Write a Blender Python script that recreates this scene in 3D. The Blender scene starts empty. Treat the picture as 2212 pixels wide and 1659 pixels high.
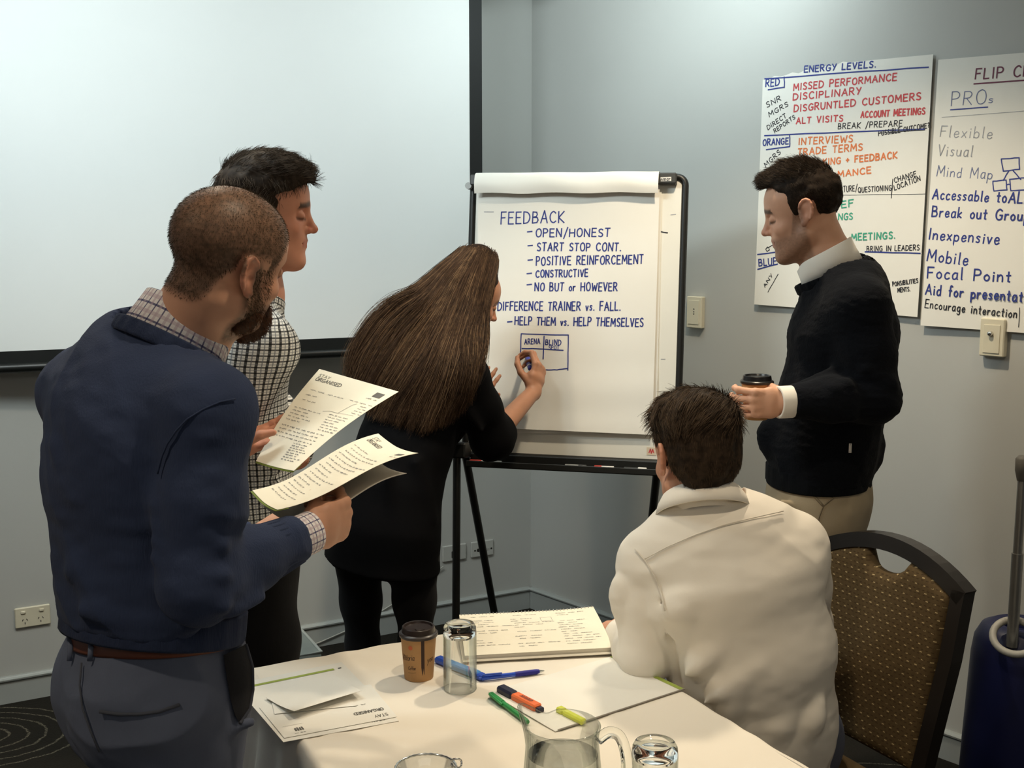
import bpy, math, random
import numpy as np
from mathutils import Vector, Matrix
random.seed(7)
RNG = np.random.default_rng(11)
scene = bpy.context.scene
C = scene.collection

# ------------------------------------------------------------------ camera
FPX, CAMH = 2500.0, 1.68
PITCH = math.atan((829.5 - 480.0) / FPX)
cam_d = bpy.data.cameras.new('camera')
cam_d.sensor_width = 36.0
cam_d.lens = FPX / 2212.0 * 36.0
cam_d.clip_start = 0.05
cam = bpy.data.objects.new('camera', cam_d)
cam.location = (0, 0, CAMH)
cam.rotation_euler = (math.pi / 2 - PITCH, 0, 0)
C.objects.link(cam)
scene.camera = cam

# ------------------------------------------------------------------ world, exposure, room lights and added fills
scene.view_settings.view_transform = 'Standard'
scene.view_settings.look = 'None'
scene.view_settings.exposure = 0.0
scene.view_settings.gamma = 1.0
scene.view_settings.use_curve_mapping = False
world = bpy.data.worlds.new('room_ambient')
scene.world = world
world.use_nodes = True
world.node_tree.nodes['Background'].inputs[0].default_value = (1.0, 0.97, 0.93, 1)
world.node_tree.nodes['Background'].inputs[1].default_value = 0.24
scene.cycles.max_bounces = 8
scene.cycles.transmission_bounces = 8
scene.cycles.transparent_max_bounces = 12
scene.cycles.caustics_refractive = False
scene.cycles.caustics_reflective = False

def lamp_spot(loc, power, target=None, col=(1.0, 0.83, 0.60), size=118, blend=0.7, rad=0.045):
    d = bpy.data.lights.new('downlight_lamp', 'SPOT')
    d.energy = power; d.color = col; d.spot_size = math.radians(size); d.spot_blend = blend
    d.shadow_soft_size = rad
    o = bpy.data.objects.new('downlight_lamp', d)
    o.location = loc
    t = Vector(target) if target else Vector((loc[0], loc[1], 0))
    o.rotation_euler = (t - Vector(loc)).to_track_quat('-Z', 'Y').to_euler()
    C.objects.link(o)
    return o

def lamp_area(loc, power, target, col, sx, sy):
    d = bpy.data.lights.new('panel_fill_lamp', 'AREA')
    d.shape = 'RECTANGLE'; d.size = sx; d.size_y = sy; d.energy = power; d.color = col
    o = bpy.data.objects.new('panel_fill_lamp', d)
    o.location = loc
    o.rotation_euler = (Vector(target) - Vector(loc)).to_track_quat('-Z', 'Y').to_euler()
    C.objects.link(o)
    return o

lamp_spot((0.62, 3.02, 2.66), 76)
lamp_spot((0.15, 1.60, 2.66), 40)
lamp_spot((-0.75, 2.85, 2.66), 35)
lamp_spot((1.50, 2.30, 2.66), 18)
lamp_spot((-1.30, 1.00, 2.66), 42)
lamp_area((-1.15, 2.55, 2.68), 44, (-0.95, 4.2, 1.9), (0.86, 0.98, 1.0), 1.1, 0.5)
lamp_area((0.3, -0.6, 2.68), 16, (0.2, 0.4, 0.4), (1.0, 0.93, 0.82), 2.6, 1.2)  # added soft warm fill from behind the camera, not a real fixture
lamp_area((0.35, 3.72, 2.68), 12, (0.50, 4.62, 2.25), (0.84, 0.98, 1.0), 0.9, 0.3)  # added cool wash to brighten the upper walls at the corner, not a real fixture

# ------------------------------------------------------------------ picture ray helpers (2212 x 1659 frame)
_F = Vector((0, math.cos(PITCH), -math.sin(PITCH)))
_U = Vector((0, math.sin(PITCH), math.cos(PITCH)))
_R = Vector((1, 0, 0))
CAM = Vector((0, 0, CAMH))
def ray(x, y): return _F + _R * ((x - 1106) / FPX) - _U * ((y - 829.5) / FPX)
def W(x, y, Y):                       # point at distance Y into the room
    d = ray(x, y); return CAM + d * (Y / d.y)
def GZ(x, y, z):                      # point at height z
    d = ray(x, y); return CAM + d * ((z - CAMH) / d.z)
def PL(x, y, p0, n, off=0.0):         # point on a plane, lifted by off
    d = ray(x, y); t = (Vector(p0) - CAM).dot(n) / d.dot(n)
    return CAM + d * t + Vector(n) * off

# ------------------------------------------------------------------ materials
def lin(c):
    if isinstance(c, str):
        c = tuple(int(c[i:i + 2], 16) / 255 for i in (0, 2, 4))
    return tuple(((v + 0.055) / 1.055) ** 2.4 if v > 0.04045 else v / 12.92 for v in c)

def mat(name, col, rough=0.5, metal=0.0, var=0.06, vscale=12.0, bump=0.0, bscale=200.0, trans=0.0, ior=1.45,
        spec=0.5, sheen=0.0, sss=0.0, attr=None, alpha=1.0):
    m = bpy.data.materials.new(name)
    m.use_nodes = True
    nt = m.node_tree; N = nt.nodes; L = nt.links
    b = N['Principled BSDF']
    b.inputs['Roughness'].default_value = rough
    b.inputs['Metallic'].default_value = metal
    b.inputs['IOR'].default_value = ior
    b.inputs['Specular IOR Level'].default_value = spec
    b.inputs['Transmission Weight'].default_value = trans
    b.inputs['Alpha'].default_value = alpha
    if sheen:
        b.inputs['Sheen Weight'].default_value = sheen
        b.inputs['Sheen Roughness'].default_value = 0.6
    if sss:
        b.inputs['Subsurface Weight'].default_value = sss
        b.inputs['Subsurface Radius'].default_value = (0.012, 0.005, 0.003)
        b.inputs['Subsurface Scale'].default_value = 0.6
    tc = N.new('ShaderNodeTexCoord')
    c = lin(col) if not (isinstance(col, tuple) and len(col) == 3 and max(col) <= 1.0 and False) else col
    nz = N.new('ShaderNodeTexNoise'); nz.inputs['Scale'].default_value = vscale; nz.inputs['Detail'].default_value = 4
    L.new(tc.outputs['Object'], nz.inputs['Vector'])
    ramp = N.new('ShaderNodeMapRange')
    ramp.inputs[1].default_value = 0.3; ramp.inputs[2].default_value = 0.7
    ramp.inputs[3].default_value = 1 - var; ramp.inputs[4].default_value = 1 + var
    L.new(nz.outputs['Fac'], ramp.inputs[0])
    mx = N.new('ShaderNodeVectorMath'); mx.operation = 'SCALE'
    if attr:
        a = N.new('ShaderNodeAttribute'); a.attribute_name = attr
        L.new(a.outputs['Color'], mx.inputs[0])
    else:
        mx.inputs[0].default_value = c
    L.new(ramp.outputs[0], mx.inputs['Scale'])
    L.new(mx.outputs[0], b.inputs['Base Color'])
    if bump:
        n2 = N.new('ShaderNodeTexNoise'); n2.inputs['Scale'].default_value = bscale; n2.inputs['Detail'].default_value = 3
        L.new(tc.outputs['Object'], n2.inputs['Vector'])
        bp = N.new('ShaderNodeBump'); bp.inputs['Strength'].default_value = bump; bp.inputs['Distance'].default_value = 0.002
        L.new(n2.outputs['Fac'], bp.inputs['Height'])
        L.new(bp.outputs[0], b.inputs['Normal'])
    m['_b'] = 1
    return m

def nodes(m): return m.node_tree.nodes, m.node_tree.links, m.node_tree.nodes['Principled BSDF']

# ------------------------------------------------------------------ objects
XF = {}
def thing(name, label, cat, loc=(0, 0, 0), rotz=0.0, group=None):
    o = bpy.data.objects.new(name, None)
    o.empty_display_size = 0.05
    C.objects.link(o)
    o.location = loc; o.rotation_euler = (0, 0, rotz)
    o['label'] = label; o['category'] = cat
    if group: o['group'] = group
    XF[o] = (Matrix.Translation(loc) @ Matrix.Rotation(rotz, 4, 'Z')).inverted()
    return o
def tag(o, label, cat, group=None):
    o['label'] = label; o['category'] = cat
    if group: o['group'] = group
    return o
def link_mesh(name, me, m, parent=None):
    o = bpy.data.objects.new(name, me)
    C.objects.link(o)
    if m is not None:
        for mm in (m if isinstance(m, (list, tuple)) else [m]): me.materials.append(mm)
    if parent is not None:
        o.parent = parent
        XF[o] = XF.get(parent, Matrix())
    return o

class MB:
    """collects geometry of ONE mesh"""
    def __init__(s): s.v = []; s.f = []; s.mi = []; s.uv = None
    def add(s, vs, fs, mi=0):
        o = len(s.v); s.v += [Vector(p) for p in vs]
        for f in fs: s.f.append([i + o for i in f]); s.mi.append(mi)
        return s
    def box(s, c, sz, M=None, bev=0.0, mi=0):
        hx, hy, hz = sz[0] / 2, sz[1] / 2, sz[2] / 2
        c = Vector(c)
        if bev <= 0:
            vs = [(x, y, z) for x in (-hx, hx) for y in (-hy, hy) for z in (-hz, hz)]
            fs = [(0, 1, 3, 2), (4, 6, 7, 5), (0, 4, 5, 1), (2, 3, 7, 6), (0, 2, 6, 4), (1, 5, 7, 3)]
        else:
            b = min(bev, hx * .99, hy * .99, hz * .99); vs = []; key = {}
            for sx in (-1, 1):
                for sy in (-1, 1):
                    for sz_ in (-1, 1):
                        for ax in range(3):
                            p = [sx * (hx - b), sy * (hy - b), sz_ * (hz - b)]
                            p[ax] = (sx * hx, sy * hy, sz_ * hz)[ax]
                            key[(sx, sy, sz_, ax)] = len(vs); vs.append(tuple(p))
            fs = []
            for ax in range(3):
                a, d = [(1, 2), (2, 0), (0, 1)][ax]
                for sg in (-1, 1):
                    q = []
                    for (u, w) in ((-1, -1), (1, -1), (1, 1), (-1, 1)):
                        k = [0, 0, 0]; k[ax] = sg; k[a] = u; k[d] = w
                        q.append(key[(k[0], k[1], k[2], ax)])
                    fs.append(q if sg > 0 else q[::-1])
                for u in (-1, 1):
                    for w in (-1, 1):
                        k0 = [0, 0, 0]; k0[ax] = -1; k0[a] = u; k0[d] = w
                        k1 = k0[:]; k1[ax] = 1
                        q = [key[(*k0, a)], key[(*k1, a)], key[(*k1, d)], key[(*k0, d)]]
                        fs.append(q if u * w < 0 else q[::-1])
            for sx in (-1, 1):
                for sy in (-1, 1):
                    for sz_ in (-1, 1):
                        q = [key[(sx, sy, sz_, i)] for i in range(3)]
                        fs.append(q if sx * sy * sz_ > 0 else q[::-1])
        M = M or Matrix()
        s.add([c + M.to_3x3() @ Vector(v) for v in vs], fs, mi)
        return s
    def tube(s, pts, r, n=10, cap=True, mi=0, flat=None):
        pts = [Vector(p) for p in pts]; m = len(pts)
        rr = r if isinstance(r, (list, tuple)) else [r] * m
        t0 = (pts[1] - pts[0]).normalized()
        up = Vector((0, 0, 1)) if abs(t0.z) < .9 else Vector((1, 0, 0))
        a = t0.cross(up).normalized(); rings = []
        for i, p in enumerate(pts):
            t = (pts[min(i + 1, m - 1)] - pts[max(i - 1, 0)]).normalized()
            a = (a - t * a.dot(t)).normalized(); b = t.cross(a)
            rings.append([p + (a * math.cos(2 * math.pi * k / n) + b * math.sin(2 * math.pi * k / n) * (flat or 1)) * rr[i] for k in range(n)])
        vs = [v for g in rings for v in g]
        fs = [(i * n + k, i * n + (k + 1) % n, (i + 1) * n + (k + 1) % n, (i + 1) * n + k) for i in range(m - 1) for k in range(n)]
        if cap: fs += [tuple(range(n))[::-1], tuple((m - 1) * n + k for k in range(n))]
        s.add(vs, fs, mi); return s
    def lathe(s, prof, n=40, c=(0, 0, 0), mi=0, closed=False):
        c = Vector(c); m = len(prof)
        vs = [c + Vector((r * math.cos(2 * math.pi * k / n), r * math.sin(2 * math.pi * k / n), z)) for r, z in prof for k in range(n)]
        R_ = range(m if closed else m - 1)
        fs = [(i * n + k, i * n + (k + 1) % n, ((i + 1) % m) * n + (k + 1) % n, ((i + 1) % m) * n + k) for i in R_ for k in range(n)]
        s.add(vs, fs, mi); return s
    def grid(s, P, th=0.0, nrm=None, mi=0):
        """P[i][j] points; optional thickness along -nrm"""
        a, b = len(P), len(P[0])
        vs = [Vector(p) for r in P for p in r]
        fs = [(i * b + j, i * b + j + 1, (i + 1) * b + j + 1, (i + 1) * b + j) for i in range(a - 1) for j in range(b - 1)]
        if th:
            nr = Vector(nrm); o = len(vs)
            vs += [v - nr * th for v in vs]
            fs += [tuple(o + k for k in f[::-1]) for f in fs]
            rim = [(0, j) for j in range(b)] + [(i, b - 1) for i in range(1, a)] + [(a - 1, j) for j in range(b - 2, -1, -1)] + [(i, 0) for i in range(a - 2, 0, -1)]
            ids = [i * b + j for i, j in rim]
            for k in range(len(ids)):
                u, w = ids[k], ids[(k + 1) % len(ids)]
                fs.append((w, u, u + o, w + o))
        s.add(vs, fs, mi); return s
    def prism(s, poly, off, mi=0):
        poly = [Vector(p) for p in poly]; off = Vector(off); n = len(poly)
        vs = poly + [p + off for p in poly]
        fs = [tuple(range(n))[::-1], tuple(range(n, 2 * n))] + [(k, (k + 1) % n, (k + 1) % n + n, k + n) for k in range(n)]
        s.add(vs, fs, mi); return s
    def ribbon(s, pts, w, n, mi=0):
        """flat stroke of width w on a surface with normal n"""
        pts = [Vector(p) for p in pts]; n = Vector(n)
        for i in range(1, len(pts) - 1):
            if (pts[i] - pts[i - 1]).angle(pts[i + 1] - pts[i], 0) > .75:
                s.ribbon(pts[:i + 1], w, n, mi); return s.ribbon(pts[i:], w, n, mi)
        m = len(pts)
        if m < 2: return s
        vs = []
        for i, p in enumerate(pts):
            t = pts[min(i + 1, m - 1)] - pts[max(i - 1, 0)]
            if t.length < 1e-9: t = Vector((1, 0, 0))
            a = n.cross(t.normalized()) * (w / 2)
            e = Vector((0, 0, 0))
            if i == 0: e = -t.normalized() * w * .3
            if i == m - 1: e = t.normalized() * w * .3
            vs += [p + a + e, p - a + e]
        fs = [(2 * i, 2 * i + 1, 2 * i + 3, 2 * i + 2) for i in range(m - 1)]
        s.add(vs, fs, mi); return s
    def build(s, name, m, parent=None, world=True, smooth=False, sharp=None):
        me = bpy.data.meshes.new(name)
        vs = s.v
        if parent is not None and world:
            X = XF.get(parent, Matrix()); vs = [X @ v for v in vs]
        me.from_pydata([tuple(v) for v in vs], [], s.f)
        for p, k in zip(me.polygons, s.mi): p.material_index = k
        if smooth:
            me.polygons.foreach_set('use_smooth', [True] * len(me.polygons))
            if sharp is not None:
                try: me.set_sharp_from_angle(angle=math.radians(sharp))
                except Exception: pass
        me.update()
        return link_mesh(name, me, m, parent)
def struct(o): o['kind'] = 'structure'; return o
# ------------------------------------------------------------------ room shell
CORNER = Vector((0.0817, 4.918, 0)); LW = Vector((-1.804, 3.8825, 0)); RW = Vector((1.3805, 3.4566, 0))
CEIL = 2.70
dl = (LW - CORNER).normalized(); dr = (RW - CORNER).normalized()
UPZ = Vector((0, 0, 1))
nl = UPZ.cross(dl).normalized();  nl = nl if nl.y < 0 else -nl      # wall normals facing the room
nr = UPZ.cross(dr).normalized();  nr = nr if nr.y < 0 else -nr
LEND = CORNER + dl * 5.2; REND = CORNER + dr * 5.6

def wall_mat(name):
    return mat(name, 'b9bab6', rough=0.75, var=0.02, vscale=2.5, bump=0.06, bscale=260)
m_wall = wall_mat('grey_wall_paint')
m_base = mat('baseboard_gloss_paint', 'a8adab', rough=0.42, var=0.02)
m_ceil = mat('ceiling_white', 'e6e6e2', rough=0.9, var=0.02)
struct(MB().prism([CORNER, LEND, LEND + UPZ * CEIL, CORNER + UPZ * CEIL], -nl * 0.12).build('wall_left', m_wall))
struct(MB().prism([CORNER, REND, REND + UPZ * CEIL, CORNER + UPZ * CEIL], -nr * 0.12).build('wall_right', m_wall))
struct(MB().box((0, -2.35, CEIL / 2), (8.0, .1, CEIL)).build('wall_back', mat('pale_wall_paint', 'd8d6d0', rough=.8, var=.02)))
struct(MB().box((0, 1.2, CEIL + .05), (12, 10, .1)).build('ceiling', m_ceil))

def carpet_mat():
    m = bpy.data.materials.new('patterned_carpet'); m.use_nodes = True
    N, L, b = nodes(m)
    b.inputs['Roughness'].default_value = 0.95
    b.inputs['Specular IOR Level'].default_value = 0.1
    tc = N.new('ShaderNodeTexCoord')
    def rings(cx, cy, fr, sx, sy):
        mp = N.new('ShaderNodeMapping')
        mp.inputs['Location'].default_value = (-cx * sx, -cy * sy, 0); mp.inputs['Scale'].default_value = (sx, sy, 1)
        L.new(tc.outputs['Object'], mp.inputs[0])
        w = N.new('ShaderNodeTexWave'); w.wave_type = 'RINGS'; w.rings_direction = 'Z'
        w.inputs['Scale'].default_value = fr; w.inputs['Distortion'].default_value = 1.4; w.inputs['Detail Scale'].default_value = 3
        L.new(mp.outputs[0], w.inputs['Vector'])
        r = N.new('ShaderNodeMapRange'); r.inputs[1].default_value = 0.91; r.inputs[2].default_value = 0.99
        L.new(w.outputs['Fac'], r.inputs[0])
        ln = N.new('ShaderNodeVectorMath'); ln.operation = 'LENGTH'; L.new(mp.outputs[0], ln.inputs[0])
        g = N.new('ShaderNodeMath'); g.operation = 'LESS_THAN'; g.inputs[1].default_value = 0.34; L.new(ln.outputs['Value'], g.inputs[0])
        mu = N.new('ShaderNodeMath'); mu.operation = 'MULTIPLY'; L.new(r.outputs[0], mu.inputs[0]); L.new(g.outputs[0], mu.inputs[1])
        return mu
    acc = None
    for (x, y) in ((-1.75, 3.62), (-1.45, 3.05), (-2.05, 3.1), (-1.0, 3.5), (-1.2, 2.5), (-.3, 4.1), (.5, 3.6), (1.1, 3.2), (0.1, 3.2)):
        r = rings(x, y, 5.6, .95, 1.35)
        if acc is None: acc = r
        else:
            a = N.new('ShaderNodeMath'); a.operation = 'MAXIMUM'; L.new(acc.outputs[0], a.inputs[0]); L.new(r.outputs[0], a.inputs[1]); acc = a
    ch = N.new('ShaderNodeTexNoise'); ch.inputs['Scale'].default_value = 170; L.new(tc.outputs['Object'], ch.inputs['Vector'])
    cr = N.new('ShaderNodeMapRange'); cr.inputs[1].default_value = .35; cr.inputs[2].default_value = .6; L.new(ch.outputs['Fac'], cr.inputs[0])
    mu = N.new('ShaderNodeMath'); mu.operation = 'MULTIPLY'; L.new(acc.outputs[0], mu.inputs[0]); L.new(cr.outputs[0], mu.inputs[1])
    mx = N.new('ShaderNodeMix'); mx.data_type = 'RGBA'
    mx.inputs[6].default_value = (*lin('25231f'), 1); mx.inputs[7].default_value = (*lin('6f6a5c'), 1)
    L.new(mu.outputs[0], mx.inputs[0]); L.new(mx.outputs[2], b.inputs['Base Color'])
    bp = N.new('ShaderNodeBump'); bp.inputs['Strength'].default_value = .6; bp.inputs['Distance'].default_value = .004
    L.new(ch.outputs['Fac'], bp.inputs['Height']); L.new(bp.outputs[0], b.inputs['Normal'])
    return m
struct(MB().box((0, 1.2, -.05), (12, 10, .1)).build('floor', carpet_mat()))

def baseboard(name, a, b, n, along):
    H, T = 0.096, 0.014
    mb = MB()
    prof = [(0, 0), (T, 0), (T, H * .80), (T * .75, H * .82), (T * 1.5, H * .87), (T * 1.6, H * .93), (T * 1.0, H * .97), (T * .8, H), (0, H)]
    P = [[p + n * o + UPZ * z for o, z in prof] for p in (a, b)]
    mb.grid(P)
    return struct(mb.build(name, m_base))
baseboard('baseboard_left', CORNER + dl * .012, LEND, nl, dl)
baseboard('baseboard_right', REND, CORNER + dr * .012, nr, dr)

def LWP(x, y, off=0.0): return PL(x, y, CORNER, nl, off)
def RWP(x, y, off=0.0): return PL(x, y, CORNER, nr, off)

# ------------------------------------------------------------------ projection screen, in front of the left wall
m_scr = mat('matte_screen_white', 'eef0ee', rough=0.85, var=0.01, vscale=3)
m_blk = mat('black_border_vinyl', '0d100f', rough=0.55, var=0.05)
m_bar = mat('black_metal_bar', '141615', rough=0.38, var=0.05, metal=0.0)
sang = math.radians(23.7)
sd = Vector((-math.cos(sang), -math.sin(sang), 0))          # towards the left
sn = UPZ.cross(sd).normalized(); sn = sn if sn.y < 0 else -sn
SP0 = W(1028, 480, 4.50)
def SPL(x, y, off=0.0): return PL(x, y, SP0, sn, off)
zb = SPL(900, 723).z                                        # bottom of the white area
right_in = SPL(1014, 200); right_out = SPL(1041, 200)
def sp(p, z, off=0): return Vector((p.x, p.y, z)) + sn * off
SW = 2.42
left_in = right_in + sd * SW; left_out = left_in + sd * .05
ztop = 2.52
scr = thing('projection_screen', 'large white projection screen with black border hanging in front of the left wall', 'projection screen', tuple(sp(right_out, zb - .09)))
MB().prism([sp(left_in, zb), sp(right_in, zb), sp(right_in, ztop), sp(left_in, ztop)], -sn * .003).build('screen_surface', m_scr, scr)
bw = .042
bd = MB()
bd.prism([sp(right_in, zb - bw, .001), sp(right_out, zb - bw, .001), sp(right_out, ztop + bw, .001), sp(right_in, ztop + bw, .001)], -sn * .005)
bd.prism([sp(left_out, zb - bw, .001), sp(left_in, zb - bw, .001), sp(left_in, ztop + bw, .001), sp(left_out, ztop + bw, .001)], -sn * .005)
bd.prism([sp(left_in, zb - bw, .001), sp(right_in, zb - bw, .001), sp(right_in, zb, .001), sp(left_in, zb, .001)], -sn * .005)
bd.prism([sp(left_in, ztop, .001), sp(right_in, ztop, .001), sp(right_in, ztop + bw, .001), sp(left_in, ztop + bw, .001)], -sn * .005)
bd.build('border', m_blk, scr)
bb = MB(); bb.tube([sp(left_out, zb - bw - .014) + sd * .02, sp(right_out, zb - bw - .014) - sd * .02], .017, 14)
bb.build('bottom_bar', m_bar, scr, smooth=True, sharp=40)
cs = MB(); cs.box((left_out + right_out) / 2 * 1 + Vector((0, 0, 0)) + UPZ * ((ztop + bw + .05) - ((left_out + right_out) / 2).z), (SW + .3, .11, .1), Matrix.Rotation(sang, 4, 'Z'), .01)
cs.build('roller_case', m_bar, scr)
for e in (.2, SW - .2):
    p = sp(right_in + sd * e, ztop + bw + .05)
    MB().box(p + UPZ * .066, (.03, .05, CEIL - p.z - .05 + .02), None).build('ceiling_bracket', m_bar, scr)

# ------------------------------------------------------------------ wall plates
m_plate = mat('ivory_plastic', 'd9d2bb', rough=0.35, var=0.02)
m_platew = mat('pale_grey_plastic', 'b9bab5', rough=0.35, var=0.02)
m_dark = mat('dark_slot', '1c1b19', rough=0.6)
def wall_frame(p, n, d):
    """local matrix: x along the wall, y out of the wall, z up"""
    return Matrix(((d.x, n.x, 0, p.x), (d.y, n.y, 0, p.y), (d.z, n.z, 1, p.z), (0, 0, 0, 1)))
def plate(name, label, cat, p, n, d, w, h, t=.010, m=None):
    grp = 'wall plates on the left wall' if n is nl else 'switch plates on the right wall'
    if d.cross(n).z > 0: pass
    r = thing(name, label, cat, tuple(p), 0, grp)
    F_ = wall_frame(p, n, d); XF[r] = Matrix.Translation(p).inverted()
    def B(c, s, nm, mm, bev=.0, par=None):
        mb = MB(); M3 = F_.to_3x3().to_4x4()
        mb.box(F_ @ Vector(c), s, M3, bev); return mb.build(nm, mm, par or r)
    pl = B((0, t / 2, 0), (w, t, h), 'cover_plate', m or m_plate, .003)
    return r, B, pl
wx = -dl   # left to right along the left wall, as seen
rx = dr
p = LWP(70, 1330)
r, B, pl = plate('power_outlet', 'ivory double power outlet low on the left wall beside the navy sweater', 'power outlet', p, nl, wx, .116, .073)
for s in (-1, 1):
    B((s * .030, .0115, .020), (.016, .006, .010), 'rocker_switch', m_plate, .002)
    sl = MB()
    for (ox, oz, a) in ((-.007, -.008, .5), (.007, -.008, -.5), (0, -.020, 0)):
        F_ = wall_frame(p, nl, wx); sl.box(F_ @ Vector((s * .026 + ox, .0102, oz)), (.0022, .001, .007), F_.to_3x3().to_4x4() @ Matrix.Rotation(a, 4, 'Y'))
    sl.build('socket_slots', m_dark, r)
p = LWP(980, 1193)
r, B, pl = plate('data_outlet', 'pale wall plate with small dark module behind the easel leg', 'wall outlet', p, nl, wx, .110, .068, m=m_platew)
B((-.002, .011, -.006), (.026, .004, .030), 'socket_module', m_dark, .002)
p = LWP(1040, 1184)
r, B, pl = plate('jack_outlet', 'pale wall plate with round jack holes nearest the room corner', 'wall outlet', p, nl, wx, .106, .068, m=m_platew)
sl = MB(); F_ = wall_frame(p, nl, wx)
for (ox, rr) in ((-.036, .004), (-.020, .0075), (.042, .004)):
    c = F_ @ Vector((ox, .0095, -.004)); sl.tube([c, c + nl * .0015], rr, 12)
sl.build('jack_holes', m_dark, r)
sl = MB(); c = F_ @ Vector((.025, .010, -.004))
for a in (-.7, .7): sl.box(c, (.016, .003, .004), F_.to_3x3().to_4x4() @ Matrix.Rotation(a, 4, 'Y'))
sl.build('coax_clip', m_platew, r)

p = RWP(1507, 674)
r, B, pl = plate('light_switch', 'ivory wall switch plate beside the easel on the right wall', 'light switch', p, nr, rx, .070, .116, .022)
B((0, .023, 0), (.050, .003, .088), 'switch_panel', m_plate, .0012)
sl = MB(); F_ = wall_frame(p, nr, rx)
for oz in (.012, .002, -.006): sl.box(F_ @ Vector((.002, .0247, oz)), (.005, .0006, .004), F_.to_3x3().to_4x4() @ Matrix.Rotation(oz * 40, 4, 'Y'))
sl.build('key_symbol', m_dark, r)
p = RWP(2151, 728)
r, B, pl = plate('dimmer_switch', 'pale wall box with chrome knob below the pros sheet', 'light switch', p, nr, rx, .074, .112, .026, m_plate)
B((0, .027, -.004), (.050, .003, .084), 'switch_panel', m_plate, .001)
m_chrome = mat('chrome', 'd8d8d6', rough=.15, metal=1.0, var=.01)
kb = MB(); c = wall_frame(p, nr, rx) @ Vector((-.002, .028, .012)); kb.tube([c, c + nr * .006, c + nr * .011, c + nr * .013], [.0075, .0075, .0065, .003], 16)
kb.build('knob', m_chrome, r, smooth=True, sharp=50)

# thin white cable on the left wall
m_cab = mat('white_cable', 'b9b9b2', rough=.5)
cpts = [LWP(955, 1222, .012), LWP(905, 1260, .006), LWP(860, 1296, .006), LWP(815, 1324, .006), LWP(770, 1343, .018), LWP(740, 1361, .02), LWP(685, 1385, .02)]
q = [cpts[0]]
for i in range(len(cpts) - 1):
    for k in range(1, 7): q.append(cpts[i].lerp(cpts[i + 1], k / 6))
q.append(Vector((q[-1].x - .12, q[-1].y - .08, .006)))
tag(MB().tube(q, .0028, 6).build('white_cable', m_cab, smooth=True), 'thin white cable running down the left wall to the floor', 'cable')
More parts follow.
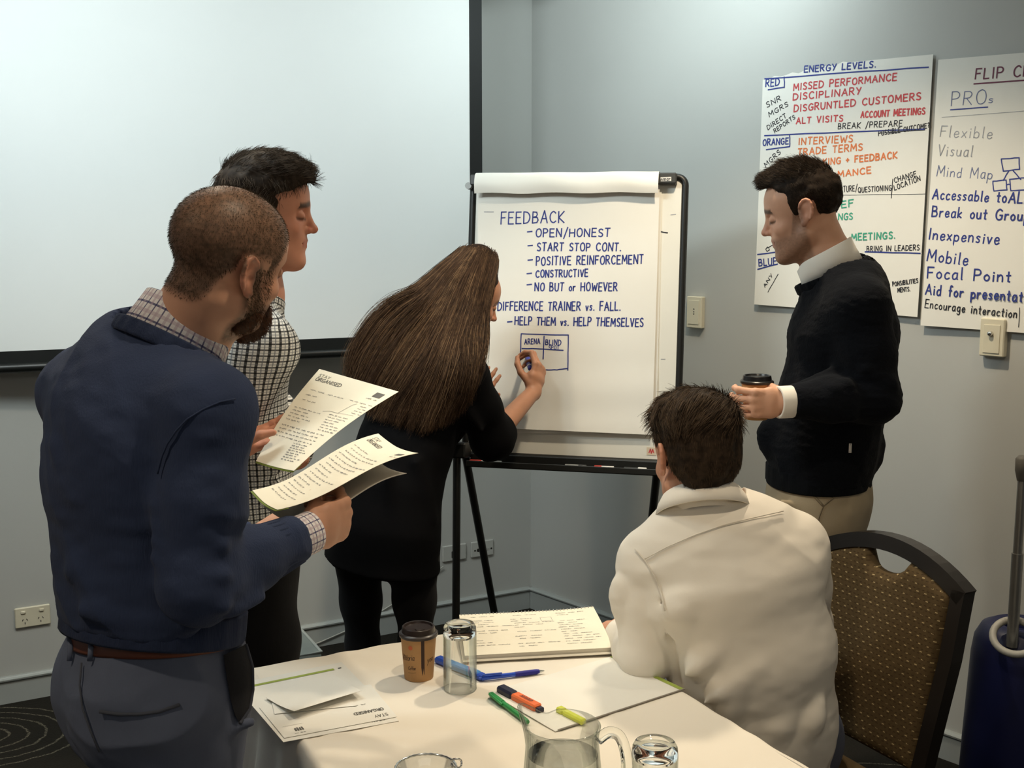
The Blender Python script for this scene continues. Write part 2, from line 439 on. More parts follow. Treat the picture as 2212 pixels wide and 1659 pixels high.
# ------------------------------------------------------------------ hand-lettering: single stroke letters, x 0..w, y 0..1
_G = {
'A': (.72, "0,0 .36,1 .72,0|.13,.36 .6,.36"), 'B': (.62, "0,0 0,1|0,1 .42,.96 .5,.76 .4,.56 0,.52|0,.52 .5,.48 .6,.26 .48,.04 0,0"),
'C': (.66, "~.64,.84 .4,1 .12,.82 .02,.5 .12,.15 .4,0 .66,.14"), 'D': (.68, "0,0 0,1|~0,1 .4,.94 .64,.7 .66,.4 .45,.08 0,0"),
'E': (.56, ".54,1 0,1 0,0 .56,0|0,.52 .46,.52"), 'F': (.54, "0,0 0,1 .54,1|0,.52 .44,.54"),
'G': (.7, "~.64,.86 .38,1 .1,.8 .02,.45 .14,.1 .4,0 .64,.12 .68,.44|.42,.44 .7,.44"), 'H': (.66, "0,0 0,1|.66,0 .66,1|0,.5 .66,.52"),
'I': (.16, ".08,0 .08,1"), 'J': (.5, "~.5,1 .5,.3 .38,.04 .16,.02 .02,.2"), 'K': (.62, "0,0 0,1|.6,1 .02,.46 .62,0"),
'L': (.52, "0,1 0,0 .52,.02"), 'M': (.82, "0,0 .06,1 .4,.3 .74,1 .82,0"), 'N': (.68, "0,0 .02,1 .64,0 .68,1"),
'O': (.7, "~.4,1 .12,.86 .02,.5 .14,.1 .38,0 .62,.14 .7,.5 .6,.86 .38,1"), 'P': (.58, "0,0 0,1|~0,1 .4,.98 .56,.76 .42,.52 0,.48"),
'Q': (.74, "~.4,1 .12,.86 .02,.5 .14,.1 .38,0 .62,.14 .7,.5 .6,.86 .38,1|.44,.26 .74,-.06"),
'R': (.62, "0,0 0,1|~0,1 .4,.98 .54,.78 .4,.54 0,.5|.2,.5 .62,0"), 'S': (.56, "~.52,.88 .3,1 .06,.86 .1,.62 .4,.46 .54,.24 .36,.02 .02,.1"),
'T': (.6, "0,1 .6,1|.3,1 .28,0"), 'U': (.64, "~0,1 .02,.3 .16,.02 .4,0 .58,.2 .64,1"), 'V': (.62, "0,1 .3,0 .62,1"),
'W': (.9, "0,1 .2,0 .45,.7 .68,0 .9,1"), 'X': (.6, "0,0 .6,1|0,1 .6,0"), 'Y': (.6, "0,1 .3,.5|.6,1 .2,0"), 'Z': (.6, "0,1 .6,1 0,0 .6,0"),
'a': (.46, "~.42,.5 .2,.56 .02,.36 .06,.06 .26,.02 .42,.2|.42,.56 .42,.1 .48,0"), 'b': (.44, "0,1 0,0|~0,.36 .2,.54 .42,.4 .4,.1 .2,0 0,.1"),
'c': (.4, "~.4,.48 .2,.55 .02,.36 .06,.08 .24,0 .42,.1"), 'd': (.46, "~.42,.46 .2,.55 .02,.34 .06,.06 .24,0 .42,.16|.43,1 .43,0"),
'e': (.42, "~.02,.28 .4,.32 .34,.52 .14,.52 .02,.28 .1,.04 .26,0 .44,.12"), 'f': (.36, "~.38,.92 .24,1 .14,.84 .14,0|0,.52 .32,.54"),
'g': (.46, "~.42,.48 .2,.55 .02,.34 .06,.08 .24,.02 .42,.18|~.42,.55 .43,-.2 .28,-.38 .04,-.28"), 'h': (.44, "0,1 0,0|~0,.34 .2,.54 .38,.46 .42,.2 .42,0"),
'i': (.12, ".06,.54 .06,0|.06,.74 .07,.80"), 'j': (.2, ".16,.54 .14,-.3|.16,.74 .17,.8"), 'k': (.4, "0,1 0,0|.36,.52 .02,.24 .4,0"),
'l': (.14, ".06,1 .06,.04 .12,0"), 'm': (.7, "0,.54 0,0|~0,.34 .16,.54 .32,.44 .34,0|~.34,.34 .5,.54 .66,.44 .68,0"), 'n': (.44, "0,.54 0,0|~0,.34 .2,.54 .38,.46 .42,.2 .42,0"),
'o': (.44, "~.24,.55 .04,.4 .04,.14 .22,0 .4,.12 .42,.38 .24,.55"), 'p': (.44, "0,.54 0,-.4|~0,.38 .2,.54 .42,.4 .4,.1 .2,0 0,.12"),
'r': (.34, "0,.54 0,0|~0,.3 .14,.5 .34,.52"), 's': (.36, "~.34,.48 .16,.55 .04,.42 .3,.2 .22,.02 .0,.06"), 't': (.34, ".16,.86 .16,.04 .3,.0|0,.54 .34,.56"),
'u': (.44, "~0,.54 .02,.12 .18,0 .36,.1 .42,.5|.42,.54 .43,0"), 'v': (.4, "0,.54 .18,0 .4,.54"), 'w': (.6, "0,.54 .14,0 .3,.46 .44,0 .6,.54"),
'x': (.4, "0,0 .4,.54|0,.54 .4,0"), 'y': (.42, "0,.54 .2,.04|.42,.54 .1,-.38"), 'z': (.4, "0,.54 .4,.54 0,0 .4,0"),
'-': (.5, "0,.45 .5,.48"), '/': (.45, "0,-.2 .45,1.15"), '.': (.12, ".04,0 .08,.05"), '+': (.5, "0,.45 .5,.48|.25,.2 .25,.74"), '?': (.44, "~.02,.8 .2,1 .42,.84 .3,.58 .2,.42 .2,.26|.2,.04 .21,.08"),
"'": (.1, ".05,1 .03,.8"), ' ': (.42, ""), '&': (.6, "~.6,0 .1,.8 .26,1 .4,.82 .04,.3 .2,0 .58,.4"),
}
_SP = 0.30
def _glyph(ch):
    w, s = _G[ch]; out = []
    for st in s.split('|'):
        if not st: continue
        sm = st[0] == '~'
        pts = [tuple(float(v) for v in q.split(',')) for q in st.lstrip('~').split(' ')]
        if sm and len(pts) > 2:
            r = []
            for i in range(len(pts) - 1):
                p0, p1, p2, p3 = pts[max(i - 1, 0)], pts[i], pts[i + 1], pts[min(i + 2, len(pts) - 1)]
                for k in range(4):
                    t = k / 4
                    r.append(tuple(.5 * (2 * b + (c - a) * t + (2 * a - 5 * b + 4 * c - d) * t * t + (3 * b - a - 3 * c + d) * t ** 3) for a, b, c, d in zip(p0, p1, p2, p3)))
            pts = r + [pts[-1]]
        elif len(pts) == 2:
            pts = [pts[0], ((pts[0][0] + pts[1][0]) / 2, (pts[0][1] + pts[1][1]) / 2), pts[1]]
        out.append(pts)
    return w, out
TR = random.Random(5)
def lettering(mb, P, text, x0, y0, x1, y1, h, wid, n, mi=0, jit=.05, slant=.06):
    """write text on a plane; P(x,y) gives the surface point of a place in the photograph's frame (baseline ends and cap height)"""
    tot = sum(_G[c][0] + _SP for c in text) - _SP
    a, b = P(x0, y0), P(x1, y1)
    ex = b - a; L_ = ex.length; ex.normalize()
    n = Vector(n)
    ey = n.cross(ex).normalized()
    hh = abs((P(x0, y0 - h) - a).dot(ey))
    sx = L_ / tot; x = 0
    for c in text:
        w, sts = _glyph(c)
        j = lambda: TR.uniform(-jit, jit)
        s2 = 1 + j(); dy = j() * .8; sl = slant + j()
        for st in sts:
            ox, oy = j() * .4, j() * .4
            mb.ribbon([a + ex * ((x + px * (1 + ox) + py * sl * hh / sx * .5) * sx) + ey * ((py * s2 + dy * .5 + oy * .3) * hh) for px, py in st], wid, n, mi)
        x += w + _SP
    return mb
def stroke(mb, P, pts, wid, n, mi=0, wob=0.0):
    q = []
    for i in range(len(pts) - 1):
        for k in range(4):
            t = k / 4; q.append((pts[i][0] * (1 - t) + pts[i + 1][0] * t + TR.uniform(-wob, wob), pts[i][1] * (1 - t) + pts[i + 1][1] * t + TR.uniform(-wob, wob)))
    q.append(pts[-1])
    mb.ribbon([P(*p) for p in q], wid, n, mi)

ink_blue = mat('blue_marker_ink', '2c3a86', rough=.6, var=.15, vscale=60)
ink_bdk = mat('black_marker_ink', '22222a', rough=.6, var=.15, vscale=60)
ink_red = mat('red_marker_ink', 'c8454a', rough=.6, var=.12, vscale=60)
ink_org = mat('orange_marker_ink', 'dd7a45', rough=.6, var=.12, vscale=60)
ink_grn = mat('green_marker_ink', '3fa386', rough=.6, var=.12, vscale=60)
ink_gry = mat('faded_grey_ink', '9a9ca2', rough=.6, var=.15, vscale=60)
ink_gbl = mat('faded_blue_ink', '6a7398', rough=.6, var=.15, vscale=60)
ink_mar = mat('maroon_marker_ink', '6b2f45', rough=.6, var=.12, vscale=60)
m_paper = mat('white_paper', 'e9e7df', rough=.8, var=.015, vscale=6)

# ------------------------------------------------------------------ sheets taped to the right wall
def sheet(name, label, corners, off, tear=None):
    TL, TRr, BR, BL = corners
    a = [RWP(*c, off) for c in (TL, TRr, BR, BL)]
    r = thing(name, label, 'poster', tuple((a[2] + a[3]) / 2), 0, 'flip chart sheets on the right wall')
    nx, ny = 26, 30
    P = []
    for j in range(ny + 1):
        v = j / ny; row = []
        for i in range(nx + 1):
            u = i / nx
            p = a[0].lerp(a[1], u).lerp(a[3].lerp(a[2], u), v)
            if tear and v < .05: p = p - UPZ * (tear(u) * (1 - v / .05))
            p = p + nr * (.0025 * math.sin(u * 5 + v * 2) * (v) + .004 * (v ** 3))
            row.append(p)
        P.append(row[::-1])
    MB().grid(P, .0006, nr).build('paper_sheet', m_paper, r, smooth=True, sharp=40)
    return r
tear = lambda u: (.0 if u > .5 else .030 * (.5 - u) / .5 + (.004 * math.sin(u * 60))) 
p1 = sheet('wall_poster', 'flip chart sheet of energy levels in red, orange and green ink',
           ((1653, 153), (2020, 118), (1988, 684), (1636, 657)), .012, tear)
T = {k: MB() for k in 'bkrog'}
def posterP(a, off):
    ia = [RWP(*c, 0) for c in a]
    def f(x, y):
        p = RWP(x, y, 0); w = (ia[0] - ia[3]).length; v = max(0, min(1, (ia[0].z - p.z) / w)); d = ia[1] - ia[0]; u = (p - ia[0]).dot(d) / d.length_squared
        return p + nr * (off + .0025 * math.sin(u * 5 + v * 2) * v + .004 * v ** 3)
    return f
P_ = posterP(((1653, 153), (2020, 118), (1988, 684), (1636, 657)), .0128)
w1, w2 = .0042, .0026
def t1(k, s, x0, y0, x1, y1, h, w=w1): lettering(T[k], P_, s, x0, y0, x1, y1, h, w, nr)
def s1(k, *pts, w=w1): stroke(T[k], P_, pts, w, nr, wob=.5)
t1('b', 'ENERGY LEVELS.', 1742, 157, 1896, 146, 13); s1('b', (1657, 171), (1830, 158), (2010, 146))
t1('b', 'RED', 1659, 188, 1688, 185, 15); s1('b', (1664, 194), (1699, 189)); s1('b', (1699, 167), (1699, 190))
for a in (('MISSED PERFORMANCE', 1719, 196, 1941, 174, 14), ('DISCIPLINARY', 1718, 217, 1864, 204, 14), ('DISGRUNTLED CUSTOMERS', 1720, 242, 1993, 216, 14),
          ('ALT VISITS', 1725, 268, 1825, 262, 13), ('ACCOUNT MEETINGS', 1864, 255, 2002, 247, 13)): t1('r', *a)
for a in (('BREAK /PREPARE', 1815, 279, 1953, 273, 12), ('POSSIBLE OUTCOME?', 1902, 294, 2012, 276, 10), ('SNR', 1662, 233, 1692, 217, 12), ('MGRS', 1667, 253, 1708, 229, 11),
          ('DIRECT', 1664, 281, 1704, 254, 11), ('REPORTS', 1679, 288, 1723, 256, 10), ('MGRS', 1660, 362, 1692, 331, 13), ('CTURE/', 1820, 416, 1856, 412, 12),
          ('QUESTIONING', 1858, 416, 1930, 411, 11), ('CHANGE', 1937, 395, 1984, 380, 11), ('LOCATION', 1937, 411, 1993, 390, 11), ('BRING IN LEADERS', 1877, 543, 1991, 540, 11),
          ('ANY', 1659, 621, 1676, 595, 11), ('PONSIBILITIES', 1934, 618, 1989, 610, 9), ('MENTS.', 1945, 631, 1972, 628, 9)): t1('k', *a, w=w2)
s1('k', (1930, 428), (1933, 387), w=w2); s1('k', (1665, 631), (1687, 592), w=w2); s1('k', (1902, 288), (2002, 281), w=w2)
s1('k', (1664, 533), (1660, 538), (1663, 543), (1668, 540), (1667, 534), (1662, 535), w=w2); s1('k', (1667, 534), (1690, 520), w=w2)
s1('b', (1656, 293), (1830, 286), (2002, 279))
t1('b', 'ORANGE', 1653, 315, 1708, 311, 13); s1('b', (1660, 324), (1711, 317)); s1('b', (1711, 292), (1711, 317))
t1('o', 'INTERVIEWS', 1730, 313, 1846, 307, 14); t1('o', 'TRADE TERMS', 1729, 336, 1867, 325, 14); t1('o', 'KING + FEEDBACK', 1783, 357, 1942, 342, 13); t1('o', 'MANCE', 1815, 383, 1886, 374, 13)
s1('k', (1790, 422), (2003, 419), w=.0012)
t1('g', 'EF', 1823, 449, 1848, 446, 14); t1('g', 'NGS', 1816, 475, 1846, 474, 13); t1('g', 'MEETINGS.', 1844, 519, 1938, 515, 14)
s1('b', (1873, 544), (1993, 547)); s1('b', (1643, 550), (1690, 543))
t1('b', 'BLUE', 1646, 575, 1684, 571, 15); s1('b', (1643, 581), (1686, 570))
for k, nme, m in (('b', 'blue_writing', ink_blue), ('k', 'black_writing', ink_bdk), ('r', 'red_writing', ink_red), ('o', 'orange_writing', ink_org), ('g', 'green_writing', ink_grn)):
    T[k].build(nme, m, p1)

p2 = sheet('wall_poster', 'flip chart sheet headed with pros in blue ink, cut off by the picture edge', ((2032, 130), (2345, 104), (2330, 727), (1996, 702)), .014)
T = {k: MB() for k in 'bkgfm'}
P_ = posterP(((2032, 130), (2345, 104), (2330, 727), (1996, 702)), .0148)
t1('m', 'FLIP CHARTS', 2112, 172, 2318, 160, 22); s1('m', (2109, 182), (2318, 168))
t1('f', 'PRO', 2060, 229, 2134, 225, 29, w2); t1('f', 's', 2141, 223, 2150, 222, 16, w2); s1('b', (2059, 238), (2139, 232), w=.0034); s1('g', (2040, 254), (2318, 233), w=.0014)
t1('g', 'Flexible', 2036, 296, 2147, 300, 24, w2); t1('g', 'Visual', 2031, 336, 2105, 339, 24, .003); t1('f', 'Mind Map', 2029, 381, 2147, 387, 22, w2)
for a in (('Accessable toALL', 2020, 430, 2228, 440, 22), ('Break out Groups', 2019, 468, 2240, 478, 22), ('Inexpensive', 2012, 516, 2162, 528, 24), ('Mobile', 2009, 563, 2095, 573, 25),
          ('Focal Point', 2010, 600, 2187, 609, 24), ('Aid for presentation', 2006, 635, 2250, 654, 22)): t1('b', *a, w=.0046)
t1('k', 'Encourage interaction', 2005, 664, 2201, 686, 18, .0032); s1('k', (2208, 664), (2206, 706), w=.002)
for q in (((2168, 344), (2206, 341), (2207, 366), (2172, 370), (2168, 344)), ((2150, 392), (2178, 389), (2180, 410), (2152, 413), (2150, 392)), ((2186, 388), (2222, 384), (2224, 410), (2188, 412), (2186, 388)),
          ((2184, 370), (2172, 390)), ((2192, 368), (2210, 388)), ((2179, 399), (2187, 398))): s1('b', *q, w=.0034)
for k, nme, m in (('b', 'blue_writing', ink_blue), ('k', 'black_writing', ink_bdk), ('g', 'grey_writing', ink_gry), ('f', 'pale_blue_writing', ink_gbl), ('m', 'maroon_writing', ink_mar)):
    T[k].build(nme, m, p2)

# ------------------------------------------------------------------ flip chart easel
bot = W(1240, 1000, 3.70); top_ = W(1245, 400, 3.83)
yaw = math.radians(13)
bx = Vector((math.cos(yaw), -math.sin(yaw), 0))
bup = (top_ - bot); bup = (bup - bx * bup.dot(bx)).normalized()
bn = bx.cross(bup).normalized()
if bn.y > 0: bn = -bn
def BP(x, y, off=0.0): return PL(x, y, bot, bn, off)
def buv(p): d = p - bot; return d.dot(bx), d.dot(bup)
def bq(u, v, o=0): return bot + bx * u + bup * v + bn * o
uL, _ = buv(BP(1010, 600)); uR, _ = buv(BP(1474, 600)); _, vT = buv(BP(1245, 392)); _, vB = buv(BP(1240, 985))
foot = Vector(((bq(0, 0)).x, bq(0, 0).y + .12, 0))
ea = thing('flip_chart_easel', 'black framed white flip chart easel on splayed legs in the room corner', 'flip chart easel', tuple(foot))
m_wb = mat('whiteboard_enamel', 'e6e5dc', rough=.3, var=.01)
m_blkp = mat('black_powder_coat', '151615', rough=.42, var=.05)
MB().prism([bq(uL + .01, vB - .02), bq(uR - .01, vB - .02), bq(uR - .01, vT), bq(uL + .01, vT)], -bn * .012).build('board', m_wb, ea)
fr = MB(); pts = []; rc_ = .028
for (cu, cv, a0) in ((uL + rc_ + .01, vB - .01 + rc_, 180), (uR - rc_, vB - .01 + rc_, 270), (uR - rc_, vT + .012 - rc_, 0), (uL + rc_ + .01, vT + .012 - rc_, 90)):
    for k in range(7):
        a = math.radians(a0 + k * 15); pts.append(bq(cu + rc_ * math.cos(a), cv + rc_ * math.sin(a), -.002))
fr.tube(pts + [pts[0], pts[1]], .0115, 10)
fr.build('frame', m_blkp, ea, smooth=True, sharp=50)
vc = buv(BP(1245, 390))[1]
cl = MB(); M3 = Matrix((bx, bup, bn)).transposed().to_4x4()
uc0 = buv(BP(1020, 390))[0]; uc1 = buv(BP(1463, 390))[0]
cl.box(bq((uc0 + uc1) / 2, vc, .014), (uc1 - uc0, .036, .034), M3, .004)
cl.build('clamp_bar', mat('dark_grey_plastic', '3a3a38', rough=.45), ea)
lb = MB(); lb.prism([BP(1429, 396, .0325), BP(1452, 395, .0325), BP(1452, 386, .0325), BP(1429, 387, .0325)], bn * .0008)
lbo = lb.build('maker_label', mat('label_white', 'd8d6d0', rough=.5), ea); 
lt = MB(); lettering(lt, lambda x, y: BP(x, y, .0337), 'nmar', 1430, 395, 1450, 394, 9, .0018, bn); lt.build('label_lettering', ink_bdk, lbo)
kn = MB()
kn.tube([BP(1016, 404, .01), BP(1016, 404, .028)], .011, 14); kn.build('clamp_knob', mat('grey_plastic_knob', '9a9c9a', rough=.4), ea, smooth=True, sharp=40)
# tray
ta = BP(1018, 1000); tb = BP(1429, 1010); ut0 = buv(ta)[0]; ut1 = uR + .005; vt = vB - .022
ty = MB()
ty.box(bq((ut0 + ut1) / 2, vt, .006), (ut1 - ut0, .034, .024), M3, .003)
ty.box(bq((ut0 + ut1) / 2, vt - .022, .034), (ut1 - ut0, .006, .072), M3, .002)
ty.box(bq((ut0 + ut1) / 2, vt - .014, .069), (ut1 - ut0, .020, .005), M3, .002)
ty.build('pen_tray', m_blkp, ea)
# legs: two at either end, front upright and rear splayed
hubL = W(1000, 985, 3.72); 
def leg(a, b, r=.0135):
    MB().tube([a, b], r, 10).build('leg', m_blkp, ea, smooth=True, sharp=50)
def legfoot(x, y_at, x2, y2, Ya, Yb, r):
    pass
frontL_t = W(987, 955, 3.74); fbot = W(985, 1325, 3.74); dd = (fbot - frontL_t); fL = frontL_t + dd * (frontL_t.z / -dd.z)
leg(frontL_t, fL)
rearL_t = W(1006, 985, 3.78); rb = W(1068, 1325, 4.02); dd = rb - rearL_t; rL = rearL_t + dd * (rearL_t.z / -dd.z)
leg(rearL_t, rL)
fR_t = bq(uR - .03, vt - .02, -.03); leg(fR_t, Vector((fR_t.x + .02, fR_t.y - .05, 0)))
leg(fR_t + Vector((-.03, .03, 0)), Vector((fR_t.x - .06, fR_t.y + .34, 0)))
bk = MB(); bk.box(W(995, 972, 3.735), (.052, .05, .085), M3, .005); 
bk.build('leg_bracket', m_blkp, ea)
bk = MB(); bk.box(fR_t + Vector((0, .03, -.0)), (.052, .05, .085), M3, .005); bk.build('leg_bracket', m_blkp, ea)
st = MB(); st.prism([BP(1397, 983, .0005), BP(1417, 984, .0005), BP(1417, 967, .0005), BP(1397, 966, .0005)], bn * .0006)
sto = st.build('maker_sticker', mat('sticker_beige', 'd6c6b0', rough=.5), ea)
sx = MB(); stroke(sx, lambda x, y: BP(x, y, .0014), ((1402, 978), (1405, 970), (1407, 979), (1410, 971), (1412, 978)), .0035, bn); sx.build('sticker_mark', ink_red, sto)
sm = MB(); 
for q in (((1425, 500), (1434, 502), (1442, 503)),): stroke(sm, lambda x, y: BP(x, y, .0006), q, .004, bn)
sm.build('ink_mark', ink_bdk, ea)
for q in (((1449, 464), (1460, 463)), ((1428, 776), (1437, 776))):
    sm = MB(); stroke(sm, lambda x, y: BP(x, y, .0006), q, .002, bn); sm.build('ink_mark', ink_gry, ea)

# ------------------------------------------------------------------ paper pad on the easel
pad = thing('flip_chart_pad', 'white paper pad with blue feedback notes clamped on the easel', 'flip chart pad', tuple(bq(0, vB, .01)))
def curvy(x0t, x1t, x0b, x1b, yt, yb, off, amp, bl=0, br=0):
    P = []; ny, nx = 34, 22
    for j in range(ny + 1):
        v = j / ny; row = []
        for i in range(nx + 1):
            u = i / nx
            x = (x0t + (x1t - x0t) * u) * (1 - v) + (x0b + (x1b - x0b) * u) * v
            y = yt + (yb - yt + bl * (1 - u) + br * u) * v
            w_ = max(0, v - .66) / .34; o = off + amp * (math.sin(v * 14 + u * 2.0) * w_ + .8 * math.sin(v * 31 + 1 + u) * w_ + w_)
            row.append(BP(x, y, o))
        P.append(row)
    return P[::-1]
back = curvy(1036, 1430, 1050, 1418, 395, 936, .004, .002); MB().grid(back, .004, bn).build('back_sheets', m_paper, pad, smooth=True, sharp=40)
front = curvy(1034, 1426, 1034, 1410, 395, 934, .012, .004, -12, 5); MB().grid(front, .0006, bn).build('front_sheet', m_paper, pad, smooth=True, sharp=40)
# folded-over sheets at the top: a soft roll over the clamp
rl = MB(); P = []
u0 = buv(BP(1032, 400))[0]; u1 = buv(BP(1425, 400))[0]; v0 = buv(BP(1240, 421))[1]; v1 = buv(BP(1240, 375))[1]
for k in range(15):
    a = k / 14
    if a < .55: t = a / .55; v = v0 + (v1 - .012 - v0) * t; o = .040 + .006 * math.sin(t * 3.1)
    else:
        t = (a - .55) / .45 * math.pi * .95; v = v1 - .012 + .014 * math.sin(t); o = .012 + .028 * math.cos(t)
    P.append([bq(u0 + (u1 - u0) * i / 20, v + .002 * math.sin(i * .9) * (1 - a), o + .002 * math.sin(i * .7 + k * .3)) for i in range(21)])
rl.grid(P, .0015, bn)
rl.build('folded_sheets', m_paper, pad, smooth=True, sharp=60)
T = MB(); Q_ = lambda x, y: BP(x, y, .0126)
for a in (('FEEDBACK', 1084, 485, 1220, 482, 25), ('OPEN/HONEST', 1159, 513, 1318, 512, 17), ('START STOP CONT.', 1162, 543, 1342, 543, 17), ('POSITIVE REINFORCEMENT', 1160, 574, 1390, 570, 18),
          ('CONSTRUCTIVE', 1159, 600, 1271, 598, 15), ('NO BUT or HOWEVER', 1157, 629, 1334, 629, 17), ('DIFFERENCE TRAINER vs. FALL.', 1077, 671, 1341, 671, 18), ('HELP THEM vs. HELP THEMSELVES', 1114, 702, 1390, 706, 17)):
    lettering(T, Q_, *a, .0042, bn)
for x, y in ((1141, 502), (1142, 532), (1142, 563), (1140, 592), (1140, 616), (1098, 696)): stroke(T, Q_, ((x, y), (x + 10, y - 1)), .0042, bn)
for q in (((1128, 721), (1176, 723), (1229, 724)), ((1128, 721), (1125, 779)), ((1229, 724), (1228, 800)), ((1177, 726), (1175, 775)), ((1129, 753), (1175, 754), (1218, 757)),
          ((1121, 771), (1118, 793), (1128, 796)), ((1180, 799), (1205, 799), (1228, 796))): stroke(T, Q_, q, .0036, bn, wob=.4)
lettering(T, Q_, 'ARENA', 1135, 744, 1168, 743, 11, .003, bn); lettering(T, Q_, 'BLIND', 1180, 745, 1213, 746, 11, .003, bn); lettering(T, Q_, 'SPOT', 1187, 755, 1209, 755, 8, .0022, bn)
lettering(T, Q_, 'No', 1130, 776, 1152, 776, 11, .0034, bn)
T.build('marker_writing', ink_blue, pad)
s_ = MB(); stroke(s_, Q_, ((1048, 459), (1068, 459)), .003, bn); s_.build('faint_mark', ink_gry, pad)

# ------------------------------------------------------------------ markers lying in the tray
def tray_pen(x0, x1, body, cap, label):
    a = BP(x0, 1003 + (x0 - 1018) * .03, .0); b = BP(x1, 1003 + (x1 - 1018) * .03, .0)
    va, vb = buv(a)[0], buv(b)[0]
    base = vt - .019 + .0085
    A = bq(va, base, .044); B = bq(vb, base, .044)
    r = thing('whiteboard_marker', label, 'marker', tuple(A), 0, 'markers in the easel tray')
    d = (B - A); mid = A + d * .62
    MB().tube([A, mid], .0082, 14).build('barrel', body, r, smooth=True, sharp=50)
    MB().tube([mid, mid.lerp(B, .08), B.lerp(mid, .05), B], [.0088, .0092, .0088, .0075], 14).build('cap', cap, r, smooth=True, sharp=50)
m_mw = mat('marker_white', 'd8d8d4', rough=.35); m_mr = mat('marker_red', 'b0352c', rough=.35); m_mg = mat('marker_grey', '8b8d8c', rough=.35); m_mb = mat('marker_black', '2a2b2c', rough=.35); m_mbl = mat('marker_blue', '2a3aa0', rough=.3)
tray_pen(1090, 1022, m_mw, m_mr, 'white marker with red cap at the left end of the easel tray')
tray_pen(1226, 1272, m_mg, m_mb, 'grey marker with black cap near the middle of the easel tray')
tray_pen(1330, 1288, m_mw, m_mr, 'white marker with red cap in the right half of the easel tray')
tray_pen(1352, 1400, m_mb, m_mw, 'black marker with white cap at the right end of the easel tray')
# ------------------------------------------------------------------ table under a white cloth
TZ = 0.750
FC = Vector((0.1045, 2.675, 0)); tu = Vector((-.888, -.459, 0)).normalized(); tv = Vector((.459, -.888, 0)).normalized()
TWID, TLEN = .75, 1.80
def tp(a, b, z=0.0): return FC + tu * a + tv * b + UPZ * z         # a across, b along
tab = thing('folding_table', 'long folding table hidden under the white cloth', 'table', tuple(tp(TWID / 2, TLEN / 2)))
m_lam = mat('table_laminate', '9a8f80', rough=.5)
MB().prism([tp(.008, .008, .715), tp(TWID - .008, .008, .715), tp(TWID - .008, TLEN - .008, .715), tp(.008, TLEN - .008, .715)], UPZ * .026).build('tabletop', m_lam, tab)
for a in (.08, TWID - .08):
    for b in (.12, TLEN - .12):
        MB().tube([tp(a, b, 0), tp(a, b, .72)], .016, 10).build('leg', m_blkp, tab, smooth=True, sharp=50)
m_cloth = mat('white_tablecloth', 'ece5d8', rough=.85, var=.015, vscale=4, bump=.05, bscale=500, spec=.2)
def cloth():
    R = .018; per = []
    for (ca, cb, a0) in ((R, R, 180), (TWID - R, R, 270), (TWID - R, TLEN - R, 0), (R, TLEN - R, 90)):
        for k in range(7):
            t = math.radians(a0 + 15 * k); per.append((ca + R * math.cos(t), cb + R * math.sin(t), math.cos(t), math.sin(t)))
    q = []; n = len(per)
    for i in range(n):
        x0, x1 = per[i], per[(i + 1) % n]; L_ = math.hypot(x1[0] - x0[0], x1[1] - x0[1]); m = max(1, int(L_ / .012))
        for k in range(m): q.append(tuple(u + (w - u) * k / m for u, w in zip(x0, x1)))
    N_ = len(q); rows = []; s_ = 0; arc = []
    for i in range(N_):
        arc.append(s_); x0, x1 = q[i], q[(i + 1) % N_]; s_ += math.hypot(x1[0] - x0[0], x1[1] - x0[1])
    def row(off, z, amp, ph=0):
        r = []
        for i, (a, b, na, nb) in enumerate(q):
            s = arc[i]; corner = min(abs(math.hypot(a - A, b - B_)) for A in (0, TWID) for B_ in (0, TLEN))
            cw = math.exp(-(corner / .13) ** 2)
            o = off + amp * (.5 + .5 * math.sin(s * 41 + 2 * math.sin(s * 7) + ph)) * (1 + 1.6 * cw) + amp * 1.6 * cw
            zz = z + .0012 * math.sin(s * 60 + math.sin(s * 23)) * (1 if z > .7 else 0)
            r.append(tp(a + na * o, b + nb * o, zz))
        return r
    for off, z, amp in ((-.012, TZ, 0), (-.007, TZ - .0003, 0), (-.003, TZ - .002, .001), (.003, TZ - .009, .002), (.007, TZ - .04, .006), (.010, TZ - .14, .016), (.014, TZ - .30, .026), (.018, TZ - .48, .034), (.02, TZ - .62, .038)):
        rows.append(row(off, z, amp))
    mb = MB(); vs = [p for r in rows for p in r]
    fs = [(i * N_ + k, i * N_ + (k + 1) % N_, (i + 1) * N_ + (k + 1) % N_, (i + 1) * N_ + k) for i in range(len(rows) - 1) for k in range(N_)]
    fs = [f[::-1] for f in fs]; fs.append(tuple(range(N_)))
    mb.add(vs, fs)
    o = mb.build('tablecloth', m_cloth, None, smooth=True)
    return tag(o, 'white tablecloth draped over the long table', 'tablecloth')
cloth()

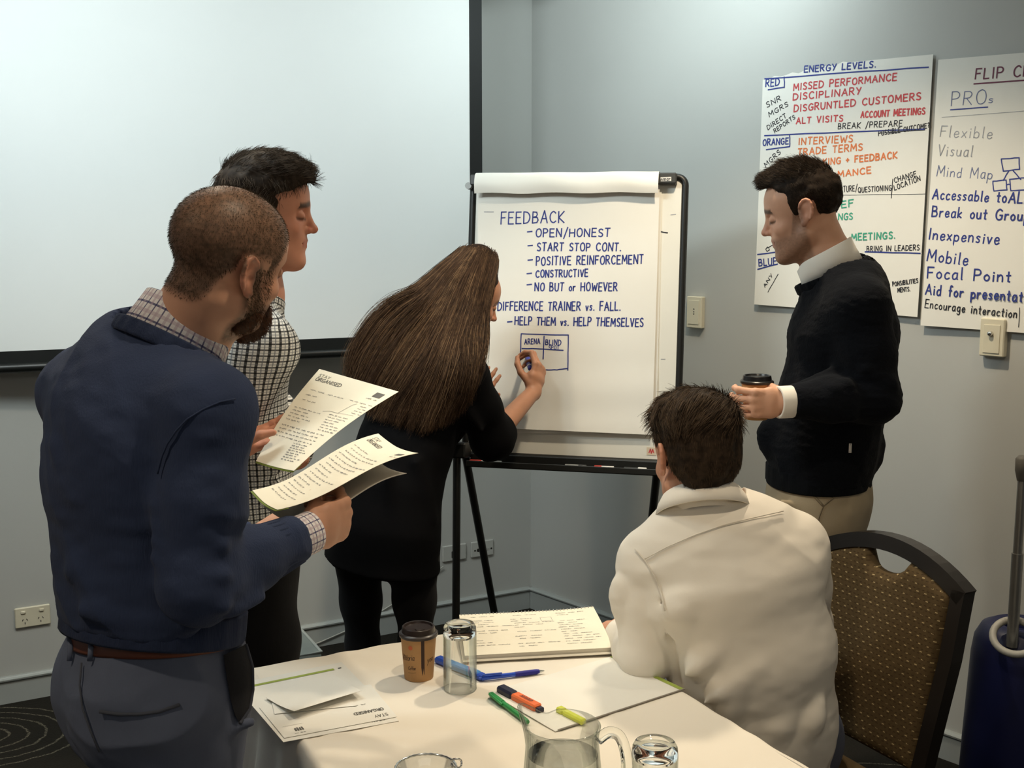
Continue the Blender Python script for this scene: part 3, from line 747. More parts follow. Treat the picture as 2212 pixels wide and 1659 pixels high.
# ------------------------------------------------------------------ banquet chair to the right of the seated man
cv = Vector((.459, -.888, 0)).normalized(); cf = Vector((-.888, -.459, 0)).normalized()     # along the back, way it faces
cb0 = Vector((.775, 2.535, 0))
def cq(s, h, o=0.0):
    lean = -.24 * max(0, h - .44)
    return cb0 + cv * s + UPZ * h + cf * (lean + o)
chair = thing('banquet_chair', 'black framed banquet chair with brown dotted upholstery behind the seated man', 'chair', (cb0.x, cb0.y, 0))
m_frm = mat('black_brown_chair_frame', '1b1715', rough=.30, var=.05)
def chair_cloth():
    m = mat('brown_dotted_upholstery', '51422b', rough=.85, var=.10, vscale=120, spec=.2, bump=.2, bscale=700)
    N, L, b = nodes(m)
    at = N.new('ShaderNodeAttribute'); at.attribute_name = 'weave'; sp_ = N.new('ShaderNodeSeparateXYZ'); L.new(at.outputs['Vector'], sp_.inputs[0])
    def mth(op, a, c=None, d=None):
        n = N.new('ShaderNodeMath'); n.operation = op
        for i, v in enumerate((a, c, d)):
            if v is None: continue
            if isinstance(v, (int, float)): n.inputs[i].default_value = v
            else: L.new(v, n.inputs[i])
        return n.outputs[0]
    cur = b.inputs['Base Color'].links[0].from_socket
    for (dx, dy, ox, oy, wx_, wy_, col) in ((.0225, .0150, .0, .0, .30, .15, 'b5a178'), (.013, .010, .3, .45, .5, .22, '3a2d1d')):
        v = mth('MULTIPLY_ADD', sp_.outputs[1], 1 / dy, oy + 40); row_ = mth('FLOOR', v)
        u = mth('MULTIPLY_ADD', sp_.outputs[0], 1 / dx, ox + 40); u2 = mth('MULTIPLY_ADD', row_, .37, u)
        a_ = mth('LESS_THAN', mth('FRACT', u2), wx_); c_ = mth('LESS_THAN', mth('FRACT', v), wy_); k = mth('MULTIPLY', mth('MULTIPLY', a_, c_), .85)
        mx = N.new('ShaderNodeMix'); mx.data_type = 'RGBA'; L.new(k, mx.inputs[0]); L.new(cur, mx.inputs[6]); mx.inputs[7].default_value = (*lin(col), 1); cur = mx.outputs[2]
    L.new(cur, b.inputs['Base Color'])
    return m
m_uph = chair_cloth()
HW = .222
def crest(s): return .885 + .062 * (1 - (s / HW) ** 2)
def bar(path, w, d, name):
    """rectangular section bar along points given as (s,h)"""
    vs = []; n = len(path)
    for i, (s, h) in enumerate(path):
        s0, h0 = path[max(i - 1, 0)]; s1, h1 = path[min(i + 1, n - 1)]; L_ = math.hypot(s1 - s0, h1 - h0); ns, nh = -(h1 - h0) / L_, (s1 - s0) / L_
        for e, o in ((-1, -1), (1, -1), (1, 1), (-1, 1)): vs.append(cq(s + ns * e * w / 2, h + nh * e * w / 2, o * d / 2))
    fs = [(i * 4 + k, i * 4 + (k + 1) % 4, (i + 1) * 4 + (k + 1) % 4, (i + 1) * 4 + k) for i in range(n - 1) for k in range(4)] + [(3, 2, 1, 0), tuple((n - 1) * 4 + k for k in range(4))]
    return MB().add(vs, fs).build(name, m_frm, chair)
bar([(-HW + .444 * i / 16, crest(-HW + .444 * i / 16)) for i in range(17)], .034, .034, 'crest_rail')
for sg in (-1, 1):
    bar([(sg * (HW - .006), .02), (sg * (HW - .012), .25), (sg * (HW - .014), .5), (sg * (HW - .006), .75), (sg * (HW - .012), .898)], .034, .034, 'rear_leg')
def back_panel():
    nS, nH = 40, 44; P = {0: [], 1: []}
    W_ = HW - .028
    def top(s):
        t = crest(s) - .016
        e = abs(s) / .062
        if e < 1: t -= .050 * math.sqrt(1 - e * e)
        return t
    V = []; uv = []
    for side in (1, 0):
        for j in range(nH + 1):
            for i in range(nS + 1):
                s = -W_ + 2 * W_ * i / nS; h = .50 + (top(s) - .50) * j / nH
                edge = min(1, (1 - abs(s) / W_) / .12, j / 3, (nH - j) / 3); edge = math.sqrt(max(0, 1 - (1 - edge) ** 2))
                V.append(cq(s, h, (.006 + .016 * edge) * (1 if side else -1))); uv.append((s, h))
    m_ = (nS + 1) * (nH + 1); F = []
    for o in (0, m_):
        for j in range(nH):
            for i in range(nS):
                q = [o + j * (nS + 1) + i, o + j * (nS + 1) + i + 1, o + (j + 1) * (nS + 1) + i + 1, o + (j + 1) * (nS + 1) + i]
                F.append(q[::-1] if o == 0 else q)
    rim = [(0, i) for i in range(nS)] + [(j, nS) for j in range(nH)] + [(nH, i) for i in range(nS, 0, -1)] + [(j, 0) for j in range(nH, 0, -1)]
    ids = [j * (nS + 1) + i for j, i in rim]
    for k in range(len(ids)):
        a, b = ids[k], ids[(k + 1) % len(ids)]; F.append([a, b, b + m_, a + m_])
    return V, F, uv
CHAIR_BACK = back_panel()
def seat_block():
    mb = MB(); P = []
    for k, (ins, z) in enumerate(((.0, .425), (-.004, .435), (-.004, .46), (.006, .478), (.03, .487), (.08, .489))):
        P.append([cb0 + cv * x * (1 - ins / .22) + cf * (.03 + .215 + y * (1 - ins / .215)) + UPZ * z for x, y in [(.215 * math.copysign(abs(math.cos(t)) ** .35, math.cos(t)), .215 * math.copysign(abs(math.sin(t)) ** .35, math.sin(t))) for t in [2 * math.pi * i / 48 for i in range(49)]]])
    mb.grid(P); n = 49; mb.f.append(list(range(5 * n, 5 * n + 48))); mb.mi.append(0); mb.f.append(list(range(47, -1, -1))); mb.mi.append(0)
    return mb.build('seat', m_uph, chair, smooth=True, sharp=50)
seat_block()
for sg in (-1, 1):
    MB().tube([cb0 + cv * sg * .19 + cf * .42 + UPZ * .43, cb0 + cv * sg * .205 + cf * .45], .013, 10).build('front_leg', m_frm, chair, smooth=True, sharp=50)
sf = MB(); 
for sg in (-1, 1): sf.tube([cq(sg * .20, .415, .0), cb0 + cv * sg * .195 + cf * .43 + UPZ * .415], .012, 8)
for o in (.02, .42): sf.tube([cb0 + cv * -.2 + cf * o + UPZ * .415, cb0 + cv * .2 + cf * o + UPZ * .415], .012, 8)
sf.build('seat_frame', m_frm, chair, smooth=True, sharp=50)

# ------------------------------------------------------------------ navy canister with pole by the right wall
dc = W(2196, 1500, 2.95); dc = Vector((dc.x, dc.y, 0))
can = thing('canister', 'navy blue canister with pale ring and grey telescopic pole beside the right wall', 'canister', tuple(dc))
m_navy = mat('navy_plastic', '141a44', rough=.42, var=.06)
m_lg = mat('light_grey_plastic', 'a9a79f', rough=.45)
m_alu = mat('brushed_grey_metal', '9a9a98', rough=.35, metal=.8)
ztop_c = W(2190, 1345, 2.95).z
MB().lathe([(0, 0), (.135, 0), (.138, .02), (.130, .3), (.120, ztop_c - .09), (.114, ztop_c - .045), (.098, ztop_c - .014), (.070, ztop_c), (.05, ztop_c - .004), (.045, ztop_c - .03), (0, ztop_c - .035)], 48, dc).build('body', m_navy, can, smooth=True, sharp=50)
rc0 = W(2192, 1376, 2.84); rgm = MB(); nrm = Vector((-.25, -.55, .8)).normalized(); e1 = nrm.cross(Vector((1, 0, 0))).normalized(); e2 = nrm.cross(e1)
pts = [rc0 + e1 * .052 * math.cos(2 * math.pi * k / 32) + e2 * .052 * math.sin(2 * math.pi * k / 32) for k in range(34)]
rgm.tube(pts, .0095, 10).build('ring', m_lg, can, smooth=True)
pa, pb, pc_ = W(2186, 1396, 2.86), W(2198, 1195, 2.86), W(2209, 1030, 2.86); pd = W(2211, 985, 2.86)
MB().tube([pa, pb], .0145, 14).build('pole', m_alu, can, smooth=True, sharp=50)
MB().tube([pb, pc_], .0115, 14).build('inner_pole', m_alu, can, smooth=True, sharp=50)
MB().tube([pc_ - UPZ * .01, pc_.lerp(pd, .3), pc_.lerp(pd, .85), pd], [.013, .019, .019, .012], 14).build('pole_knob', mat('grey_rubber', '5c5a55', rough=.6), can, smooth=True, sharp=50)

# ------------------------------------------------------------------ grey case on the floor by the left wall
ca, cb_, cc, cd = GZ(560, 1361, .12), GZ(640, 1348, .12), GZ(694, 1408, .12), GZ(590, 1428, .12)
cs_ = thing('storage_case', 'flat grey case lying on the carpet against the left wall', 'case', tuple(((ca + cc) / 2) - UPZ * .12))
m_case = mat('grey_case_plastic', '8e9794', rough=.5); m_rim = mat('light_case_edge', 'b4bab6', rough=.5)
MB().prism([Vector((p.x, p.y, .0)) for p in (ca, cb_, cc, cd)], UPZ * .095).build('case_body', mat('dark_case_shell', '3a3f3f', rough=.5), cs_)
MB().prism([p - UPZ * .025 for p in (ca, cb_, cc, cd)], UPZ * .024).build('lid', m_case, cs_)
rm = MB(); rm.tube([ca, cb_, cc, cd, ca], .006, 8); rm.build('lid_rim', m_rim, cs_, smooth=True)
# ------------------------------------------------------------------ smooth bodies: blended rounded bones, meshed with surface nets
VOX = 1.0          # resolution multiplier
def V3(p): return np.array([p[0], p[1], p[2]], dtype=np.float64)

def vnoise(p, f, seed=0):
    """smooth value noise, p (N,3) -> (N,) in -1..1"""
    q = p * f + seed * 17.13
    i = np.floor(q).astype(np.int64); t = q - i; t = t * t * (3 - 2 * t)
    def h(x, y, z):
        n = (x * 374761393 + y * 668265263 + z * 2147483647 + seed * 144269) & 0x7fffffff
        n = ((n ^ (n >> 13)) * 1274126177) & 0x7fffffff
        return ((n ^ (n >> 16)) & 0xffff) / 32767.5 - 1
    r = 0
    for dx in (0, 1):
        wx = t[:, 0] if dx else 1 - t[:, 0]
        for dy in (0, 1):
            wy = t[:, 1] if dy else 1 - t[:, 1]
            for dz in (0, 1):
                wz = t[:, 2] if dz else 1 - t[:, 2]
                r = r + wx * wy * wz * h(i[:, 0] + dx, i[:, 1] + dy, i[:, 2] + dz)
    return r

class Sdf:
    def __init__(s): s.p = []          # (fn, centre, radius, k, op)
    def rc(s, a, b, ra, rb, k=.012, op='u'):
        a, b = V3(a), V3(b); ab = b - a; L2 = max(ab @ ab, 1e-12)
        def fn(P):
            t = np.clip((P - a) @ ab / L2, 0, 1)
            q = P - a - t[:, None] * ab
            return np.sqrt((q * q).sum(1)) - (ra + (rb - ra) * t)
        s.p.append((fn, (a + b) / 2, math.sqrt(L2) / 2 + max(ra, rb), k, op)); return s
    def chain(s, pts, rs, k=.012, op='u'):
        for i in range(len(pts) - 1): s.rc(pts[i], pts[i + 1], rs[i], rs[i + 1], k, op)
        return s
    def ell(s, c, r, A=None, k=.012, op='u'):
        """A: rows = local axes in world"""
        c = V3(c); r = np.array(r, float); A = np.eye(3) if A is None else np.array(A, float)
        def fn(P):
            q = (P - c) @ A.T
            k0 = np.sqrt(((q / r) ** 2).sum(1)); k1 = np.sqrt(((q / r ** 2) ** 2).sum(1)) + 1e-9
            return k0 * (k0 - 1) / k1
        s.p.append((fn, c, float(r.max()), k, op)); return s
    def seg(s, a, b, ra, rb, side, k=.03, op='u', endk=1.0):
        """elliptic bone: ra=(half width along side, half depth) at a, rb at b"""
        a, b = V3(a), V3(b); ab = b - a; L2 = ab @ ab; ax = ab / math.sqrt(L2)
        sd_ = V3(side); sd_ = sd_ - ax * (sd_ @ ax); sd_ /= np.linalg.norm(sd_); nn = np.cross(ax, sd_)
        def fn(P):
            t = np.clip((P - a) @ ab / L2, 0, 1)
            q = P - a - t[:, None] * ab
            u, v, w = q @ sd_, q @ nn, q @ ax
            r1 = ra[0] + (rb[0] - ra[0]) * t; r2 = ra[1] + (rb[1] - ra[1]) * t; r3 = np.minimum(r1, r2) * endk
            k0 = np.sqrt((u / r1) ** 2 + (v / r2) ** 2 + (w / r3) ** 2)
            k1 = np.sqrt((u / r1 ** 2) ** 2 + (v / r2 ** 2) ** 2 + (w / r3 ** 2) ** 2) + 1e-9
            return np.where(k0 < 1e-6, -np.minimum(r1, r2), k0 * (k0 - 1) / k1)
        s.p.append((fn, (a + b) / 2, math.sqrt(L2) / 2 + max(ra + rb), k, op)); return s
    def spine(s, rings, k=.03, op='u'):
        """rings: (centre, half width, half depth, side)"""
        for i in range(len(rings) - 1):
            a, b = rings[i], rings[i + 1]
            s.seg(a[0], b[0], (a[1], a[2]), (b[1], b[2]), (V3(a[3]) + V3(b[3])) / 2, k, op)
        return s
    def cut(s, c, n, k=.004):
        """keep the side the normal points away from"""
        c, n = V3(c), V3(n); n = n / np.linalg.norm(n)
        s.p.append((lambda P: (P - c) @ n, c, 1e9, k, 'cut')); return s
    def fn(s, f, c, r, k=.01, op='u'): s.p.append((f, V3(c), r, k, op)); return s
    def evalp(s, P, prims=None):
        d = np.full(len(P), 9.0)
        for (f, c, r, k, op) in (s.p if prims is None else prims):
            e = f(P)
            if op == 'u':
                h = np.maximum(k - np.abs(d - e), 0) / k
                d = np.minimum(d, e) - h * h * k * .25
            else:
                if op == 'sub': e = -e
                h = np.maximum(k - np.abs(d - e), 0) / k
                d = np.maximum(d, e) + h * h * k * .25
        return d
    def mesh(s, vox=.004, infl=0.0, disp=None):
        vox = vox * VOX
        lo = np.min([c - r for (_, c, r, k, op) in s.p if op == 'u'], 0) - .03 - infl
        hi = np.max([c + r for (_, c, r, k, op) in s.p if op == 'u'], 0) + .03 + infl
        B = 16
        nb = np.ceil((hi - lo) / (vox * B)).astype(int); n = nb * B + 1
        D = np.full(n, 1.0, dtype=np.float32)
        bc = np.stack(np.meshgrid(*[np.arange(m) for m in nb], indexing='ij'), -1).reshape(-1, 3)
        cen = lo + (bc + .5) * vox * B
        hd = vox * B * .87
        dc = np.concatenate([s.evalp(cen[i:i + 20000]) for i in range(0, len(cen), 20000)]) - infl
        near = np.abs(dc) < hd * 1.7 + .015
        for b, d0 in zip(bc[~near], dc[~near]):
            if d0 < 0:
                i = b * B; D[i[0]:i[0] + B + 1, i[1]:i[1] + B + 1, i[2]:i[2] + B + 1] = -1
        g = np.stack(np.meshgrid(*[np.arange(B + 1)] * 3, indexing='ij'), -1).reshape(-1, 3) * vox
        cs = np.array([c for (_, c, r, k, op) in s.p]); rs = np.array([r + k for (_, c, r, k, op) in s.p])
        for b in bc[near]:
            o = lo + b * B * vox; ce = o + B * vox / 2
            dist = np.sqrt(((cs - ce) ** 2).sum(1))
            ids = np.nonzero(dist < rs + hd + .02 + infl)[0]
            d = s.evalp(g + o, [s.p[i] for i in ids]) - infl
            i = b * B
            D[i[0]:i[0] + B + 1, i[1]:i[1] + B + 1, i[2]:i[2] + B + 1] = d.reshape(B + 1, B + 1, B + 1)
        return nets(D, lo, vox)

def nets(D, lo, vox):
    n = np.array(D.shape)
    S = D < 0
    cnt = np.zeros(n - 1, np.uint8)
    for a in (0, 1):
        for b in (0, 1):
            for c in (0, 1): cnt += S[a:n[0] - 1 + a, b:n[1] - 1 + b, c:n[2] - 1 + c]
    act = (cnt > 0) & (cnt < 8)
    I = np.argwhere(act)
    fl = np.flatnonzero(act)
    m = n - 1
    pos = np.zeros((len(I), 3)); w = np.zeros(len(I))
    cor = [(a, b, c) for a in (0, 1) for b in (0, 1) for c in (0, 1)]
    val = {c: D[I[:, 0] + c[0], I[:, 1] + c[1], I[:, 2] + c[2]].astype(float) for c in cor}
    for c in cor:
        for ax in range(3):
            if c[ax]: continue
            e = list(c); e[ax] = 1; e = tuple(e)
            va, vb = val[c], val[e]
            x = (va < 0) != (vb < 0)
            t = np.where(x, va / np.where(x, va - vb, 1), 0)
            p = np.tile(np.array(c, float), (len(I), 1)); p[:, ax] = t
            pos += np.where(x[:, None], p, 0); w += x
    V = lo + (I + pos / w[:, None]) * vox
    F = []
    for ax in range(3):
        a, b = (ax + 1) % 3, (ax + 2) % 3
        sl0 = [slice(1, -1)] * 3; sl1 = [slice(1, -1)] * 3
        sl0[ax] = slice(0, n[ax] - 1); sl1[ax] = slice(1, n[ax])
        x = S[tuple(sl0)] != S[tuple(sl1)]
        E = np.argwhere(x)
        if not len(E): continue
        st = S[tuple(sl0)][x]
        E[:, a] += 1; E[:, b] += 1
        def idx(da, db):
            q = E.copy(); q[:, a] += da; q[:, b] += db
            return np.searchsorted(fl, (q[:, 0] * m[1] + q[:, 1]) * m[2] + q[:, 2])
        q = np.stack([idx(-1, -1), idx(0, -1), idx(0, 0), idx(-1, 0)], 1)
        q[~st] = q[~st][:, ::-1]
        F.append(q)
    return V, np.concatenate(F)

def relax(V, F, it=1, lam=.5):
    for _ in range(it):
        acc = np.zeros_like(V); c = np.zeros(len(V))
        for k in range(4):
            a, b = F[:, k], F[:, (k + 1) % 4]
            for d in range(3):
                acc[:, d] += np.bincount(a, V[b, d], len(V)) + np.bincount(b, V[a, d], len(V))
            c += np.bincount(a, minlength=len(V)) + np.bincount(b, minlength=len(V))
        V = V + lam * (acc / np.maximum(c, 1)[:, None] - V)
    return V
def vnormals(V, F):
    n = np.cross(V[F[:, 2]] - V[F[:, 0]], V[F[:, 3]] - V[F[:, 1]])
    N = np.zeros_like(V)
    for k in range(4):
        for d in range(3): N[:, d] += np.bincount(F[:, k], n[:, d], len(V))
    return N / np.maximum(np.linalg.norm(N, axis=1), 1e-12)[:, None]
def np_mesh(name, V, F, m, parent=None, color=None, uv=None):
    X = np.array(XF.get(parent, Matrix()))
    Vl = V @ X[:3, :3].T + X[:3, 3]
    me = bpy.data.meshes.new(name)
    k = F.shape[1]
    me.vertices.add(len(Vl)); me.vertices.foreach_set('co', Vl.astype(np.float32).ravel())
    me.loops.add(F.size); me.loops.foreach_set('vertex_index', F.astype(np.int32).ravel())
    me.polygons.add(len(F))
    me.polygons.foreach_set('loop_start', np.arange(0, F.size, k, dtype=np.int32))
    try: me.polygons.foreach_set('loop_total', np.full(len(F), k, dtype=np.int32))
    except Exception: pass
    me.polygons.foreach_set('use_smooth', np.ones(len(F), bool))
    me.update(calc_edges=True); me.validate()
    if color is not None:
        a = me.attributes.new('skin_tone', 'FLOAT_COLOR', 'POINT')
        a.data.foreach_set('color', np.concatenate([color, np.ones((len(color), 1))], 1).astype(np.float32).ravel())
    if uv is not None:
        a = me.attributes.new('weave', 'FLOAT_VECTOR', 'POINT')
        a.data.foreach_set('vector', np.concatenate([uv, np.zeros((len(uv), 1))], 1).astype(np.float32).ravel())
    return link_mesh(name, me, m, parent)
def sm(a, b, x):
    t = np.clip((x - a) / (b - a), 0, 1); return t * t * (3 - 2 * t)
# ------------------------------------------------------------------ parts of a person
def vec(*a): return np.array(a, float)
def unit(v): v = np.array(v, float); return v / np.linalg.norm(v)
def hframe(f, pitch=0, roll=0):
    """rows: right, forward, up; pitch>0 looks down, roll>0 tips to the right"""
    z = vec(0, 0, 1); f = unit(vec(f[0], f[1], 0)); r = np.cross(f, z)
    p, q = math.radians(pitch), math.radians(roll)
    f2 = f * math.cos(p) - z * math.sin(p); u = z * math.cos(p) + f * math.sin(p)
    r2 = r * math.cos(q) - u * math.sin(q); u2 = u * math.cos(q) + r * math.sin(q)
    return np.stack([r2, f2, u2])
class Head:
    def __init__(s, c, f, pitch=0, roll=0, sc=1.0): s.c = V3(c); s.A = hframe(f, pitch, roll); s.s = sc
    def w(s, x, y, z): return s.c + (vec(x, y, z) * s.s) @ s.A
    def loc(s, P): return (P - s.c) @ s.A.T / s.s
    def ell(s, S, c, r, k=.012, op='u', rot=None):
        A = s.A
        if rot is not None: A = rot @ s.A
        S.ell(s.w(*c), np.array(r) * s.s, A, k * s.s, op)
    def rc(s, S, a, b, ra, rb, k=.008, op='u'): S.rc(s.w(*a), s.w(*b), ra * s.s, rb * s.s, k * s.s, op)
    def skull(s, S, female=False, nose=1.0):
        j = .92 if female else 1.0; nz = lambda y: .080 + (y - .080) * nose
        s.ell(S, (0, -.012, .043), (.0755, .094, .080), .02)
        s.ell(S, (0, .034, .038), (.064, .054, .058), .03)
        s.ell(S, (0, .036, -.03), (.058 * j, .052, .080), .03)
        for q in (-1, 1):
            s.ell(S, (q * .042 * j, .052, -.026), (.020, .024, .017), .02)
            s.rc(S, (q * .053 * j, .002, -.055), (q * .016, .066, -.094), .017, .017, .03)
            s.rc(S, (q * .008, .081, .027), (q * .041, .067, .027), .010, .008, .012)
        s.ell(S, (0, .076, -.097), (.022 * j, .016, .016), .02)
        s.ell(S, (0, .064, -.052), (.031, .026, .030), .02)
        for q in (-1, 1):
            s.ell(S, (q * .031, .0900, .007), (.018, .016, .0125), .010, 'sub')
            s.ell(S, (q * .048, .0840, .006), (.018, .0150, .0100), .012, 'sub')
            s.ell(S, (q * .031, .0735, .004), (.0145, .0130, .0115), .004)
        s.rc(S, (0, .084, .018), (0, nz(.104), -.021), .0068, .0092, .010)
        s.ell(S, (0, nz(.1055), -.023), (.0105, .0105, .0092), .006)
        for q in (-1, 1):
            s.ell(S, (q * .0115, nz(.094), -.027), (.0075, .0105, .0075), .005)
        s.rc(S, (-.020, .081, -.0510), (0, .0895, -.0490), .0040, .0050, .005); s.rc(S, (.020, .081, -.0510), (0, .0895, -.0490), .0040, .0050, .005)
        s.rc(S, (-.018, .080, -.0605), (0, .0875, -.0625), .0045, .0062, .005); s.rc(S, (.018, .080, -.0605), (0, .0875, -.0625), .0045, .0062, .005)
        s.rc(S, (-.023, .083, -.0560), (.023, .083, -.0560), .0018, .0018, .004, 'sub')
    def ears(s, S):
        for q in (-1, 1):
            t = math.radians(16); ry = np.array([[1, 0, 0], [0, math.cos(t), math.sin(t)], [0, -math.sin(t), math.cos(t)]])
            fl = math.radians(18) * q
            rz = np.array([[math.cos(fl), math.sin(fl), 0], [-math.sin(fl), math.cos(fl), 0], [0, 0, 1]])
            s.ell(S, (q * .0775, -.012, .002), (.0065, .0185, .031), .006, 'u', ry @ rz)
            pts = []
            for k in range(11):
                a = math.radians(-35 + k * 25)      # rim from the front top over the back to the lobe
                y, z = .0175 * math.cos(a), .030 * math.sin(a)
                yy = y * math.cos(t) - z * math.sin(t); zz = y * math.sin(t) + z * math.cos(t)
                pts.append(s.w(q * (.0835 - yy * .28), -.012 + yy, .003 + zz))
            pts = pts[2:]
            S.chain(pts, [.0036 * s.s] * len(pts), .004)
            s.ell(S, (q * .0885, -.007, -.001), (.0105, .0088, .0145), .004, 'sub', rz)
            s.ell(S, (q * .0765, -.002, -.027), (.006, .0085, .0085), .006)

def hand(S, wrist, d, pn, ts, curls, thumb, sc=1.0, spread=(.10, .03, -.04, -.12), k=.004):
    """d: wrist to knuckles, pn: way the palm faces, ts: towards the thumb side; curls per finger index..little"""
    d = unit(d); pn = unit(np.array(pn) - d * np.dot(pn, d)); t0 = np.cross(d, pn); t = t0 if np.dot(t0, ts) > 0 else -t0
    w = V3(wrist)
    P = lambda a, b, c: w + (d * a + t * b + pn * c) * sc
    S.seg(P(-.01, 0, 0), P(.045, 0, 0), (.027 * sc, .019 * sc), (.038 * sc, .016 * sc), t, .012)
    S.seg(P(.045, 0, 0), P(.088, .001, -.001), (.038 * sc, .015 * sc), (.039 * sc, .011 * sc), t, .012)
    S.rc(P(.02, .022, .010), P(.05, .024, .012), .015 * sc, .012 * sc, .012)
    S.rc(P(.02, -.022, .008), P(.06, -.026, .008), .013 * sc, .011 * sc, .012)
    L = ((.044, .026, .022), (.049, .030, .023), (.045, .028, .022), (.035, .021, .020))
    R = ((.0098, .0088, .0080, .0066), (.0100, .0090, .0081, .0066), (.0096, .0086, .0078, .0063), (.0086, .0076, .0069, .0056))
    off = (.0295, .0100, -.0095, -.0275); st = (.086, .090, .086, .077)
    tips = []
    for i in range(4):
        b = P(st[i], off[i], -.001)
        pts = [P(st[i] - .016, off[i] * .95, -.001), b]; ang = 0
        for j in range(3):
            ang += curls[i][j]
            v = (d * math.cos(ang) + pn * math.sin(ang)); v = v + t * spread[i] * math.cos(ang); v = unit(v)
            pts.append(pts[-1] + v * L[i][j] * sc)
        rs = [R[i][0] * sc] + [q * sc for q in R[i]]
        S.chain(pts, rs, k)
        for j in (1, 2): S.ell(pts[j], [rs[j] * 1.07] * 3, None, k)
        tips.append(pts)
    b = P(.022, .024, .008); pts = [b]
    for (a, q, c), l in zip(thumb, (.046, .034, .027)):
        v = unit(d * a + t * q + pn * c); pts.append(pts[-1] + v * l * sc)
    S.chain(pts, [.0150 * sc, .0112 * sc, .0104 * sc, .0078 * sc], k)
    tips.append(pts)
    return tips

def cap_cut(S, H, zline, k=.006):
    """keep hair above a hairline given as local height over (front-back, side)"""
    S.p.append((lambda P: (lambda q: (zline(q[:, 0], q[:, 1], q[:, 2]) - q[:, 2]) * .75 * H.s)(H.loc(P)), H.c, 1e9, k, 'cut'))

def strands(name, parent, V, F, n, m, flow, length, rad, segs=5, lift=.4, jit=.25, grav=0.0, seed=1, pick=None):
    rg = np.random.default_rng(seed)
    fc = V[F].mean(1); N = vnormals(V, F)
    w = np.linalg.norm(np.cross(V[F[:, 2]] - V[F[:, 0]], V[F[:, 3]] - V[F[:, 1]]), axis=1)
    if pick is not None: w = w * pick(fc)
    ids = rg.choice(len(F), n, p=w / w.sum())
    r = rg.random((n, 4)); r /= r.sum(1)[:, None]
    p = (V[F[ids]] * r[:, :, None]).sum(1); nn = N[F[ids, 0]]
    fl = flow(p); fl = fl - nn * (fl * nn).sum(1)[:, None]; fl /= np.maximum(np.linalg.norm(fl, axis=1), 1e-6)[:, None]
    ln = (length(p) if callable(length) else np.full(n, length)) * rg.uniform(.7, 1.15, n)
    clump = np.stack([vnoise(p, 55, 3 + q) for q in range(3)], 1) * jit + rg.normal(0, jit * .45, (n, 3))
    d = nn * lift + fl + clump; d /= np.linalg.norm(d, axis=1)[:, None]
    pts = [p - nn * .002]
    for i in range(segs - 1):
        pts.append(pts[-1] + d * (ln / (segs - 1))[:, None])
        d = d + fl * .25 + vec(0, 0, -grav); d /= np.linalg.norm(d, axis=1)[:, None]
    return hair_curves(name, parent, np.stack(pts, 1), rad, m)

def hair_curves(name, parent, P, rad, m):
    n, k = P.shape[:2]
    X = np.array(XF.get(parent, Matrix()))
    Q = P.reshape(-1, 3) @ X[:3, :3].T + X[:3, 3]
    hc = bpy.data.hair_curves.new(name)
    hc.add_curves([k] * n)
    hc.points.foreach_set('position', Q.astype(np.float32).ravel())
    tp = np.tile(np.linspace(1, .25, k) * rad, n)
    hc.points.foreach_set('radius', tp.astype(np.float32))
    hc.materials.append(m)
    o = bpy.data.objects.new(name, hc); C.objects.link(o)
    if parent is not None: o.parent = parent; XF[o] = XF.get(parent, Matrix())
    return o

def collar(root, c, axis, fwd, rx, ry, h, m, gap=.22, tip=.035, flare=.014, name='collar', n=56, sidelow=0.0):
    """turned-down shirt collar around the neck"""
    c = V3(c); ax = unit(axis); f = unit(np.array(fwd) - ax * np.dot(fwd, ax)); r = np.cross(f, ax)
    rows = []
    th = np.linspace(gap, 2 * math.pi - gap, n)
    tipw = np.exp(-((np.minimum(th, 2 * math.pi - th) - gap) / .38) ** 2)
    def ring(R, z): return c + (np.cos(th) * (ry + R))[:, None] * f + (np.sin(th) * (rx + R))[:, None] * r + z[:, None] * ax
    hh = h * (1 - .25 * tipw) - .012 * (1 + np.cos(th)) / 2
    rows = [ring(-.001, -.012 + 0 * th), ring(0, hh * .6), ring(.002, hh - .003), ring(.005, hh), ring(.0075, hh - .002), ring(flare * .7, hh * .45 - tip * .3 * tipw), ring(flare, -.006 - tip * tipw), ring(flare - .003, -.007 - tip * tipw), ring(.006, hh * .35 - tip * .3 * tipw)]
    V = np.concatenate(rows); k = len(rows)
    F = np.array([(i * n + j, i * n + j + 1, (i + 1) * n + j + 1, (i + 1) * n + j) for i in range(k - 1) for j in range(n - 1)])
    vv = np.array([0, .02, .035, .04, .043, .06, .08, .081, .1])
    uv = np.stack([np.tile(th * rx, k), np.repeat(vv, n)], 1)
    return np_mesh(name, V, F, m, root, uv=uv)

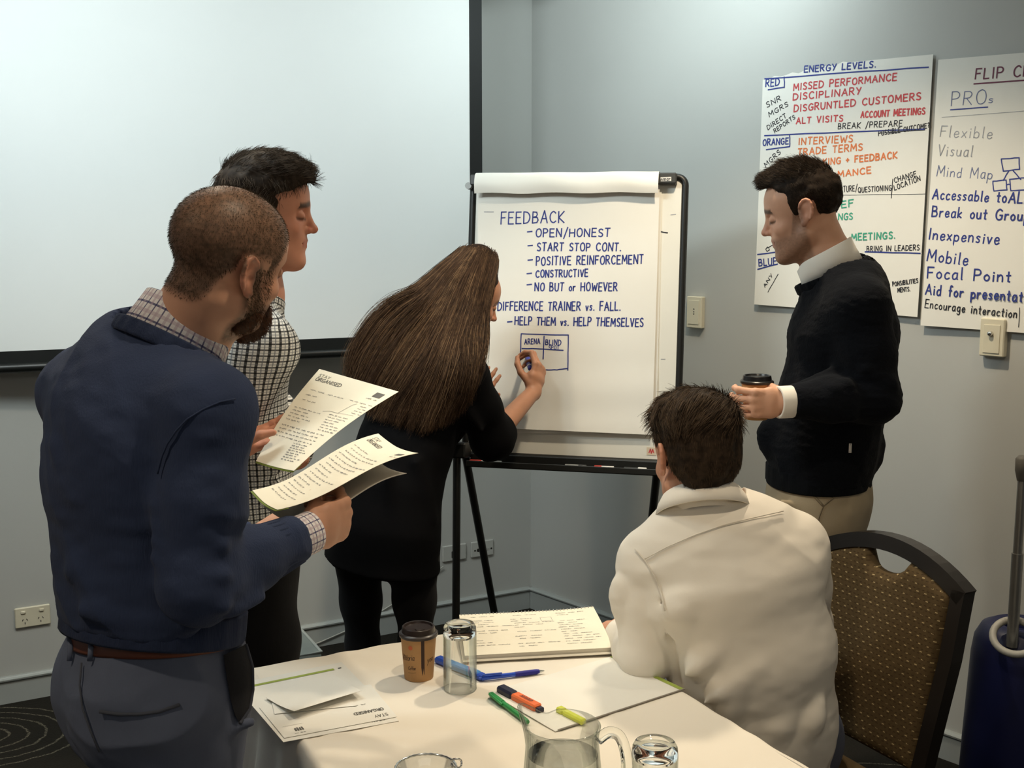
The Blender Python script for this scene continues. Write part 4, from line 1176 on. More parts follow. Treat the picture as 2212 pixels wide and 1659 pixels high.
# skin, cloth, hair materials
m_skin = mat('skin', 'd0a08a', rough=.5, var=.04, vscale=30, bump=.05, bscale=500, sss=.12, attr='skin_tone', spec=.4)
def knit_mat(name, col, bump=.25, var=.08, rough=.9, scale=(420, 420, 60), sheen=.04):
    m = mat(name, col, rough=rough, var=var, vscale=9, sheen=sheen, spec=.08)
    N, L, b = nodes(m)
    tc = N.new('ShaderNodeTexCoord'); mp = N.new('ShaderNodeMapping'); mp.inputs['Scale'].default_value = scale
    L.new(tc.outputs['Object'], mp.inputs[0])
    nz = N.new('ShaderNodeTexNoise'); nz.inputs['Scale'].default_value = 1.0; nz.inputs['Detail'].default_value = 2; L.new(mp.outputs[0], nz.inputs['Vector'])
    n3 = N.new('ShaderNodeTexNoise'); n3.inputs['Scale'].default_value = 22; n3.inputs['Detail'].default_value = 4; L.new(tc.outputs['Object'], n3.inputs['Vector'])
    ad = N.new('ShaderNodeMath'); ad.operation = 'MULTIPLY_ADD'; ad.inputs[1].default_value = 2.0; L.new(n3.outputs['Fac'], ad.inputs[0]); L.new(nz.outputs['Fac'], ad.inputs[2])
    bp = N.new('ShaderNodeBump'); bp.inputs['Strength'].default_value = bump; bp.inputs['Distance'].default_value = .003
    L.new(ad.outputs[0], bp.inputs['Height']); L.new(bp.outputs[0], b.inputs['Normal'])
    return m
def check_mat(name, base, lines, bump=.1):
    """woven check: lines = [(axis, spacing, offset, width, colour, strength)]"""
    m = mat(name, base, rough=.8, var=.03, vscale=14, spec=.2)
    N, L, b = nodes(m)
    at = N.new('ShaderNodeAttribute'); at.attribute_name = 'weave'
    sp_ = N.new('ShaderNodeSeparateXYZ'); L.new(at.outputs['Vector'], sp_.inputs[0])
    cur = b.inputs['Base Color'].links[0].from_socket
    for (ax, spc, off, wd, col, st) in lines:
        d = N.new('ShaderNodeMath'); d.operation = 'MULTIPLY_ADD'; d.inputs[1].default_value = 1 / spc; d.inputs[2].default_value = off + 50
        L.new(sp_.outputs[ax], d.inputs[0])
        fr_ = N.new('ShaderNodeMath'); fr_.operation = 'FRACT'; L.new(d.outputs[0], fr_.inputs[0])
        cp = N.new('ShaderNodeMath'); cp.operation = 'COMPARE'; cp.inputs[1].default_value = .5; cp.inputs[2].default_value = wd / spc / 2
        L.new(fr_.outputs[0], cp.inputs[0])
        ml = N.new('ShaderNodeMath'); ml.operation = 'MULTIPLY'; ml.inputs[1].default_value = st; L.new(cp.outputs[0], ml.inputs[0])
        mx = N.new('ShaderNodeMix'); mx.data_type = 'RGBA'; L.new(ml.outputs[0], mx.inputs[0]); L.new(cur, mx.inputs[6]); mx.inputs[7].default_value = (*lin(col), 1)
        cur = mx.outputs[2]
    L.new(cur, b.inputs['Base Color'])
    return m
def hair_mat(name, c0, c1, scale=90):
    m = mat(name, c0, rough=.62, var=.0, spec=.12)
    N, L, b = nodes(m)
    tc = N.new('ShaderNodeTexCoord'); nz = N.new('ShaderNodeTexNoise'); nz.inputs['Scale'].default_value = scale; nz.inputs['Detail'].default_value = 5
    L.new(tc.outputs['Object'], nz.inputs['Vector'])
    mr = N.new('ShaderNodeMapRange'); mr.inputs[1].default_value = .35; mr.inputs[2].default_value = .68; L.new(nz.outputs['Fac'], mr.inputs[0])
    mx = N.new('ShaderNodeMix'); mx.data_type = 'RGBA'; mx.inputs[6].default_value = (*lin(c0), 1); mx.inputs[7].default_value = (*lin(c1), 1)
    hi = N.new('ShaderNodeHairInfo')
    ad = N.new('ShaderNodeMath'); ad.operation = 'MULTIPLY_ADD'; ad.inputs[1].default_value = .3; L.new(mr.outputs[0], ad.inputs[0])
    m2 = N.new('ShaderNodeMath'); m2.operation = 'MULTIPLY'; m2.inputs[1].default_value = .7; L.new(hi.outputs['Random'], m2.inputs[0]); L.new(m2.outputs[0], ad.inputs[2])
    L.new(ad.outputs[0], mx.inputs[0]); L.new(mx.outputs[2], b.inputs['Base Color'])
    return m
def garment(name, S, m, root, vox=.0045, uvf=None, fold=None, rl=1):
    V, F = S.mesh(vox)
    V = relax(V, F, rl, .5)
    if fold is not None:
        V = V + vnormals(V, F) * fold(V)[:, None]
    return np_mesh(name, V, F, m, root, uv=(uvf(V) if uvf else None)), V, F
def skin_col(V, H, base, red=.5, beard=0.0, bcol='5a4637', brow='3a2c22', scalp=None):
    """natural colouring of skin: lips, ears, nose and knuckles ruddier, brows and beard shadow darker"""
    b = np.array(lin(base)); c = np.tile(b, (len(V), 1)) * (1 + .05 * vnoise(V, 40, 2))[:, None]
    q = H.loc(V); x, y, z = q.T; ax_ = np.abs(x); hd = (np.abs(q).max(1) < .16)
    rd = np.array(lin('b5654f'))
    def mix(w, col): 
        nonlocal c
        w = (w * hd)[:, None]; c = c * (1 - w) + np.array(col) * w
    mix(.35 * red * np.exp(-((ax_ - .045) / .02) ** 2 - ((z + .018) / .022) ** 2) * (y > .03), rd)
    mix(.6 * red * np.exp(-((z + .022) / .014) ** 2) * (y > .094), rd)
    mix(.55 * red * (ax_ > .078) * (np.abs(z) < .045) * (y < .02), lin('c0705a'))
    mix(.6 * np.exp(-((z + .056) / .0095) ** 4) * (ax_ < .024) * (y > .074), lin('a85f55'))
    mix(.92 * np.exp(-((z - .029 - .004 * np.cos(ax_ * 60)) / .007) ** 4) * (ax_ > .012) * (ax_ < .052) * (y > .055), lin(brow))
    mix(.75 * np.exp(-((z + .0030) / .0036) ** 2) * (np.abs(ax_ - .031) < .018) * (y > .058), lin('2a1d18'))
    if beard:
        zl = -.045 + .070 * sm(.042, .010, y)
        w = sm(.006, -.012, z - zl) * sm(-.012, .002, y) * sm(-.135, -.112, z)
        w = w * (1 - .8 * np.exp(-((z + .056) / .010) ** 4) * (ax_ < .022) * (y > .078))
        mix(beard * w * (.8 + .2 * vnoise(V, 300, 5)), lin(bcol))
    if scalp is not None:
        mix(scalp(x, y, z) * (.85 + .15 * vnoise(V, 260, 7)), lin(bcol))
    return c

def creases(V, along, amp, fp, fa, seed=1, sharp=1.6):
    """long soft cloth folds running in one direction"""
    a = unit(along); b = unit(np.cross(a, vec(.3, -1, .2))); c = np.cross(a, b)
    q = np.stack([V @ a * fa, V @ b * fp, V @ c * fp], 1) + .35 * np.stack([vnoise(V, 7, seed + 5)] * 3, 1)
    n = vnoise(q, 1.0, seed)
    return amp * ((1 - np.abs(n)) ** sharp - .5)
def band(root, name, c, ax, sd, ra, rb, h, th, m, fl=0.0, rib=.0012, n=96):
    """knitted or woven band round a limb, neck or waist"""
    c = V3(c); ax = unit(ax); sd = unit(np.array(sd) - ax * np.dot(sd, ax)); o = np.cross(ax, sd); rows = []
    for (e, z) in ((0, -h / 2), (th * .7, -h / 2 - .001), (th, -h / 2 + .003), (th, h / 2 - .003), (th * .7, h / 2), (-.004, h / 2 - .001)):
        t = np.arange(n) * 2 * math.pi / n; rb_ = rib * np.sign(np.sin(t * n / 4)) * (e > th * .8)
        rows.append(c + ((ra + e + rb_ + fl * z) * np.cos(t))[:, None] * sd + ((rb + e + rb_ + fl * z) * np.sin(t))[:, None] * o + z * ax)
    V = np.concatenate(rows); k = len(rows)
    F = np.array([(i * n + j, i * n + (j + 1) % n, (i + 1) * n + (j + 1) % n, (i + 1) * n + j) for i in range(k - 1) for j in range(n)])
    uv = np.stack([np.tile(np.arange(n) / n * 2 * math.pi * ra, k), np.repeat(np.array([0, .005, .01, .01 + h, .015 + h, .02 + h]), n)], 1)
    return np_mesh(name, V, F, m, root, uv=uv)
def on_surf(Vt, x, y, lift=.0015, Y=2.0, reach=.008):
    """nearest surface point along the line of sight"""
    d = V3(ray(x, y)); d = d / np.linalg.norm(d); v = Vt - V3(CAM); t = v @ d; e = np.linalg.norm(v - t[:, None] * d, axis=1)
    ok = e < reach
    if not ok.any(): return V3(W(x, y, Y))
    return V3(CAM) + d * (t[ok].min() - lift)
def seam(parent, name, Vt, pts, rd, m, Y=2.0, flat=1, lift=.0005):
    q = []
    for i in range(len(pts) - 1):
        for k in range(4): q.append(tuple(np.array(pts[i]) * (1 - k / 4) + np.array(pts[i + 1]) * k / 4))
    q.append(pts[-1])
    return MB().tube([on_surf(Vt, *p, lift, Y) for p in q], rd, 8, flat=flat).build(name, m, parent, smooth=True)
def wrist_cut(K, el, wr, back=.012, gate=None):
    """end a sleeve square at the wrist"""
    el, wr = V3(el), V3(wr); w = unit(wr - el); c = wr - w * back; L = np.linalg.norm(wr - el)
    def f(P):
        q = P - c; t = q @ w; rad = np.linalg.norm(q - t[:, None] * w, axis=1)
        return np.where((rad < .075) & (t > -.05) & (t < .10), t, -1.0)
    K.p.append((f, c, 1e9, .004, 'cut'))
def neck_cut(K, c, ax, R=.098):
    c, ax = V3(c), unit(ax)
    def f(P):
        q = P - c; t = q @ ax; rad = np.linalg.norm(q - t[:, None] * ax, axis=1)
        return np.where((rad < R) & (t > -.05), np.minimum(t, R - rad + 0 * t), -1.0)
    K.p.append((f, c, 1e9, .004, 'cut'))
def flow_local(H, g):
    def f(p): return np.stack(g(*H.loc(p).T), 1) @ H.A
    return f
HL_Y = [-.13, -.075, -.047, -.036, -.006, .004, .022, .032, .06, .085, .12]
HL_Z = [-.085, -.078, -.035, .026, .030, -.016, -.014, .040, .056, .078, .078]

def push_out(B, P, target):
    """lay points on the outside of a volume"""
    sh = P.shape; Q = P.reshape(-1, 3).copy(); t = np.broadcast_to(target, sh[:-1]).reshape(-1)
    for _ in range(2):
        d = B.evalp(Q); e = .002
        g = np.stack([B.evalp(Q + np.eye(3)[k] * e) - d for k in range(3)], 1) / e
        g /= np.maximum(np.linalg.norm(g, axis=1), .3)[:, None]
        mv = np.clip(t - d, -.05, .05); mv = np.where(d < t + .012, mv, 0)
        Q = Q + g * mv[:, None]
    return Q.reshape(sh)
# ------------------------------------------------------------------ paper cups and glass
m_kraft = mat('kraft_cup_paper', 'b98d5c', rough=.7, var=.04, vscale=40)
m_lidb = mat('black_lid_plastic', '19191b', rough=.32)
m_lidn = mat('dark_brown_lid_plastic', '2a1e1a', rough=.35)
m_cupdk = mat('dark_brown_print', '3a241b', rough=.6)
def make_cup(root, h, r0, r1, mbody, mlid):
    o = root.location
    MB().lathe([(0, .002), (r0 - .001, .002), (r0, 0), (r0 + .0005, .001), (r1, h * .94), (r1 - .0015, h * .94), (r0 - .001, .004)], 48, o).build('cup_body', mbody, root, smooth=True, sharp=40)
    z = h * .90
    p = [(r1 + .0005, z), (r1 + .0025, z), (r1 + .0032, z + .002), (r1 + .0032, z + .0055), (r1 + .001, z + .0075), (r1 - .002, z + .0085), (r1 - .0035, z + .0185), (r1 - .005, z + .0200), (r1 - .0075, z + .0195), (r1 - .0095, z + .0155), (r1 - .0115, z + .0155), (0, z + .0150)]
    L = MB().lathe(p, 48, o).build('lid', mlid, root, smooth=True, sharp=35)
    return L

class Page:
    """bilinear page from four corners (top left, top right, bottom right, bottom left as read) with a bend"""
    def __init__(s, TL, TRr, BR, BL, bend=lambda u, v: 0.0, up=None):
        s.c = [Vector(p) for p in (TL, TRr, BR, BL)]; s.b = bend
        s.n = (s.c[1] - s.c[3]).cross(s.c[0] - s.c[2]).normalized()
        if up is not None and s.n.dot(up) < 0: s.n = -s.n
        s.w = ((s.c[1] - s.c[0]).length + (s.c[2] - s.c[3]).length) / 2; s.h = ((s.c[3] - s.c[0]).length + (s.c[2] - s.c[1]).length) / 2
    def p(s, u, v, off=0.0):
        a, b, c, d = s.c
        return a.lerp(b, u).lerp(d.lerp(c, u), v) + s.n * (s.b(u, v) + off)
    def sheet(s, name, m, par, th=.0005, off=0.0, nu=20, nv=26, u0=0, u1=1, v0=0, v1=1):
        P = [[s.p(u0 + (u1 - u0) * i / nu, v0 + (v1 - v0) * j / nv, off) for i in range(nu + 1)] for j in range(nv + 1)]
        a = (P[0][1] - P[0][0]).cross(P[1][0] - P[0][0])
        if a.dot(s.n) < 0: P = [r[::-1] for r in P]
        return MB().grid(P, th, s.n).build(name, m, par, smooth=True, sharp=40)
    def line(s, mb, pts, w, off=.0006):
        a = [s.p(u, v, off) for u, v in pts]; mb.ribbon(a, w, s.n)
    def text(s, mb, t, u, v, size, w, adv=1.0, off=.0006):
        x = 0
        for c in t:
            gw, sts = _glyph(c)
            for st in sts: s.line(mb, [(u + (x + px) * size / s.w, v - py * size * 1.25 / s.h) for px, py in st], w, off)
            x += (gw + .2) * adv
    def scrawl(s, mb, u, v, length, size, w, rg, slope=0.0, off=.0006):
        """a line of small cursive handwriting"""
        x = 0
        while x < length:
            wl = rg.uniform(.03, .09); pts = []; k = int(wl * s.w / (size * .32)) + 2
            for i in range(k):
                pts.append((u + x + wl * i / k, v + slope * x + (rg.uniform(-.5, .5) * size + (size * .4 if i % 2 else -size * .3) * (1 + .7 * (rg.random() < .15))) / s.h))
            q = []
            for i in range(len(pts) - 1):
                q += [pts[i], tuple((np.array(pts[i]) + np.array(pts[i + 1])) / 2)]
            s.line(mb, q + [pts[-1]], w, off); x += wl + rg.uniform(.012, .03)


b1 = lambda u, v: .010 * math.sin(v * 3.1) + .012 * (u - .5) ** 2 * v - .006 * v ** 3
PG1 = Page(W(690, 797, 2.56), W(861, 846, 2.46), W(634, 1015, 2.30), W(552, 994, 2.38), b1, -_F)
b2 = lambda u, v: .030 * (abs(u - .45) ** 1.6) * (1 - .3 * v) + .010 * math.sin(v * 5.0 + .6) + .016 * max(0, v - .75) * (1 - u)
PG2 = Page(W(820, 951, 2.25), W(907, 998, 2.07), W(600, 1103, 1.86), W(546, 1063, 2.05), b2, -_F)
m_dtr = knit_mat('charcoal_trouser_cloth', '5b6275', .12, .06, .8)
m_shoe = mat('black_shoe_leather', '17171a', rough=.4)
m_belt = mat('brown_belt_leather', '6b3d2c', rough=.5)
def shoe(root, foot, f, sc=1.0):
    f = unit(vec(f[0], f[1], 0)); x, y = foot[0], foot[1]
    S = Sdf(); p = vec(x, y, 0)
    S.seg(p - f * .06 + vec(0, 0, .045), p + f * .10 + vec(0, 0, .036), (.036, .042), (.044, .034), np.cross(f, vec(0, 0, 1)), .02)
    S.ell(p + f * .15 + vec(0, 0, .032), (.040, .05, .028), np.stack([np.cross(f, vec(0, 0, 1)), f, vec(0, 0, 1)]), .02)
    S.rc(p - f * .05 + vec(0, 0, .06), p - f * .04 + vec(0, 0, .10), .036, .040, .02)
    S.cut(p + vec(0, 0, .004), (0, 0, -1))
    V, F = S.mesh(.006); return np_mesh('shoe', V, F, m_shoe, root)
def leg_pts(hip, knee, ank): return [hip, (V3(hip) + V3(knee)) / 2, knee, (V3(knee) * .6 + V3(ank) * .4), ank]

# ================================================================== man in the navy sweater (nearest, left)
def man_navy():
    f = unit(vec(math.cos(math.radians(36)), math.sin(math.radians(36)), 0)); r = np.cross(f, vec(0, 0, 1)); Z = vec(0, 0, 1)
    pel = V3(W(338, 1470, 1.90))
    root = thing('person', 'man in navy sweater with shaved head and beard, holding the lower sheet of notes', 'person', (pel[0], pel[1], 0), 0, 'people around the flip chart')
    H = Head(W(489, 568, 1.875), (math.cos(math.radians(50)), math.sin(math.radians(50))), 8, 16, 1.0)
    torso = [(W(392, 735, 1.90), .078, .075), (W(322, 812, 1.90), .150, .095), (W(290, 890, 1.90), .190, .120), (W(288, 1030, 1.90), .188, .126), (W(312, 1220, 1.90), .181, .130), (W(332, 1380, 1.90), .186, .145)]
    torso = [(V3(c), a, b, r) for c, a, b in torso]
    shR, elR, wrR = V3(W(446, 892, 1.75)), V3(W(430, 1262, 1.71)), V3(W(648, 1160, 1.89))
    shL = V3(W(176, 852, 2.02)); elL = shL + f * .10 + vec(0, 0, -.28); wrL = V3(W(556, 1172, 2.13))
    hipR, hipL = pel + r * .085, pel - r * .085
    kR = vec(pel[0] + r[0] * .09 + f[0] * .03, pel[1] + r[1] * .09 + f[1] * .03, .50); kL = hipL + f * .12; kL[2] = .50
    aR = kR - f * .02; aR[2] = .09; aL = kL + f * .02; aL[2] = .09
    # skin
    S = Sdf()
    S.spine([(c, a - .020, b - .018, s) for c, a, b, s in torso[1:4]] + [(torso[4][0], .148, .100, r), (torso[5][0], .142, .098, r)], .04); S.rc(V3(W(404, 720, 1.90)), torso[1][0] + vec(0, 0, -.02), .066, .06, .03)
    S.rc(H.w(0, -.022, -.045), V3(W(404, 720, 1.90)), .062, .068, .03)
    S.chain([shR, elR, wrR], [.052, .040, .030], .03); S.chain([shL, elL, wrL], [.048, .040, .029], .03)
    S.seg(pel + Z * .04, pel - Z * .04, (.142, .10), (.15, .115), r, .04)
    for h, k_, a_ in ((hipR, kR, aR), (hipL, kL, aL)): S.chain(leg_pts(h, k_, a_), [.08, .068, .052, .05, .038], .03); S.rc(a_, a_ + f * .12 - Z * .05, .035, .025, .02)
    H.skull(S, nose=.7); H.ears(S)
    dh = unit(V3(W(742, 1120, 1.98)) - wrR)
    hand(S, wrR + dh * .018, dh, unit(vec(-.30, .92, .15)), unit(vec(-.2, .0, .95)), ((.95, 1.2, .5), (1.05, 1.25, .6), (1.1, 1.3, .6), (1.15, 1.3, .6)),
         ((.75, .12, .6), (.8, -.35, .5), (.7, -.5, .5)), 1.06)
    dl_ = unit(V3(W(650, 1118, 2.16)) - wrL)
    hand(S, wrL, dl_, unit(vec(.1, -.3, .95)), unit(vec(-.3, -.9, 0)), ((.2, .3, .2),) * 4, ((.6, .6, .3), (.9, .2, .3), (1, 0, .2)), 1.0)
    V, F = S.mesh(.0033); V = relax(V, F, 1, .4)
    def scalp(x, y, z):
        zl = .062 * sm(.03, .075, y) - .002 + .03 * sm(.04, .0, y) * 0 - .062 * sm(-.03, -.075, y)
        zl = np.where((y > -.03) & (y < .03), .024, zl)
        return .95 * sm(-.006, .018, z - zl)
    col = skin_col(V, H, 'cf9c80', .8, .85, '3b3024', '3a2a20', scalp)
    body = np_mesh('body', V, F, m_skin, root, color=col)
    # cropped hair and beard
    mh = hair_mat('cropped_brown_hair', '2e251b', '4e4232', 160)
    q = H.loc(V[F].mean(1)); 
    fc = V[F].mean(1)
    def pk(p):
        x, y, z = H.loc(p).T
        return (scalp(x, y, z) > .35) * (np.abs(H.loc(p)).max(1) < .17) * ~((np.abs(x) > .076) & (z < .035) & (y > -.035)) * 1.0
    strands('cropped_hair', root, V, F, 9000, mh, lambda p: np.tile(vec(0, 0, -1) + f * -.2, (len(p), 1)), .006, .00032, 3, 1.2, .3, seed=4, pick=pk)
    def pk2(p):
        x, y, z = H.loc(p).T
        return (y > .004) * (y < .050) * (z > -.085) * (z < .016) * (np.abs(x) > .03) * sm(.060, .030, y) * (np.abs(x) < .078) + 1e-9
    strands('sideburn_hair', root, V, F, 2600, mh, lambda p: np.tile(vec(0, 0, -1) + f * .2, (len(p), 1)), .008, .00032, 3, .8, .35, seed=6, pick=pk2)
    mb_ = hair_mat('brown_beard_hair', '33231a', '6b452e', 120)
    B = Sdf()
    for a in (((0, .062, -.075), (.044, .040, .045), .02), ((.046, .022, -.062), (.020, .032, .042), .02), ((-.046, .022, -.062), (.020, .032, .042), .02), ((0, .066, -.102), (.034, .030, .024), .02)):
        H.ell(B, *a)
    B.p.append((lambda P: (lambda q: np.maximum(q[:, 2] - (-.052 + .072 * sm(.035, .010, q[:, 1])), .002 - q[:, 1]) * .8)(H.loc(P)), H.c, 1e9, .012, 'cut'))
    Vb, Fb = B.mesh(.0034); Vb = Vb + vnormals(Vb, Fb) * (.0025 * vnoise(Vb, 90, 3))[:, None]
    bo = np_mesh('beard', Vb, Fb, mb_, root)
    strands('beard_hair', bo, Vb, Fb, 5000, mb_, lambda p: np.tile(vec(0, 0, -1) + f * .25, (len(p), 1)), .012, .00035, 4, .5, .45, seed=8)
    # sweater
    K = Sdf()
    K.spine(torso[1:], .05)
    K.seg(torso[0][0] - Z * .03, torso[1][0], (.085, .082), (.150, .092), r, .04)
    K.chain([torso[1][0] + r * .06 - Z * .01, shR], [.078, .070], .05); K.chain([torso[1][0] - r * .04, shL], [.088, .066], .06)
    mid = (shR + elR) / 2
    K.chain([shR, mid, elR], [.071, .062, .056], .03); K.chain([elR, (elR + wrR) / 2, wrR], [.056, .050, .039], .03)
    K.chain([shL, elL, wrL], [.064, .054, .040], .03)
    nk = unit(H.w(0, -.02, -.06) - V3(W(392, 742, 1.90)))
    wd = unit(wrR - elR)
    # folds round the elbow, across the back and above the hem
    rg = random.Random(3)
    for i in range(7):
        t = .25 + .5 * i / 6
        p = elR + (wrR - elR) * (t * .62) + vec(0, 0, .0); a = p + vec(-.02, -.052, .035); b_ = p + vec(.03, -.040, -.045)
        K.rc(a, b_, .0075, .005, .016)
    for i in range(4):
        p = elR + (shR - elR) * (.10 + .1 * i); K.rc(p + vec(-.06, -.02, .02), p + vec(.045, -.04, -.05 + .02 * i), .007, .006, .02)
    for (x0, y0, x1, y1, Y) in ((140, 960, 230, 1120, 1.80), (210, 1000, 300, 1180, 1.765), (160, 1230, 330, 1290, 1.775), (180, 1320, 420, 1345, 1.745), (330, 900, 350, 1120, 1.74)):
        K.rc(W(x0, y0, Y), W(x1, y1, Y), .008, .006, .03)
    K.cut(W(332, 1347, 1.90), (-.08, -.20, -1), .006)
    wrist_cut(K, elR, wrR); wrist_cut(K, elL, wrL)
    ax_n = unit(vec(.42, .30, .86)); cN = V3(W(394, 712, 1.90)); neck_cut(K, cN - ax_n * .034, ax_n, .106)
    ms = knit_mat('navy_wool_knit', '303a54', .34, .08, .92)
    kn_, Vk, _ = garment('sweater', K, ms, root, .0042, fold=lambda V: creases(V, r * .5 - Z, .0075, 11, 3.0, 2) + .0015 * vnoise(V * vec(1, 1, 1.8), 30, 2))
    # ribbed bands: neck, hem, cuff
    seam(kn_, 'sleeve_seam', Vk, [(508, 862), (476, 868), (439, 884), (405, 905), (381, 930), (362, 958), (350, 985), (340, 1024)], .0015, ms, 1.7, 1, -.0006)
    mr = knit_mat('navy_rib_knit', '29324a', .5, .06, .92, (500, 500, 8))
    band(root, 'neck_rib', cN - ax_n * .036, ax_n, r, .096, .095, .026, .006, mr)
    band(root, 'hem_rib', W(332, 1335, 1.90), vec(.08, .20, 1), r, .1845, .1425, .048, .005, mr)
    band(root, 'cuff_rib', wrR - wd * .045, wd, Z, .041, .039, .06, .0035, mr, -.10)
    mc = check_mat('lilac_check_shirting', 'e6e2e2', [(0, .017, .0, .0022, '3b3a68', .85), (1, .017, .15, .0022, '3b3a68', .85), (0, .017, .5, .004, 'b79fae', .5), (1, .017, .62, .004, 'b79fae', .5)])
    collar(root, cN - ax_n * .020, ax_n, f, .075, .073, .056, mc, .30, .040, .017)
    band(root, 'shirt_cuff', wrR + wd * .002, wd, Z, .034, .031, .052, .003, mc, 0, 0)
    # trousers with belt, loops and pockets
    K = Sdf()
    K.seg(V3(W(336, 1380, 1.90)), pel, (.170, .130), (.178, .142), r, .04)
    K.seg(pel, pel - Z * .05, (.178, .142), (.172, .138), r, .04)
    K.ell(pel + r * .075 - f * .055 - Z * .02, (.085, .085, .095), None, .05); K.ell(pel - r * .075 - f * .055 - Z * .02, (.085, .085, .095), None, .05)
    for h, k_, a_ in ((hipR, kR, aR), (hipL, kL, aL)): K.chain(leg_pts(h - Z * .03, k_, a_), [.103, .092, .076, .070, .066], .03)
    K.cut(W(336, 1362, 1.90), (-.02, .20, 1), .004); K.cut(vec(0, 0, .035), (0, 0, -1))
    for (x0, y0, x1, y1, Y) in ((170, 1580, 300, 1640, 1.80), (240, 1630, 400, 1600, 1.775), (190, 1500, 205, 1640, 1.80), (420, 1600, 540, 1560, 1.80)):
        K.rc(W(x0, y0, Y), W(x1, y1, Y), .006, .005, .02)
    tr, Vt, Ft = garment('trousers', K, m_dtr, root, .0045, fold=lambda V: creases(V, r * .8 - Z * .5, .008, 12, 4, 6) + .0015 * vnoise(V, 34, 2))
    band(root, 'belt', W(336, 1364, 1.90), (-.02, .20, 1), r, .172, .133, .036, .003, m_belt, 0, 0)
    onT = lambda x, y, lift=.0015: on_surf(Vt, x, y, lift, 1.78)
    m_seam = knit_mat('charcoal_seam', '4a4d57', .1)
    def welt(name, pts, rd, m): return MB().tube([onT(*p) for p in pts], rd, 8, flat=1).build(name, m, tr, smooth=True)
    welt('back_pocket_welt', [(215, 1537), (255, 1543), (300, 1543), (345, 1537), (388, 1522)], .0028, m_seam)
    pL = [(483, 1415), (490, 1465), (499, 1515), (508, 1545), (517, 1562)]; pR = [(531, 1392), (545, 1440), (546, 1490), (539, 1532), (519, 1562)]
    q_ = MB(); q_.grid([[onT(*(np.array(a) * (1 - t) + np.array(b) * t), .0016) for t in (0, .25, .5, .75, 1)][::-1] for a, b in zip(pL, pR)]); q_.build('pocket_shade_patch', knit_mat('pocket_shade_cloth', '1c1d22', .1), tr, smooth=True)  # dark patch laid on the cloth, painting the shade inside the pocket
    welt('centre_seam', [(176, 1432), (172, 1480), (178, 1530), (196, 1580), (215, 1625)], .0016, m_seam)
    welt('side_pocket_edge', pR, .0032, m_seam)
    for x in (152, 196): 
        MB().tube([onT(x, 1374, .010), onT(x, 1400, .010), onT(x - 2, 1428, .002)], .0042, 8, flat=.4).build('belt_loop', m_dtr, tr, smooth=True)
    shoe(root, aR, f); shoe(root, aL, f)
    return root

# ================================================================== general standing or seated figure
def figure(root, H, torso, arms, skin, pel=None, pside=None, pr=(.16, .12), legs=(), neck_base=None, neck_r=(.056, .062), hands=None, female=False, beard=0.0, bcol='5a4637', brow='3a2c22', vox=.0033, thin=.012, red=.5, nose=1.0, lr=(.078, .066, .050, .048, .036)):
    """skin of the whole body as one surface"""
    S = Sdf()
    S.spine([(V3(c), a - thin - .008, b - thin - .006, s) for c, a, b, s in torso[1:]], .04)
    nb_ = V3(neck_base if neck_base is not None else torso[0][0]); S.rc(nb_, V3(torso[1][0]) - vec(0, 0, .02), neck_r[1], neck_r[1] * .72, .03)
    S.rc(H.w(0, -.022, -.045), neck_base if neck_base is not None else torso[0][0], neck_r[0], neck_r[1], .03)
    for a in arms: S.chain(a[0], [q - .013 for q in a[1][:-1]] + [a[2]], .03)
    if pel is not None: S.seg(pel + vec(0, 0, .02), pel - vec(0, 0, .04), (pr[0] - .028, pr[1] - .024), (pr[0] - .022, pr[1] - .020), pside, .04)
    for (h, k_, a_, fd) in legs:
        S.chain(leg_pts(h, k_, a_), lr, .03); S.rc(a_, V3(a_) + unit(fd) * .12 - vec(0, 0, .05), .034, .025, .02)
    H.skull(S, female, nose); H.ears(S)
    if hands: hands(S)
    V, F = S.mesh(vox); V = relax(V, F, 1, .4)
    body = np_mesh('body', V, F, m_skin, root, color=skin_col(V, H, skin, red, beard, bcol, brow))
    return body, V, F
def trousers(root, m, top, pel, side, pr, legs, rs=(.098, .088, .072, .066, .062), cutz=None, folds=(), name='trousers', vox=.005, seat=.05):
    K = Sdf(); Z = vec(0, 0, 1)
    K.seg(V3(top), pel, (pr[0] * .97, pr[1] * .97), pr, side, .04); K.seg(pel, pel - Z * .05, pr, (pr[0] * .97, pr[1] * .97), side, .04)
    for (h, k_, a_, fd) in legs: K.chain(leg_pts(V3(h) - Z * .02, k_, a_), rs, .03)
    for q in folds: K.rc(q[0], q[1], q[2], q[2] * .7, .02)
    K.cut(top, (0, 0, 1)); 
    if cutz is not None: K.cut(vec(0, 0, cutz), (0, 0, -1))
    return garment(name, K, m, root, vox, fold=lambda V: .003 * vnoise(V * vec(1, 1, .6), 14, 6))

